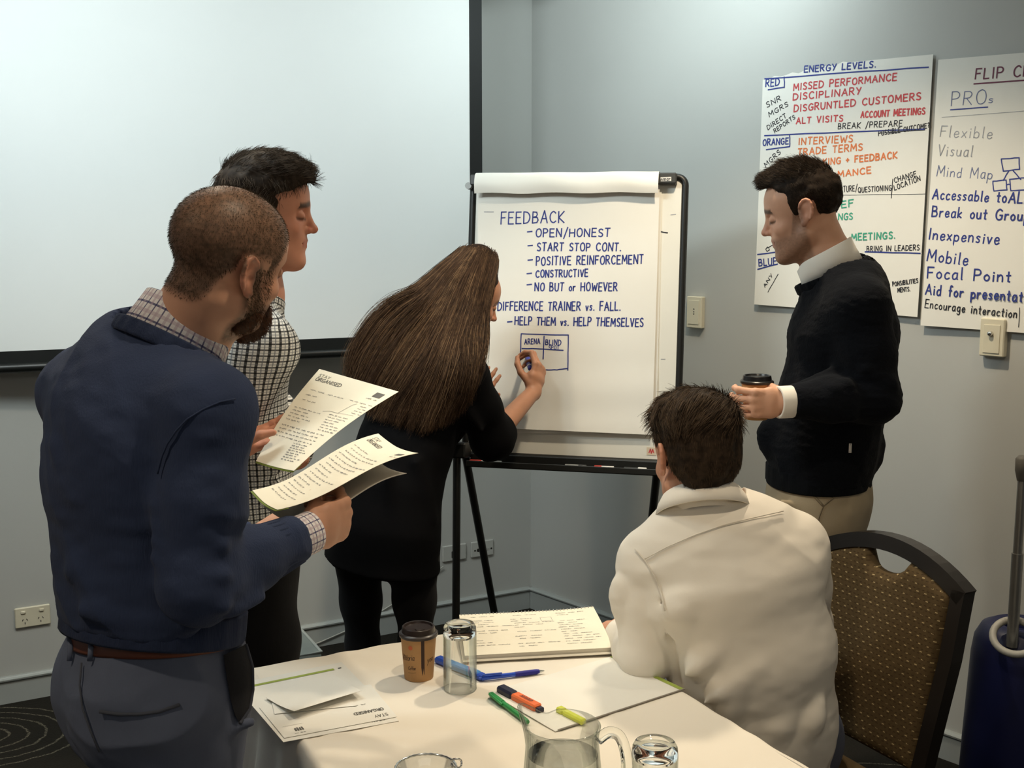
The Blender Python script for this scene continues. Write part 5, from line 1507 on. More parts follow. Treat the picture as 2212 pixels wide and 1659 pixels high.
# ================================================================== man in the checked shirt
def man_check():
    a = math.radians(32); f = vec(math.cos(a), math.sin(a), 0); r = np.cross(f, vec(0, 0, 1)); Z = vec(0, 0, 1); Y0 = 2.65
    pel = V3(W(515, 1180, Y0))
    root = thing('person', 'man in black and white checked shirt and dark trousers behind the navy sweater', 'person', (pel[0], pel[1], 0), 0, 'people around the flip chart')
    H = Head(W(574, 462, Y0), (math.cos(math.radians(8)), math.sin(math.radians(8))), 6, 0, 1.03)
    torso = [(W(545, 618, Y0), .075, .072, r), (W(500, 690, Y0), .150, .095, r), (W(488, 770, Y0), .192, .122, r), (W(490, 920, Y0), .180, .122, r), (W(500, 1050, Y0), .174, .122, r), (W(510, 1130, Y0), .172, .124, r)]
    torso = [(V3(c), p, q, s) for c, p, q, s in torso]
    shR = V3(W(572, 752, 2.49)); elR = V3(W(486, 985, 2.42)); wrR = V3(W(528, 945, 2.26)) + vec(0, .0, 0)
    e_ = V3(PG1.p(.0, .66)); n_ = V3(PG1.n); dR = unit(vec(.93, .30, .16)); dR = unit(dR - n_ * (dR @ n_)); wrR = e_ - dR * .116 - n_ * .014; elR = V3(W(440, 1010, 2.50))
    shL = V3(W(400, 735, 2.82)); shL = torso[2][0] - r * .165 + Z * .03; elL = V3(W(592, 900, 2.88)); wrL = V3(W(640, 990, 2.72))
    hR, hL = pel + r * .085, pel - r * .085
    kR, kL = hR + f * .03, hL + f * .06; kR[2] = kL[2] = .52; aR, aL = kR - f * .03, kL - f * .02; aR[2] = aL[2] = .09
    legs = ((hR, kR, aR, f), (hL, kL, aL, f))
    arms = (([shR, elR, wrR], [.060, .050, .042], .028), ([shL, elL, wrL], [.060, .050, .042], .028))
    def hands(S):
        hand(S, wrR, dR, n_, unit(vec(.1, -.95, .1)), ((.0, .1, .05), (-.02, .1, .05), (-.02, .1, .05), (.0, .1, .05)), ((.70, .42, .62), (.92, .20, .26), (.98, .10, -.20)), .96)
        d = unit(vec(-.1, -.75, .15)); hand(S, wrL, d, unit(vec(.1, .1, .95)), unit(vec(-1, .2, 0)), ((.2, .3, .2),) * 4, ((.6, .7, .1), (.9, .3, .1), (1, 0, .1)))
    body, V, F = figure(root, H, torso, arms, 'c58a70', pel, r, (.165, .125), legs, V3(W(545, 640, Y0)), (.058, .066), hands, red=.8)
    K = Sdf(); K.spine(torso[1:], .05); K.seg(torso[0][0] - Z * .03, torso[1][0], (.080, .078), (.150, .095), r, .04)
    K.chain([torso[1][0] + r * .05, shR], [.075, .066], .05); K.chain([torso[1][0] - r * .05, shL], [.08, .066], .05)
    for q in arms: K.chain(q[0], [.066, .056, .046], .03)
    for (p, q) in (((600, 980), (560, 1010)), ((605, 1010), (556, 1035)), ((600, 1050), (560, 1080)), ((612, 900), (590, 960))): K.rc(W(*p, 2.52), W(*q, 2.50), .009, .006, .02)
    wrist_cut(K, elR, wrR); wrist_cut(K, elL, wrL)
    axn = unit(vec(.36, .10, .92)); cN = V3(W(542, 640, Y0)); neck_cut(K, cN - axn * .02, axn)
    K.cut(W(510, 1148, Y0), (0, 0, -1))
    ck = check_mat('black_white_check', 'dcdcd8', [(0, .0125, 0, .0034, '16181c', .92), (1, .0125, 0, .0030, '16181c', .88), (0, .0125, .5, .0016, '6b7078', .7), (1, .0125, .5, .0016, '6b7078', .6)])
    def uvf(P):
        c = np.array([t[0] for t in torso]); zc = c[::-1, 2]
        x0 = np.interp(P[:, 2], zc, c[::-1, 0]); y0 = np.interp(P[:, 2], zc, c[::-1, 1])
        return np.stack([np.arctan2((P[:, 0] - x0) * r[0] + (P[:, 1] - y0) * r[1], (P[:, 0] - x0) * f[0] + (P[:, 1] - y0) * f[1]) * .155, P[:, 2] + .04 * (P[:, 0] - x0)], 1)
    garment('shirt', K, ck, root, .0045, uvf=uvf, fold=lambda V: creases(V, vec(.3, 0, -1), .008, 12, 4, 4))
    collar(root, cN - axn * .012, axn, f, .073, .071, .044, ck, .28, .045, .017)
    band(root, 'shirt_cuff', wrR - unit(wrR - elR) * .02, wrR - elR, Z, .038, .034, .05, .003, ck, 0, 0)
    trousers(root, knit_mat('black_trouser_cloth', '0b0b0d', .1, .05, .8), W(510, 1128, Y0), pel, r, (.172, .128), legs, (.098, .088, .074, .068, .064), .035)
    band(root, 'belt', W(510, 1140, Y0), (0, 0, 1), r, .170, .127, .034, .003, mat('black_belt_leather', '17150f', rough=.4), 0, 0)
    shoe(root, aR, f); shoe(root, aL, f)
    # short wavy hair
    mh = hair_mat('short_dark_brown_hair', '241c16', '54473a', 110)
    B = Sdf(); H.ell(B, (0, -.014, .046), (.082, .100, .088), .02); H.ell(B, (0, .022, .078), (.066, .072, .058), .03); H.ell(B, (0, .066, .088), (.046, .030, .026), .02)
    cap_cut(B, H, lambda x, y, z: np.interp(y, HL_Y, HL_Z))
    Vb, Fb = B.mesh(.004); Vb = Vb + vnormals(Vb, Fb) * (.004 * vnoise(Vb, 55, 3))[:, None]
    ho = np_mesh('hair', Vb, Fb, mh, root)
    strands('hair_strands', ho, Vb, Fb, 7000, mh, flow_local(H, lambda x, y, z: (0 * x + .2 * np.sign(x) * (z < .08), np.where(z > .06, .5 + 0 * z, -.5), np.where(z > .08, .35, -1.0))), .028, .0005, 5, .35, .45, .15, seed=21)
    return root


# ================================================================== woman writing on the pad
def woman():
    f = unit(vec(.67, .74, 0)); r = np.cross(f, vec(0, 0, 1)); Z = vec(0, 0, 1)
    pel = V3(W(828, 1120, 3.25))
    root = thing('person', 'woman with long brown hair in black dress leaning in to write on the pad', 'person', (pel[0], pel[1], 0), 0, 'people around the flip chart')
    H = Head(W(1013, 648, 3.54), (.90, .43), 24, -2, .95)
    torso = [(W(992, 735, 3.50), .058, .058, r), (W(948, 785, 3.45), .135, .085, r), (W(912, 850, 3.38), .172, .118, r), (W(872, 970, 3.31), .148, .112, r), (W(842, 1060, 3.27), .158, .122, r), (W(828, 1140, 3.25), .178, .132, r)]
    torso = [(V3(c), p, q, s) for c, p, q, s in torso]
    shR, elR, wrR = V3(W(1010, 815, 3.30)), V3(W(1062, 945, 3.36)), V3(W(1153, 846, 3.61))
    shL, elL, wrL = V3(W(905, 800, 3.60)), V3(W(955, 930, 3.68)), V3(W(1006, 884, 3.655))
    hR, hL = V3(W(893, 1190, 3.20)), V3(W(775, 1190, 3.32))
    kR = V3(W(897, 1390, 3.22)); kL = V3(W(784, 1390, 3.34)); aR = kR + vec(-.01, .03, 0); aL = kL + vec(.02, .02, 0); aR[2] = aL[2] = .085
    fd = unit(vec(.5, .85, 0)); legs = ((hR, kR, aR, fd), (hL, kL, aL, fd))
    arms = (([shR, elR, wrR], [.055, .050, .038], .0235), ([shL, elL, wrL], [.052, .047, .036], .0225))
    tips = {}
    def hands(S):
        d = unit(vec(.22, .42, .88))
        tips['r'] = hand(S, wrR, d, unit(vec(-.82, .56, .0)), unit(vec(-.30, -.45, .80)), ((.52, 1.0, .55), (.62, 1.05, .6), (.80, 1.1, .6), (.95, 1.15, .6)), ((.62, .35, .70), (.85, .1, .55), (.9, -.15, .35)), .96)
        d = unit(V3(W(1034, 842, 3.66)) - wrL)
        hand(S, wrL, d, unit(vec(0, 1, 0)), unit(vec(.9, 0, .3)), ((.15, .2, .1),) * 4, ((.7, .7, .1), (.9, .4, .1), (1, .1, .1)), .86)
    body, V, F = figure(root, H, torso, arms, 'b27f62', pel, r, (.165, .125), legs, V3(W(992, 740, 3.50)), (.046, .052), hands, True, thin=.010, lr=(.060, .044, .036, .036, .028))
    md = knit_mat('black_jersey', '09090b', .08, .08, .8, (200, 200, 200), .0)
    K = Sdf(); K.spine(torso, .05)
    K.seg(torso[-1][0], V3(W(824, 1212, 3.25)), (.180, .134), (.192, .146), r, .04)
    K.chain([torso[1][0] + r * .04, shR], [.07, .060], .05); K.chain([torso[1][0] - r * .04, shL], [.07, .058], .05)
    eR2 = elR + unit(wrR - elR) * .055
    K.chain([shR, (shR + elR) / 2, elR, eR2], [.060, .060, .060, .058], .03); K.chain([shL, elL, elL + unit(wrL - elL) * .05], [.057, .054, .056], .03)
    K.chain([elR + vec(.0, 0, -.02), V3(W(1085, 968, 3.38))], [.05, .022], .03)
    K.p.append((lambda P, c=eR2, w=unit(wrR - elR): np.where(np.linalg.norm(P - c, axis=1) < .11, (P - c) @ w, -1.0), V3(eR2), 1e9, .004, 'cut'))
    for q in (((900, 1000), (930, 1120), 3.16), ((840, 1030), (860, 1190), 3.13), ((990, 860), (1040, 930), 3.26)): K.rc(W(*q[0], q[2]), W(*q[1], q[2]), .010, .007, .03)
    K.cut(W(824, 1216, 3.25), (-.10, .0, -1))
    garment('dress', K, md, root, .005, fold=lambda V: .004 * vnoise(V * vec(1, 1, .5), 12, 9))
    trousers(root, knit_mat('black_leggings', '0d0d10', .05, .05, .8), V3(W(828, 1150, 3.25)), pel, r, (.166, .122), legs, (.074, .058, .047, .047, .036), .05, name='leggings')
    shoe(root, aR, fd); shoe(root, aL, fd)
    # long hair: guides from crown to tips
    G = [[(1008, 549, 3.50), (955, 592, 3.45), (905, 640, 3.41), (852, 664, 3.37), (805, 715, 3.32), (775, 765, 3.29), (757, 815, 3.27)],
         [(1014, 547, 3.49), (962, 604, 3.43), (918, 660, 3.39), (866, 705, 3.34), (820, 770, 3.29), (790, 825, 3.26), (774, 868, 3.25)],
         [(1022, 546, 3.48), (978, 612, 3.42), (942, 682, 3.38), (895, 750, 3.32), (856, 808, 3.28), (828, 850, 3.25), (806, 890, 3.24)],
         [(1032, 546, 3.48), (996, 618, 3.42), (966, 700, 3.37), (932, 775, 3.32), (898, 832, 3.27), (872, 868, 3.25), (855, 905, 3.24)],
         [(1042, 547, 3.49), (1014, 625, 3.43), (990, 710, 3.38), (964, 790, 3.33), (942, 850, 3.29), (926, 890, 3.27), (915, 925, 3.26)],
         [(1047, 550, 3.50), (1026, 628, 3.44), (1008, 718, 3.40), (994, 795, 3.36), (976, 850, 3.32), (966, 885, 3.30), (958, 915, 3.29)],
         [(1056, 556, 3.52), (1034, 628, 3.47), (1018, 715, 3.44), (1018, 790, 3.40), (1006, 840, 3.37), (1000, 865, 3.36), (998, 885, 3.35)],
         [(1066, 563, 3.56), (1050, 612, 3.51), (1030, 690, 3.47), (1030, 750, 3.45), (1030, 800, 3.44), (1026, 830, 3.43), (1024, 850, 3.42)]]
    Gw = np.array([[V3(W(*p)) for p in g] for g in G])
    mh = hair_mat('long_brown_hair', '1c130e', '503c2c', 60)
    B = Sdf(); H.ell(B, (0, -.014, .045), (.083, .101, .088), .02)
    cap_cut(B, H, lambda x, y, z: np.interp(y, [-.13, -.02, .01, .04, .07, .1], [-.12, -.10, -.06, .03, .06, .078]))
    def lift(p, px, py, Y, m):
        while Y > 2.9 and K.evalp(np.array([V3(W(px, py, Y))]))[0] < m: Y -= .01
        return V3(W(px, py, Y))
    Gw = np.array([[lift(None, *p, m) for p, m in zip(g, (.0, .01, .03, .032, .026, .02, .012))] for g in G])
    rr = [.022, .028, .032, .028, .020, .012, .005]
    for g in Gw:
        B.chain([p + vec(0, .025 if i < 3 else .035, 0) for i, p in enumerate(g)], rr, .03)
    Vb, Fb = B.mesh(.005)
    Vb = relax(Vb, Fb, 1); Vb = Vb - vnormals(Vb, Fb) * .007
    ho = np_mesh('hair', Vb, Fb, mh, root)
    rg = np.random.default_rng(5); n, k = 13000, 16
    u = rg.uniform(-.45, len(Gw) - 1.1, n); i0 = np.clip(np.floor(u).astype(int), 0, len(Gw) - 2); w = (u - i0)[:, None, None]
    base = Gw[i0] * (1 - w) + Gw[i0 + 1] * w                      # n,7,3
    tt = np.linspace(0, 6, k); lo = np.minimum(tt.astype(int), 5); fr_ = (tt - lo)[None, :, None]
    P = base[:, lo] * (1 - fr_) + base[:, lo + 1] * fr_
    P[:, 1:-1] = (P[:, :-2] + 2 * P[:, 1:-1] + P[:, 2:]) / 4
    ln = rg.uniform(.78, 1.06, n)
    tt2 = np.linspace(0, 6, k)[None] * ln[:, None]; tt2 = np.minimum(tt2, 6.3); lo2 = np.minimum(tt2.astype(int), 5); ff = (tt2 - lo2)[:, :, None]; ii = np.arange(n)[:, None]
    P = base[ii, lo2] * (1 - ff) + base[ii, lo2 + 1] * ff
    P[:, 1:-1] = (P[:, :-2] + 2 * P[:, 1:-1] + P[:, 2:]) / 4
    uc = np.round(u * 14 + rg.normal(0, .25, n)) / 14; ic = np.clip(np.floor(uc).astype(int), 0, len(Gw) - 2); wc = (uc - ic)[:, None, None]
    bc_ = Gw[ic] * (1 - wc) + Gw[ic + 1] * wc; Pc = bc_[ii, lo2] * (1 - ff) + bc_[ii, lo2 + 1] * ff
    P = P + (Pc - P) * (np.linspace(0, 1, k)[None, :, None] ** 1.2 * .85)
    off = rg.normal(0, 1, (n, 1, 3)) * vec(.012, .008, .011); off[:, :, 1] -= .006
    wig = np.stack([vnoise(np.concatenate([uc[:, None] * 9, np.full((n, 1), j * .35), rg.random((n, 1)) * .6], 1), 1.0, 2) for j in range(k)], 1)
    P = P + off * np.concatenate([np.linspace(.5, .9, k // 2), np.linspace(.9, .55, k - k // 2)])[None, :, None] + wig[:, :, None] * vec(.020, .008, .010) * np.linspace(.1, 1, k)[None, :, None]
    P = push_out(B, P, rg.uniform(-.004, .006, (n, 1)) * np.linspace(.6, 1, k)[None])
    P[:, 1:-1] = (P[:, :-2] + 2 * P[:, 1:-1] + P[:, 2:]) / 4
    tone = vnoise(np.stack([uc * 14 * .77, uc * 0 + 3.3, uc * 0], 1), 1.0, 5) + rg.normal(0, .35, n)
    ml_ = hair_mat('light_brown_hair', '3f2f22', '84694e', 60)
    P = push_out(K, P, .006)
    hair_curves('hair_strands', ho, P[tone < .42], .0006, mh); hair_curves('highlight_strands', ho, P[tone >= .42], .0006, ml_)
    st = np.array([[V3(W(*p)) for p in ((1062, 640, 3.53), (1052, 700, 3.50), (1041, 760, 3.47), (1037, 815, 3.45), (1044, 850, 3.44), (1046, 878, 3.44))]] * 40) + rg.normal(0, .0022, (40, 1, 3))
    hair_curves('loose_strands', ho, st, .0007, mh)
    # marker in the writing hand
    tip = V3(BP(1140, 768, .0135)); end = V3(W(1149, 812, 3.57)); dm = unit(end - tip)
    mk = thing('marker_pen', 'blue marker in the writing hand of the woman in black', 'marker', tuple(tip))
    mv = MB(); mv.tube([tip + dm * .030, tip + dm * .108], .0084, 16); mv.build('barrel', m_mbl, mk, smooth=True, sharp=50)
    mv = MB(); mv.tube([tip + dm * .001, tip + dm * .010], [.0012, .0025], 10); mv.build('nib', ink_blue, mk, smooth=True)
    mv = MB(); mv.tube([tip + dm * .010, tip + dm * .029], [.0045, .0068], 14); mv.build('grip', m_mb, mk, smooth=True, sharp=50)
    mv = MB(); mv.tube([tip + dm * .109, tip + dm * .119], .0079, 16); mv.build('white_band', m_mw, mk, smooth=True, sharp=50)
    mv = MB(); mv.tube([tip + dm * .120, tip + dm * .136, tip + dm * .140], [.0079, .0076, .005], 16); mv.build('end_plug', m_mbl, mk, smooth=True, sharp=50)
    return root


# ================================================================== man with the takeaway cup (right)
def man_cup():
    Y0 = 3.0; f = unit(vec(-.96, .28, 0)); r = np.cross(f, vec(0, 0, 1)); l = -r; Z = vec(0, 0, 1)
    pel = V3(W(1768, 1075, Y0))
    root = thing('person', 'man in black sweater over white collar holding a takeaway cup on the right', 'person', (pel[0], pel[1], 0), 0, 'people around the flip chart')
    H = Head(W(1735, 462, Y0), (-.95, .31), 15, 0, .98)
    torso = [(W(1788, 560, Y0), .070, .068, r), (W(1826, 628, Y0), .150, .098, r), (W(1822, 720, Y0), .195, .128, r), (W(1800, 860, Y0), .184, .130, r), (W(1776, 960, Y0), .176, .132, r), (W(1768, 1030, Y0), .172, .130, r)]
    torso = [(V3(c), p, q, s) for c, p, q, s in torso]
    shL, elL, wrL = V3(W(1856, 668, 2.82)), V3(W(1888, 858, 2.79)), V3(W(1704, 868, 2.74))
    shR = torso[2][0] + r * .175 + Z * .07; elR = V3(W(1800, 860, 3.20)); wrR = V3(W(1745, 985, 3.19))
    hL, hR = pel + l * .085 - Z * .03, pel - l * .085 - Z * .03
    kL = V3(W(1700, 1330, 2.93)); kR = V3(W(1672, 1330, 3.10)); aL = kL + vec(.03, .02, 0); aR = kR + vec(.02, .02, 0); aL[2] = aR[2] = .09
    legs = ((hL, kL, aL, f), (hR, kR, aR, f))
    arms = (([shL, elL, wrL], [.062, .054, .044], .030), ([shR, elR, wrR], [.062, .054, .044], .030))
    cupc = V3(W(1634, 862, 2.80))
    def hands(S):
        d = unit(vec(-.98, -.02, -.05))
        hand(S, wrL, d, unit(vec(-.08, .98, .05)), unit(vec(.04, 0, 1)), ((.55, .85, .45), (.55, .85, .5), (.60, .9, .55), (.65, .95, .6)), ((.40, .22, .85), (.60, .0, .8), (.85, -.1, .5)), .94, spread=(.10, .02, -.07, -.18))
        hand(S, wrR, unit(vec(-.3, 0, -1)), unit(vec(0, -1, 0)), unit(vec(-1, 0, 0)), ((.3, .3, .2),) * 4, ((.8, .5, .2), (.9, .2, .2), (1, 0, .2)))
    body, V, F = figure(root, H, torso, arms, 'd3a286', pel, r, (.165, .13), legs, V3(W(1792, 575, Y0)), (.058, .066), hands, beard=.62, bcol='4a382c', nose=1.0, vox=.0028)
    K = Sdf(); K.spine(torso[1:], .05); K.seg(torso[0][0] - Z * .03, torso[1][0], (.078, .076), (.150, .098), r, .04)
    K.chain([torso[1][0] + l * .05, shL], [.08, .070], .05); K.chain([torso[1][0] - l * .05, shR], [.08, .068], .05)
    K.chain([shL, (shL + elL) / 2, elL], [.073, .066, .060], .03); K.chain([elL, (elL + wrL) / 2, wrL], [.060, .051, .042], .03); K.chain([shR, elR, wrR], [.068, .058, .046], .03)
    K.rc(W(1662, 935, 2.98), W(1664, 955, 2.98), .03, .03, .04); K.rc(W(1888, 960, 3.0), W(1884, 985, 3.0), .025, .025, .04)
    for q in (((1800, 800), (1720, 835), 2.80), ((1830, 830), (1840, 900), 2.73), ((1870, 800), (1930, 830), 2.74), ((1800, 842), (1770, 885), 2.725)): K.rc(W(*q[0], q[2]), W(*q[1], q[2]), .009, .006, .025)
    wrist_cut(K, elL, wrL, .006); wrist_cut(K, elR, wrR)
    axn = unit(vec(-.40, .10, .90)); cN = V3(W(1789, 572, Y0)); neck_cut(K, cN - axn * .036, axn, .108)
    K.cut(W(1770, 1030, Y0), (.0, 0, -1))
    mk = knit_mat('black_textured_knit', '0b0e14', .5, .12, .9, (160, 160, 160), .02)
    _, Vs, Fs = garment('sweater', K, mk, root, .0040, rl=3, fold=lambda V: creases(V, vec(.8, 0, -.5), .005, 12, 4, 8) + .0012 * vnoise(V * vec(1, 1, 2.5), 45, 3))
    mrb = knit_mat('black_rib_knit', '0b0e13', .5, .1, .92, (500, 500, 8), .02)
    band(root, 'neck_rib', cN - axn * .030, axn, r, .0955, .0935, .026, .006, mrb)
    band(root, 'hem_rib', W(1768, 1020, Y0), (0, 0, 1), r, .173, .132, .050, .004, mrb)
    wd = unit(wrL - elL); mw = mat('white_shirt_cotton', 'ece8df', rough=.8, var=.02, spec=.2, bump=.05, bscale=400)
    band(root, 'shirt_cuff', wrL + wd * .004, wd, Z, .036, .033, .050, .003, mw, 0, 0)
    collar(root, cN - axn * .012, axn, f, .074, .072, .056, mw, .25, .022, .012)
    tg = MB(); pts = [on_surf(Vs, x, y, .002, 2.85) for x, y in ((1834, 958), (1840, 958), (1839, 978), (1833, 978))]; tg.prism(pts, (0, -.001, 0)); tgo = tg.build('woven_tag', mw, root)
    tw = MB(); P_ = lambda x, y: Vector(on_surf(Vs, x, y, .0035, 2.85))
    tw.ribbon([P_(1837, 960), P_(1835, 964), P_(1838, 968), P_(1835, 972), P_(1836, 976)], .0012, (0, -1, 0)); tw.build('tag_mark', ink_bdk, tgo)
    mt = knit_mat('khaki_chino_cloth', '9c8f78', .14, .06, .85, (600, 600, 600))
    fo = [(V3(W(*p, 2.86)), V3(W(*q, 2.85)), .008) for p, q in (((1690, 1085), (1765, 1100)), ((1680, 1110), (1768, 1120)), ((1690, 1135), (1766, 1140)), ((1725, 1160), (1768, 1160)), ((1800, 1150), (1830, 1110)), ((1790, 1170), (1815, 1175)))]
    to, Vt, Ft = trousers(root, mt, V3(W(1770, 1012, Y0)), pel, r, (.166, .128), legs, (.100, .090, .078, .072, .066), .035, fo)
    ms = knit_mat('khaki_seam', '7d715d', .1)
    seam(to, 'pocket_edge', Vt, [(1741, 1036), (1742, 1050), (1757, 1070), (1778, 1093)], .0030, ms, 2.85); seam(to, 'side_seam', Vt, [(1800, 1075), (1778, 1093), (1768, 1120), (1766, 1160)], .0018, ms, 2.85)
    shoe(root, aL, f); shoe(root, aR, f)
    mh = hair_mat('dark_brown_hair', '1d1611', '43362a', 120)
    B = Sdf(); H.ell(B, (0, -.013, .044), (.0798, .0980, .0850), .02); H.ell(B, (0, .012, .088), (.060, .078, .050), .03); H.ell(B, (0, .060, .100), (.046, .028, .024), .02)
    cap_cut(B, H, lambda x, y, z: np.interp(y, [-.13, -.075, -.047, -.036, -.006, .004, .020, .028, .045, .075, .12], [-.105, -.098, -.045, .026, .030, -.016, -.010, .046, .072, .092, .092]))
    Vb, Fb = B.mesh(.0036); Vb = Vb + vnormals(Vb, Fb) * (.003 * vnoise(Vb, 60, 3))[:, None]
    ho = np_mesh('hair', Vb, Fb, mh, root)
    strands('hair_strands', ho, Vb, Fb, 15000, mh, flow_local(H, lambda x, y, z: (0 * x, np.where(z > .085, .75, -.45), np.where(z > .085, .55, -1.0))), lambda p: .008 + .022 * sm(.07, .12, H.loc(p)[:, 2]), .00045, 5, .45, .35, .0, seed=31)
    # takeaway cup in the hand
    cz = cupc; h, r0, r1 = .098, .0275, .0375
    cp = thing('takeaway_cup', 'takeaway coffee cup with black lid in the hand of the man in black', 'cup', (cz[0], cz[1], cz[2] - h / 2))
    make_cup(cp, h, r0, r1, m_kraft, m_lidb)
    return root

# ================================================================== seated man in the white shirt
def man_seated():
    f = unit(vec(-.12, .99, 0)); r = np.cross(f, vec(0, 0, 1)); l = -r; Z = vec(0, 0, 1)
    pel = vec(.545, 2.44, .56)
    root = thing('person', 'seated man in white shirt seen from behind with thick brown hair', 'person', (pel[0], pel[1], 0), 0, 'people around the flip chart')
    H = Head(W(1500, 988, 2.39), (-.30, .95), 10, 0, 1.0)
    torso = [(W(1524, 1082, 2.38), .070, .072, r), (W(1545, 1160, 2.37), .150, .095, r), (W(1576, 1262, 2.35), .186, .122, r), (W(1624, 1420, 2.35), .172, .128, r), (W(1640, 1560, 2.38), .155, .132, r), (W(1636, 1670, 2.42), .165, .14, r)]
    torso = [(V3(c), p, q, s) for c, p, q, s in torso]
    shL, elL, wrL = V3(W(1402, 1212, 2.37)), V3(W(1392, 1418, 2.33)), V3(W(1336, 1372, 2.53))
    shR, elR, wrR = V3(W(1716, 1178, 2.40)), V3(W(1738, 1350, 2.52)), V3(W(1560, 1340, 2.72))
    hL, hR = pel + l * .09, pel + r * .09
    kd = unit(vec(-.30, .95, 0)); kL = hL + kd * .40; kR = hR + kd * .42; kL[2] = kR[2] = .50; aL = kL + vec(.0, -.04, 0); aR = kR + vec(0, -.04, 0); aL[2] = aR[2] = .09
    legs = ((hL, kL, aL, kd), (hR, kR, aR, kd))
    arms = (([shL, elL, wrL], [.060, .052, .042], .029), ([shR, elR, wrR], [.060, .052, .042], .029))
    def hands(S):
        d = unit(V3(W(1318, 1362, 2.58)) - wrL); 
        hand(S, wrL, d, unit(vec(.2, .1, -.95)), unit(vec(.3, .9, 0)), ((.45, .6, .4), (.5, .7, .4), (.55, .7, .4), (.6, .7, .4)), ((.7, .6, .2), (.95, .2, .2), (1, 0, .2)))
        hand(S, wrR, unit(vec(-.9, .2, -.1)), unit(vec(.1, .1, -.95)), unit(vec(-.2, .9, 0)), ((.45, .6, .4),) * 4, ((.7, .6, .2), (.95, .2, .2), (1, 0, .2)))
    body, V, F = figure(root, H, torso, arms, 'cf9b80', pel, r, (.17, .135), legs, V3(W(1522, 1090, 2.38)), (.056, .056), hands)
    K = Sdf(); K.spine(torso[1:], .05); K.seg(torso[0][0] - Z * .03, torso[1][0], (.080, .080), (.150, .098), r, .05)
    K.chain([torso[1][0] + r * .05 - Z * .012, shR], [.070, .068], .06); K.chain([torso[1][0] + l * .05 - Z * .012, shL], [.070, .066], .06)
    K.chain([shL, (shL + elL) / 2, elL], [.064, .062, .056], .010); K.chain([elL, wrL], [.056, .040], .010); K.chain([shR, (shR + elR) / 2, elR, wrR], [.068, .064, .058, .043], .025)
    B0 = 2.225
    for q in (((1440, 1305), (1530, 1285), 2.245, .006), ((1448, 1330), (1500, 1318), 2.24, .005), ((1480, 1460), (1560, 1390), 2.235, .008), ((1520, 1520), (1640, 1440), 2.222, .007), 
              ((1560, 1560), (1610, 1450), 2.235, .009), ((1740, 1580), (1770, 1520), 2.26, .009), ((1660, 1590), (1700, 1540), 2.25, .008), ((1346, 1290), (1350, 1340), 2.34, .006), ((1338, 1260), (1345, 1300), 2.34, .006)):
        a_, b_ = V3(W(*q[0], q[2])), V3(W(*q[1], q[2])); K.chain([a_, a_ * .7 + b_ * .3, a_ * .4 + b_ * .6, b_], [.001, q[3] * .8, q[3] * .8, .001], .035)
    K.chain([W(1434, 1300, 2.262), W(1450, 1380, 2.275), W(1462, 1470, 2.285)], [.004, .008, .010], .012, 'sub')
    wrist_cut(K, elL, wrL, .03); wrist_cut(K, elR, wrR, .0)
    axn = unit(vec(-.05, .50, .86)); cN = V3(W(1518, 1092, 2.37)); neck_cut(K, cN - axn * .010, axn, .092)
    K.cut(W(1618, 1660, 2.42), (0, 0, -1))
    mw = mat('white_cotton_shirt', 'ebe5da', rough=.75, var=.02, vscale=5, spec=.2, bump=.12, bscale=60)
    so, Vs, Fs = garment('shirt', K, mw, root, .0045, rl=2, fold=lambda V: creases(V, vec(.75, 0, -.45), .0070, 9, 3.0, 8, 1.25) * sm(1.16, 1.0, V[:, 2]) + .0012 * vnoise(V * vec(1, 1, 2), 26, 3))
    ms = mat('shirt_seam_thread', 'd9d2c6', rough=.8)
    seam(so, 'yoke_seam', Vs, [(1392, 1208), (1440, 1182), (1500, 1156), (1560, 1135), (1620, 1120), (1692, 1104)], .0012, ms, 2.25)
    seam(so, 'sleeve_seam', Vs, [(1372, 1186), (1394, 1212), (1416, 1248), (1430, 1288), (1436, 1320)], .0016, ms, 2.28)
    collar(root, cN - axn * .010, axn, f, .076, .076, .042, mw, .25, .02, .026)
    band(root, 'shirt_cuff', wrL - unit(wrL - elL) * .045, wrL - elL, Z, .041, .037, .055, .003, mw, 0, 0)
    trousers(root, m_dtr, torso[-2][0], pel - Z * .02, r, (.178, .135), legs, (.095, .088, .072, .066, .062), .035)
    shoe(root, aL, kd); shoe(root, aR, kd)
    mh = hair_mat('thick_brown_hair', '221a14', '5d4c3b', 70)
    B = Sdf(); H.ell(B, (0, -.018, .048), (.085, .102, .088), .02); H.ell(B, (0, -.018, .084), (.083, .094, .057), .03); H.ell(B, (0, -.050, .000), (.074, .062, .075), .03); H.ell(B, (0, .05, .09), (.06, .05, .045), .03)
    cap_cut(B, H, lambda x, y, z: np.interp(y, [-.13, -.08, -.05, -.036, -.006, .004, .022, .032, .06, .085, .12], [-.086, -.084, -.055, .020, .028, -.016, -.014, .040, .056, .078, .078]))
    Vb, Fb = B.mesh(.004)
    Vb = Vb + vnormals(Vb, Fb) * (.004 * vnoise(Vb * vec(1, 1, .5), 45, 3))[:, None]
    ho = np_mesh('hair', Vb, Fb, mh, root)
    def fl(x, y, z):
        t = sm(.045, .075, z); return (t * -.75 + 0 * x, t * -.6 - .15 * (1 - t), -t * .15 - (1 - t))
    strands('hair_strands', ho, Vb, Fb, 9000, mh, flow_local(H, fl), lambda p: .016 + .030 * sm(.03, .09, H.loc(p)[:, 2]), .0006, 6, .16, .24, .14, seed=41)
    return root

np_mesh('backrest', np.array([list(v) for v in CHAIR_BACK[0]]), np.array(CHAIR_BACK[1]), m_uph, chair, uv=np.array(CHAIR_BACK[2]))
man_navy(); man_check(); woman(); man_cup(); man_seated()
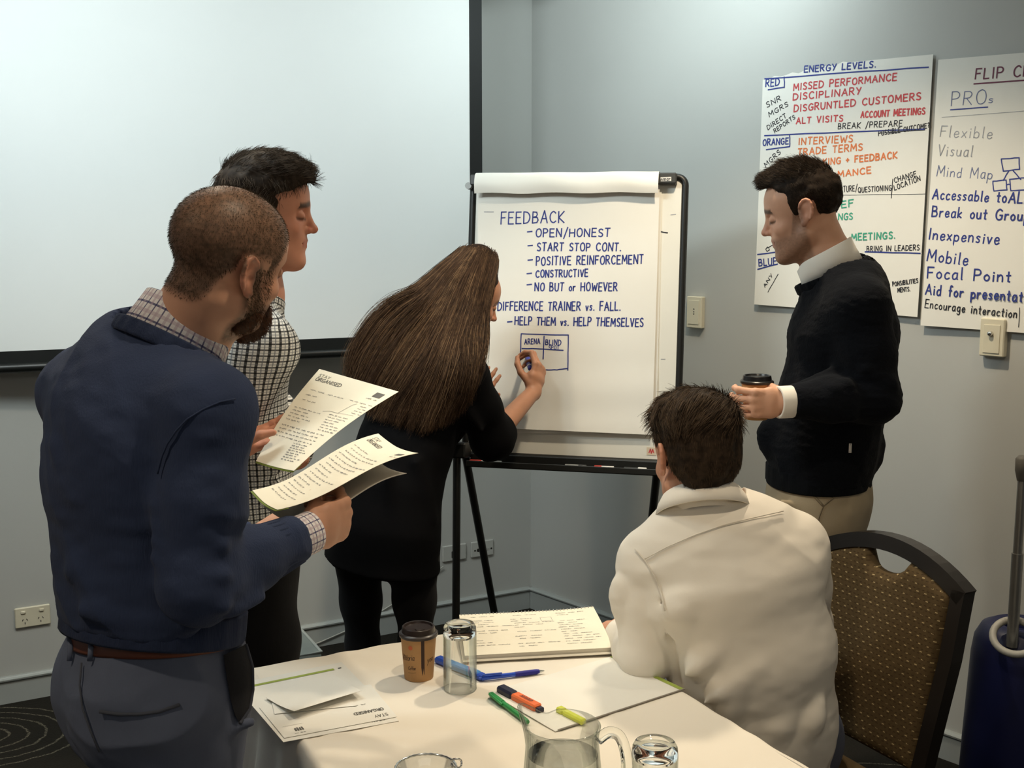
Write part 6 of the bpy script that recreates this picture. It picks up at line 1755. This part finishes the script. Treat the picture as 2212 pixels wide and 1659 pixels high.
# ------------------------------------------------------------------ things on the table and papers in the hands
def glass_mat(name, col=(1, 1, 1), rough=.0, ior=1.47):
    m = bpy.data.materials.new(name); m.use_nodes = True; N, L, b = nodes(m)
    b.inputs['Base Color'].default_value = (*col, 1); b.inputs['Roughness'].default_value = rough; b.inputs['IOR'].default_value = ior; b.inputs['Transmission Weight'].default_value = 1.0
    tc = N.new('ShaderNodeTexCoord'); nz = N.new('ShaderNodeTexNoise'); nz.inputs['Scale'].default_value = 25; L.new(tc.outputs['Object'], nz.inputs['Vector'])
    bp = N.new('ShaderNodeBump'); bp.inputs['Strength'].default_value = .06; bp.inputs['Distance'].default_value = .002; L.new(nz.outputs['Fac'], bp.inputs['Height']); L.new(bp.outputs[0], b.inputs['Normal'])
    return m
def thin_glass(name):
    m = bpy.data.materials.new(name); m.use_nodes = True; N = m.node_tree.nodes; L = m.node_tree.links
    N.remove(N['Principled BSDF']); out = N['Material Output']
    t = N.new('ShaderNodeBsdfTransparent'); g = N.new('ShaderNodeBsdfGlossy'); g.inputs['Roughness'].default_value = .02; g.inputs['Color'].default_value = (.85, .88, .85, 1)
    lw = N.new('ShaderNodeLayerWeight'); lw.inputs['Blend'].default_value = .36
    nz = N.new('ShaderNodeTexNoise'); nz.inputs['Scale'].default_value = 18; tc = N.new('ShaderNodeTexCoord'); L.new(tc.outputs['Object'], nz.inputs['Vector'])
    bp = N.new('ShaderNodeBump'); bp.inputs['Strength'].default_value = .08; bp.inputs['Distance'].default_value = .003; L.new(nz.outputs['Fac'], bp.inputs['Height']); L.new(bp.outputs[0], g.inputs['Normal'])
    cr = N.new('ShaderNodeMix'); cr.data_type = 'RGBA'; cr.inputs[6].default_value = (.985, .99, .985, 1); cr.inputs[7].default_value = (.34, .38, .35, 1); L.new(lw.outputs['Facing'], cr.inputs[0])
    pw = N.new('ShaderNodeMath'); pw.operation = 'POWER'; pw.inputs[1].default_value = 2.2; L.new(lw.outputs['Facing'], pw.inputs[0]); L.new(pw.outputs[0], cr.inputs[0]); L.new(cr.outputs[2], t.inputs['Color'])
    ad = N.new('ShaderNodeMath'); ad.operation = 'MULTIPLY_ADD'; ad.inputs[1].default_value = .5; ad.inputs[2].default_value = .03; L.new(lw.outputs['Fresnel'], ad.inputs[0])
    mx = N.new('ShaderNodeMixShader'); L.new(ad.outputs[0], mx.inputs[0]); L.new(t.outputs[0], mx.inputs[1]); L.new(g.outputs[0], mx.inputs[2]); L.new(mx.outputs[0], out.inputs[0])
    return m
m_glass = glass_mat('clear_glass', (.96, .98, .965), 0, 1.25); m_thin = thin_glass('thin_clear_glass'); m_water = glass_mat('water', (.97, .985, .98), 0, 1.2)
ON = TZ + .0012
def tumbler(p, label, h=.136, r=.0335):
    g = thing('drinking_glass', label, 'glass', (p.x, p.y, ON), 0, 'upturned drinking glasses')
    wall = [(r * .945, h - .026), (r * .945, .030), (r * .945, .001), (r * .96, 0), (r * .985, 0), (r * .995, .001), (r, .030), (r, h - .018)]
    MB().lathe(wall, 56, g.location).build('tumbler_wall', m_thin, g, smooth=True)
    base = [(0, h - .021), (.70 * r, h - .022), (.90 * r, h - .026), (.995 * r, h - .022), (r, h - .017), (.965 * r, h - .007), (.86 * r, h - .0005), (.74 * r, h), (.64 * r, h - .002), (.4 * r, h - .004), (0, h - .0045)]
    MB().lathe(base, 56, g.location).build('thick_base', m_glass, g, smooth=True)
    return g
tumbler(GZ(994, 1487, ON), 'upturned drinking glass beside the paper coffee cup')
q = GZ(1415, 1606, ON + .134); tumbler(q, 'upturned drinking glass nearest the camera right of the water jug', .136, .036)

# paper coffee cup with script lettering
q = GZ(905, 1462, ON); CUPH, CR0, CR1 = .100, .0292, .0368
cup = thing('coffee_cup', 'kraft paper coffee cup with dark brown lid standing on the table', 'cup', (q.x, q.y, ON))
lid = make_cup(cup, CUPH, CR0, CR1, m_kraft, m_lidn)
sl_ = MB(); 
sl_.box((q.x + .004, q.y - .012, ON + CUPH * .90 + .0165), (.018, .012, .002), Matrix.Rotation(.5, 4, 'Z'), .0008); sl_.build('sip_tab', m_lidn, lid)
toc = math.atan2(-q.y, -q.x)                      # towards the camera
def cyl(s, h, lift=.0004):
    """s metres to the right round the cup as seen, h height"""
    r = CR0 + (CR1 - CR0) * h / (CUPH * .94) + lift; a = toc + s / r
    return Vector((q.x + r * math.cos(a), q.y + r * math.sin(a), ON + h))
def ccurve(mb, pts, w):
    d = []
    for i in range(len(pts) - 1):
        for k in range(4): d.append(tuple(np.array(pts[i]) * (1 - k / 4) + np.array(pts[i + 1]) * k / 4))
    d.append(pts[-1])
    a = []
    for s, h in d:
        p = cyl(s, h); a.append(p)
    nm = (cyl(pts[0][0], pts[0][1], .01) - cyl(pts[0][0], pts[0][1], 0)).normalized()
    mb.ribbon(a, w, nm)
def clet(mb, text, s0, h0, size, w, adv, slope=0.0):
    x = s0
    for c in text:
        gw, sts = _glyph(c)
        for st in sts: ccurve(mb, [(x + (px + py * .18) * size, h0 + (x - s0) * slope + py * size * 1.5) for px, py in st], w)
        x += (gw + .16) * size * adv
sv = MB(); sv.grid([[cyl(.0085 + e, h, .0003) for e in (-.0035, -.001, .001, .0035)] for h in (.002, .03, .06, .09)]); sv.build('side_seam_stripe', m_cupdk, cup, smooth=True)
tx = MB(); clet(tx, 'Vittoria', -.0415, .043, .0088, .0011, .92, .16); clet(tx, 'Coffee', -.0235, .0255, .0052, .0009, .9, .1); clet(tx, 'you', .0180, .040, .0090, .0010, 1.0, .2)
ccurve(tx, [(-.024, .019), (-.015, .0195), (-.006, .021)], .0007)
tx.build('cup_lettering', m_cupdk, cup)
dt = MB(); P = [cyl(-.0175 + .0048 * math.cos(t), .074 + .0048 * math.sin(t), .0005) for t in [2 * math.pi * k / 20 for k in range(20)]]; dt.add(P, [tuple(range(20))]); dt.build('round_logo', mat('orange_red_print', 'c8643c', rough=.6), cup)

# water jug
jc = GZ(1216, 1568, .945)
jug = thing('water_jug', 'glass water jug with handle at the front edge of the table', 'jug', (jc.x, jc.y, ON))
def jug_body():
    n = 72; H_ = .195; sp_a = math.radians(150)
    out = [(.030, 0), (.050, .001), (.056, .008), (.0575, .03), (.0585, .08), (.0575, .125), (.0545, .155), (.053, .172), (.0545, .188), (.056, H_)]
    inn = [(.0525, H_), (.0510, .188), (.0495, .172), (.0510, .155), (.0540, .125), (.0550, .08), (.0535, .03), (.050, .014), (.030, .011), (0, .011)]
    prof = [(0, 0)] + out + [(.0545, H_ + .0018)] + inn
    vs = []; 
    for (r, z) in prof:
        for k in range(n):
            a = 2 * math.pi * k / n; d = abs((a - sp_a + math.pi) % (2 * math.pi) - math.pi)
            w = math.exp(-(d / .30) ** 2) * sm(.135, H_, np.array([z]))[0]
            dip = .005 * math.exp(-((d - .62) / .22) ** 2) * sm(.16, H_, np.array([z]))[0]
            wv = .0006 * math.sin(a * 9) * (1 if .02 < z < .14 else 0)
            rr = r + (.020 * w if r > .01 else 0) + wv
            vs.append((jc.x + rr * math.cos(a), jc.y + rr * math.sin(a), ON + z + .016 * w - dip))
    m_ = len(prof)
    fs = [(i * n + k, i * n + (k + 1) % n, (i + 1) * n + (k + 1) % n, (i + 1) * n + k) for i in range(m_ - 1) for k in range(n)]
    return MB().add(vs, fs).build('jug_body', m_thin, jug, smooth=True)
jug_body()
ha = math.radians(-8); hd = Vector((math.cos(ha), math.sin(ha), 0)); J0 = Vector((jc.x, jc.y, ON))
hp = [J0 + hd * r + UPZ * z for r, z in ((.052, .176), (.068, .188), (.084, .182), (.093, .155), (.094, .12), (.088, .085), (.074, .055), (.056, .046))]
hq = []
for i in range(len(hp) - 1):
    p0, p1, p2, p3 = hp[max(i - 1, 0)], hp[i], hp[i + 1], hp[min(i + 2, len(hp) - 1)]
    for k in range(5):
        t = k / 5; hq.append(.5 * (2 * p1 + (p2 - p0) * t + (2 * p0 - 5 * p1 + 4 * p2 - p3) * t * t + (3 * p1 - p0 - 3 * p2 + p3) * t ** 3))
hq.append(hp[-1])
MB().tube(hq, .0085, 16).build('jug_handle', m_glass, jug, smooth=True)
wt = MB().lathe([(0, .0106), (.030, .0106), (.0502, .0138), (.0538, .03), (.0553, .08), (.0543, .125), (.0518, .150), (.047, .1512), (0, .1510)], 56, J0)
wt.build('water', m_water, jug, smooth=True, sharp=60)

# glass dish with a wire ring at the front
q = GZ(920, 1668, .79)
dish = thing('glass_dish', 'glass dish with beaded rim and wire ring at the bottom edge of the picture', 'dish', (q.x, q.y, ON))
MB().lathe([(0, 0), (.026, 0), (.030, .004), (.040, .022), (.048, .044), (.050, .046), (.0505, .044), (.043, .021), (.033, .006), (.026, .003), (0, .003)], 56, dish.location).build('bowl', m_thin, dish, smooth=True)
bd = MB(); D0 = Vector(dish.location)
bd.tube([D0 + Vector((.0498 * math.cos(t), .0498 * math.sin(t), .0462)) for t in [2 * math.pi * k / 64 for k in range(66)]], [.0016 + .0007 * (k % 2) for k in range(66)], 8); bd.build('beaded_rim', m_chrome, dish, smooth=True)
rg_ = MB(); c0 = GZ(986, 1649, .80); rg_.tube([D0 + Vector((.0505, .004, .045))] + [c0 + Vector((.0085 * math.cos(t), .002 * math.sin(3 * t), .0085 * math.sin(t))) for t in [math.pi + 2 * math.pi * k / 40 for k in range(38)]], [.0014 + .0006 * (k % 2) for k in range(39)], 8); rg_.build('wire_ring', m_chrome, dish, smooth=True)

# pens
def pen_axis(x0, y0, x1, y1, r): return GZ(x0, y0, ON + r), GZ(x1, y1, ON + r)
def pm(name, col, rough=.35, **k): return mat(name, col, rough=rough, **k)
m_lb = pm('light_blue_plastic', '4f8fd0'); m_db = pm('royal_blue_plastic', '2a50b8'); m_tb = pm('translucent_blue', '3558c8', .15); m_gr = pm('green_plastic', '2f8f4a'); m_or = pm('orange_plastic', 'f2743c'); m_nv = pm('navy_black_plastic', '1b1d38'); m_ye = pm('yellow_green_plastic', 'cfd648'); m_gripp = pm('violet_blue_rubber', '2c2a90', .6)
def boxpen(name, label, cat, A, B, segs, w, h):
    d = (B - A); L_ = d.length; d.normalize(); n = UPZ.cross(d).normalized(); M3 = Matrix((d, n, UPZ)).transposed().to_4x4()
    r = thing(name, label, cat, (A.x, A.y, ON), 0, 'highlighters on the table')
    for (t0, t1, k, nm, m, bev) in segs:
        MB().box(A + d * L_ * (t0 + t1) / 2 + UPZ * (h * k / 2 - h / 2), ((t1 - t0) * L_, w * k, h * k), M3, bev).build(nm, m, r)
    return r, d, n, L_
A, B = pen_axis(944, 1423, 1044, 1462, .007)
r_, d, n, L_ = boxpen('highlighter', 'light blue highlighter lying behind the upturned glass', 'highlighter', A, B, ((0, .24, 1.0, 'cap', m_db, .004), (.24, .90, .96, 'barrel', m_lb, .003), (.90, 1.0, .9, 'end_cap', m_db, .003)), .021, .014)
A, B = pen_axis(1080, 1486, 1170, 1533, .007)
r_, d, n, L_ = boxpen('highlighter', 'orange highlighter with navy cap beside the green pen', 'highlighter', A, B, ((0, .36, 1.0, 'cap', m_nv, .004), (.36, .92, .95, 'barrel', m_or, .003), (.92, 1.0, .7, 'end_cap', m_nv, .002)), .022, .015)
bl = MB(); bc = A + d * L_ * .64 + UPZ * .0078
TR.seed(9)
for k in range(7): bl.ribbon([bc + d * (-.016 + .005 * k) + n * -.004, bc + d * (-.013 + .005 * k) + n * .001 * (k % 3), bc + d * (-.014 + .005 * k) + n * .004], .0016, UPZ)
bl.build('printed_logo', m_nv, r_)
A, B = pen_axis(1206, 1531, 1262, 1560, .006)
boxpen('highlighter', 'yellow highlighter lying behind the water jug', 'highlighter', A, B, ((0, .25, 1.0, 'cap', m_ye, .003), (.25, 1.0, .94, 'barrel', m_ye, .003)), .016, .012)
A, B = pen_axis(1034, 1466, 1176, 1449, .0055); d = (B - A).normalized(); L_ = (B - A).length
pen = thing('ballpoint_pen', 'blue ballpoint pen in front of the spiral notebook', 'pen', (A.x, A.y, ON))
MB().tube([A, A + d * L_ * .04], [.003, .0035], 12).build('clicker', m_db, pen, smooth=True, sharp=50)
MB().tube([A + d * L_ * .04, A + d * L_ * .55], .0048, 14).build('barrel', m_tb, pen, smooth=True, sharp=50)
MB().tube([A + d * L_ * .55, A + d * L_ * .70, A + d * L_ * .88, A + d * L_ * .92], [.0052, .0056, .0052, .004], 14).build('grip', m_gripp, pen, smooth=True, sharp=50)
MB().tube([A + d * L_ * .92, A + d * L_ * .985, B], [.0036, .0016, .0007], 12).build('tip', m_chrome, pen, smooth=True, sharp=60)
n = UPZ.cross(d).normalized()
MB().tube([A + d * L_ * .05 + UPZ * .005 - n * .002, A + d * L_ * .07 + UPZ * .008 - n * .003, A + d * L_ * .34 + UPZ * .0075 - n * .004], .0022, 8).build('clip', m_db, pen, smooth=True, sharp=50)
A, B = pen_axis(1060, 1499, 1140, 1560, .0055); d = (B - A).normalized(); L_ = (B - A).length; n = UPZ.cross(d).normalized()
pen = thing('felt_pen', 'green felt pen lying left of the orange highlighter', 'pen', (A.x, A.y, ON))
MB().tube([A, A + d * .004, A + d * L_ * .34], [.004, .0058, .0060], 14).build('cap', m_gr, pen, smooth=True, sharp=50)
MB().tube([A + d * L_ * .34, A + d * L_ * .97, B], [.0052, .0052, .004], 14).build('barrel', m_gr, pen, smooth=True, sharp=50)
MB().tube([A + d * .003 - n * .004 + UPZ * .003, A + d * .008 - n * .007 + UPZ * .004, A + d * L_ * .36 - n * .007 + UPZ * .003, A + d * L_ * .40 - n * .006 + UPZ * .002], [.002, .0024, .0026, .0022], 8).build('clip', m_gr, pen, smooth=True, sharp=50)

# ------------------------------------------------------------------ sheets of paper
m_grn = mat('green_print', '9aab4e', rough=.7); m_gink = mat('pen_ink_grey', '77777a', rough=.7, var=.1); m_gink2 = mat('pen_ink_pale', '93928f', rough=.7, var=.1); m_prn = mat('printed_grey', '5e5d5a', rough=.7)
# upper sheet, held by the man in the checked shirt
pg = PG1
sh = thing('sheet_of_notes', 'upper sheet of handwritten notes held near the woman in black', 'paper', tuple(pg.p(.5, .5)), 0, 'sheets held in the hands')
m_note = mat('note_paper', 'f3edda', rough=.8, var=.01)
pg.sheet('page', m_note, sh)
mb = MB(); pg.text(mb, 'STAY', .06, .085, .0078, .0010, 1.0); pg.text(mb, 'ORGANISED', .06, .132, .0082, .0017, 1.0); mb.build('heading', m_prn, sh)
mb = MB(); mb.add([pg.p(u, v, .0006) for u, v in ((.83, .075), (.93, .075), (.93, .135), (.83, .135))], [(0, 1, 2, 3)]); lg = mb.build('square_logo', m_prn, sh)
mb = MB(); pg.scrawl(mb, .80, .165, .13, .0026, .0007, random.Random(5)); mb.build('logo_caption', m_gink2, sh)
rg = random.Random(2); mb = MB()
for (u, v, L_) in ((.10, .24, .13), (.36, .24, .17), (.66, .235, .28), (.10, .30, .16), (.11, .36, .2)): pg.scrawl(mb, u, v, L_, .0024, .0005, rg)
for i in range(5): pg.scrawl(mb, .08, .45 + .032 * i, rg.uniform(.25, .55), .0022, .0005, rg)
for i in range(4): pg.scrawl(mb, .08, .64 + .034 * i, rg.uniform(.55, .85), .0024, .0005, rg)
for i in range(7): pg.scrawl(mb, .62 + .01 * i, .43 + .028 * i, rg.uniform(.15, .32), .0020, .0005, rg)
for i in range(8): pg.scrawl(mb, .5 - .0 * i, .77 + .022 * i, rg.uniform(.2, .42), .0020, .0005, rg)
for i in range(4): pg.scrawl(mb, .86, .27 + .03 * i, .1, .0018, .0005, rg)
pg.line(mb, [(.50, .42), (.58, .40), (.65, .40), (.71, .40), (.735, .34), (.76, .28), (.79, .255)], .0008); pg.line(mb, [(.71, .40), (.80, .39), (.93, .385)], .0005)
mb.build('handwriting', m_gink, sh)
gs = MB(); P = [[pg.p(u / 12, v, -.0012) for u in range(13)] for v in (.93, .97, 1.012)]; gs.grid([r[::-1] for r in P], .001, pg.n); gs.build('green_backing', m_grn, sh, smooth=True)

# lower sheet, held by the man in the navy sweater
pg = PG2
sh = thing('sheet_of_notes', 'lower sheet of handwritten notes in the hand of the man in navy', 'paper', tuple(pg.p(.5, .5)), 0, 'sheets held in the hands')
pg.sheet('page', m_note, sh)
mb = MB(); pg.text(mb, 'STAY', .08, .075, .0085, .0011, 1.0); pg.text(mb, 'ORGANISED', .08, .122, .0085, .0015, 1.05); mb.build('heading', m_prn, sh)
mb = MB(); mb.add([pg.p(u, v, .0006) for u, v in ((.80, .09), (.92, .075), (.92, .11), (.80, .125))], [(0, 1, 2, 3)]); mb.build('dark_logo', m_prn, sh)
mb = MB(); pg.scrawl(mb, .80, .155, .12, .0026, .0007, random.Random(6)); mb.build('logo_caption', m_gink2, sh)
mb = MB(); rg = random.Random(4)
for i in range(17): pg.scrawl(mb, rg.uniform(.06, .12), .22 + .041 * i, rg.uniform(.3, .8), .0026, .0005, rg)
mb.build('handwriting', m_gink, sh)
bk_ = Page(W(800, 985, 2.20), W(880, 1030, 2.06), W(640, 1122, 1.90), W(560, 1080, 2.06), b2, -_F)
bk_.sheet('backing_folder', mat('grey_folder_card', 'b9b4ad', rough=.7), sh, .001, -.010)
gs = MB(); P = [[pg.p(u / 12, v, -.0014) for u in range(13)] for v in (.93, .97, 1.015)]; gs.grid([r[::-1] for r in P], .001, pg.n); gs.build('green_backing', m_grn, sh, smooth=True)

# printed pages lying on the table at the left, read from the far side
def tablepage(c, z, bend=lambda u, v: 0.0): return Page(*[GZ(x, y, z) for x, y in c], bend, UPZ)
pgA = tablepage(((862, 1557), (612, 1603), (505, 1478), (738, 1430)), ON + .0006)
sh = thing('printed_page', 'printed page with green line lowest on the left of the table', 'paper', tuple(pgA.p(.5, .5)), 0, 'papers at the left of the table'); pgA.sheet('page', m_paper, sh)
mb = MB(); pgA.text(mb, 'STAY', .10, .075, .0085, .0012); mb.build('heading', m_prn, sh)
mb = MB(); mb.add([pgA.p(u, v, .0006) for u, v in ((.12, .893), (.90, .893), (.90, .922), (.12, .922))], [(0, 1, 2, 3)]); mb.build('green_line', m_grn, sh)
mb = MB(); mb.add([pgA.p(u, v, .0006) for u, v in ((.05, .90), (.08, .90), (.08, .915), (.05, .915))], [(0, 1, 2, 3)]); mb.build('page_mark', m_prn, sh)
pgB = tablepage(((858, 1548), (614, 1594), (560, 1528), (800, 1478)), ON + .0020)
sh = thing('printed_page', 'printed page with heading read from the far side, on top of the green lined page', 'paper', tuple(pgB.p(.5, .5)), 0, 'papers at the left of the table'); pgB.sheet('page', m_paper, sh)
mb = MB(); pgB.text(mb, 'STAY', .06, .14, .0085, .0012); pgB.text(mb, 'ORGANISED', .06, .30, .0085, .0018); mb.build('heading', m_prn, sh)
mb = MB(); pgB.scrawl(mb, .17, .48, .07, .003, .0006, random.Random(8)); mb.build('small_note', m_gink2, sh)
mb = MB()
for k in range(4): mb.add([pgB.p(u, v, .0006) for u, v in ((.80 + .02 * k, .12), (.814 + .02 * k, .12), (.814 + .02 * k, .21 - .02 * (k % 2)), (.80 + .02 * k, .21))], [(0, 1, 2, 3)])
mb.build('square_logo', m_prn, sh); mb = MB(); pgB.line(mb, [(.78, .30), (.95, .30)], .0007); pgB.scrawl(mb, .80, .06, .1, .0024, .0006, random.Random(7)); mb.build('logo_caption', m_gink2, sh)
for (c, lab, z, bd_) in ((((770, 1524), (593, 1542), (586, 1512), (740, 1494)), 'plain white sheet tucked under the folded one at the left of the table', .0036, .0), (((782, 1504), (636, 1549), (574, 1506), (716, 1452)), 'folded white sheet topmost of the papers at the left of the table', .0056, .012)):
    pgC = tablepage(c, ON + z, lambda u, v, b=bd_: b * (1 - v) ** 2 + .0)
    sh = tag(pgC.sheet('white_sheet', m_paper, None, .0005), lab, 'paper', 'papers at the left of the table')

# blank folder with green edge at the right, spiral notebook
a, b, e = GZ(1326, 1417, ON + .001), GZ(1479, 1489, ON + .001), GZ(1295, 1549, ON + .001)
dd = (e - b).normalized(); pgD = Page(a + dd * .33, a, b, b + dd * .33, lambda u, v: 0, UPZ)
sh = thing('folder', 'blank white folder with green edge in front of the seated man', 'folder', tuple(pgD.p(.5, .5)))
pgD.sheet('cover', m_paper, sh, .0010, .0006)
mb = MB(); mb.grid([[pgD.p(u, v, .0011) for v in (0, .25, .5, .75, 1)] for u in (.965, .985, 1.0)], 0); mb.build('green_edge', m_grn, sh)
mb = MB(); mb.tube([pgD.p(.02, 1.0, .001), pgD.p(1.0, 1.0, .001)], .0016, 8); mb.build('folded_edge', mat('grey_card_edge', '9a948a', rough=.7), sh)
TLn, TRn, BRn, BLn = GZ(992, 1328, .782), GZ(1281, 1315, .782), GZ(1324, 1399, .7655), GZ(1004, 1417, .7655)
pgN = Page(TLn, TRn, BRn, BLn, lambda u, v: .004 * math.sin(v * 3) + .006 * (u ** 6) * (1 - v), UPZ)
sh = thing('spiral_notebook', 'open spiral notebook with handwritten page at the far corner of the table', 'notebook', tuple(pgN.p(.5, .5)))
pgN.sheet('page', m_note, sh, .0008); pgN.sheet('page_block', mat('page_edges', 'd8d2c4', rough=.8), sh, .0075, -.0012)
pgN2 = Page(TLn + Vector((-.006, -.012, -.010)), TRn + Vector((.004, -.012, -.010)), BRn + Vector((.003, -.012, -.0015)), BLn + Vector((-.004, -.012, -.0015)), lambda u, v: .003 * math.sin(v * 3), UPZ); pgN2.sheet('back_cover', mat('notebook_card', 'c9c2b2', rough=.7), sh, .0012, -.0078)
for k in range(38):
    c0 = pgN.p(.012 + .976 * k / 37, .0, -.002); ax_ = (TRn - TLn).normalized(); o1 = (TLn - BLn).normalized()
    pts = [c0 + o1 * (.0045 * math.cos(t) - .001) + pgN.n * .0050 * math.sin(t) + ax_ * .0012 * t / 6 for t in [2 * math.pi * j / 12 for j in range(12)]]
    MB().tube(pts, .0006, 5).build('spiral_ring', m_chrome, sh, smooth=True)
mb = MB(); rg = random.Random(12)
for (u0, u1) in ((.06, .30), (.36, .62), (.68, .93)):
    for i in range(15):
        if rg.random() < .8: pgN.scrawl(mb, u0 + rg.uniform(0, .03), .10 + .055 * i, rg.uniform(.08, u1 - u0), .0022, .0005, rg)
pgN.line(mb, [(.58, .2), (.66, .2), (.66, .3), (.58, .3), (.58, .2)], .0006)
mb.build('handwriting', m_gink, sh)
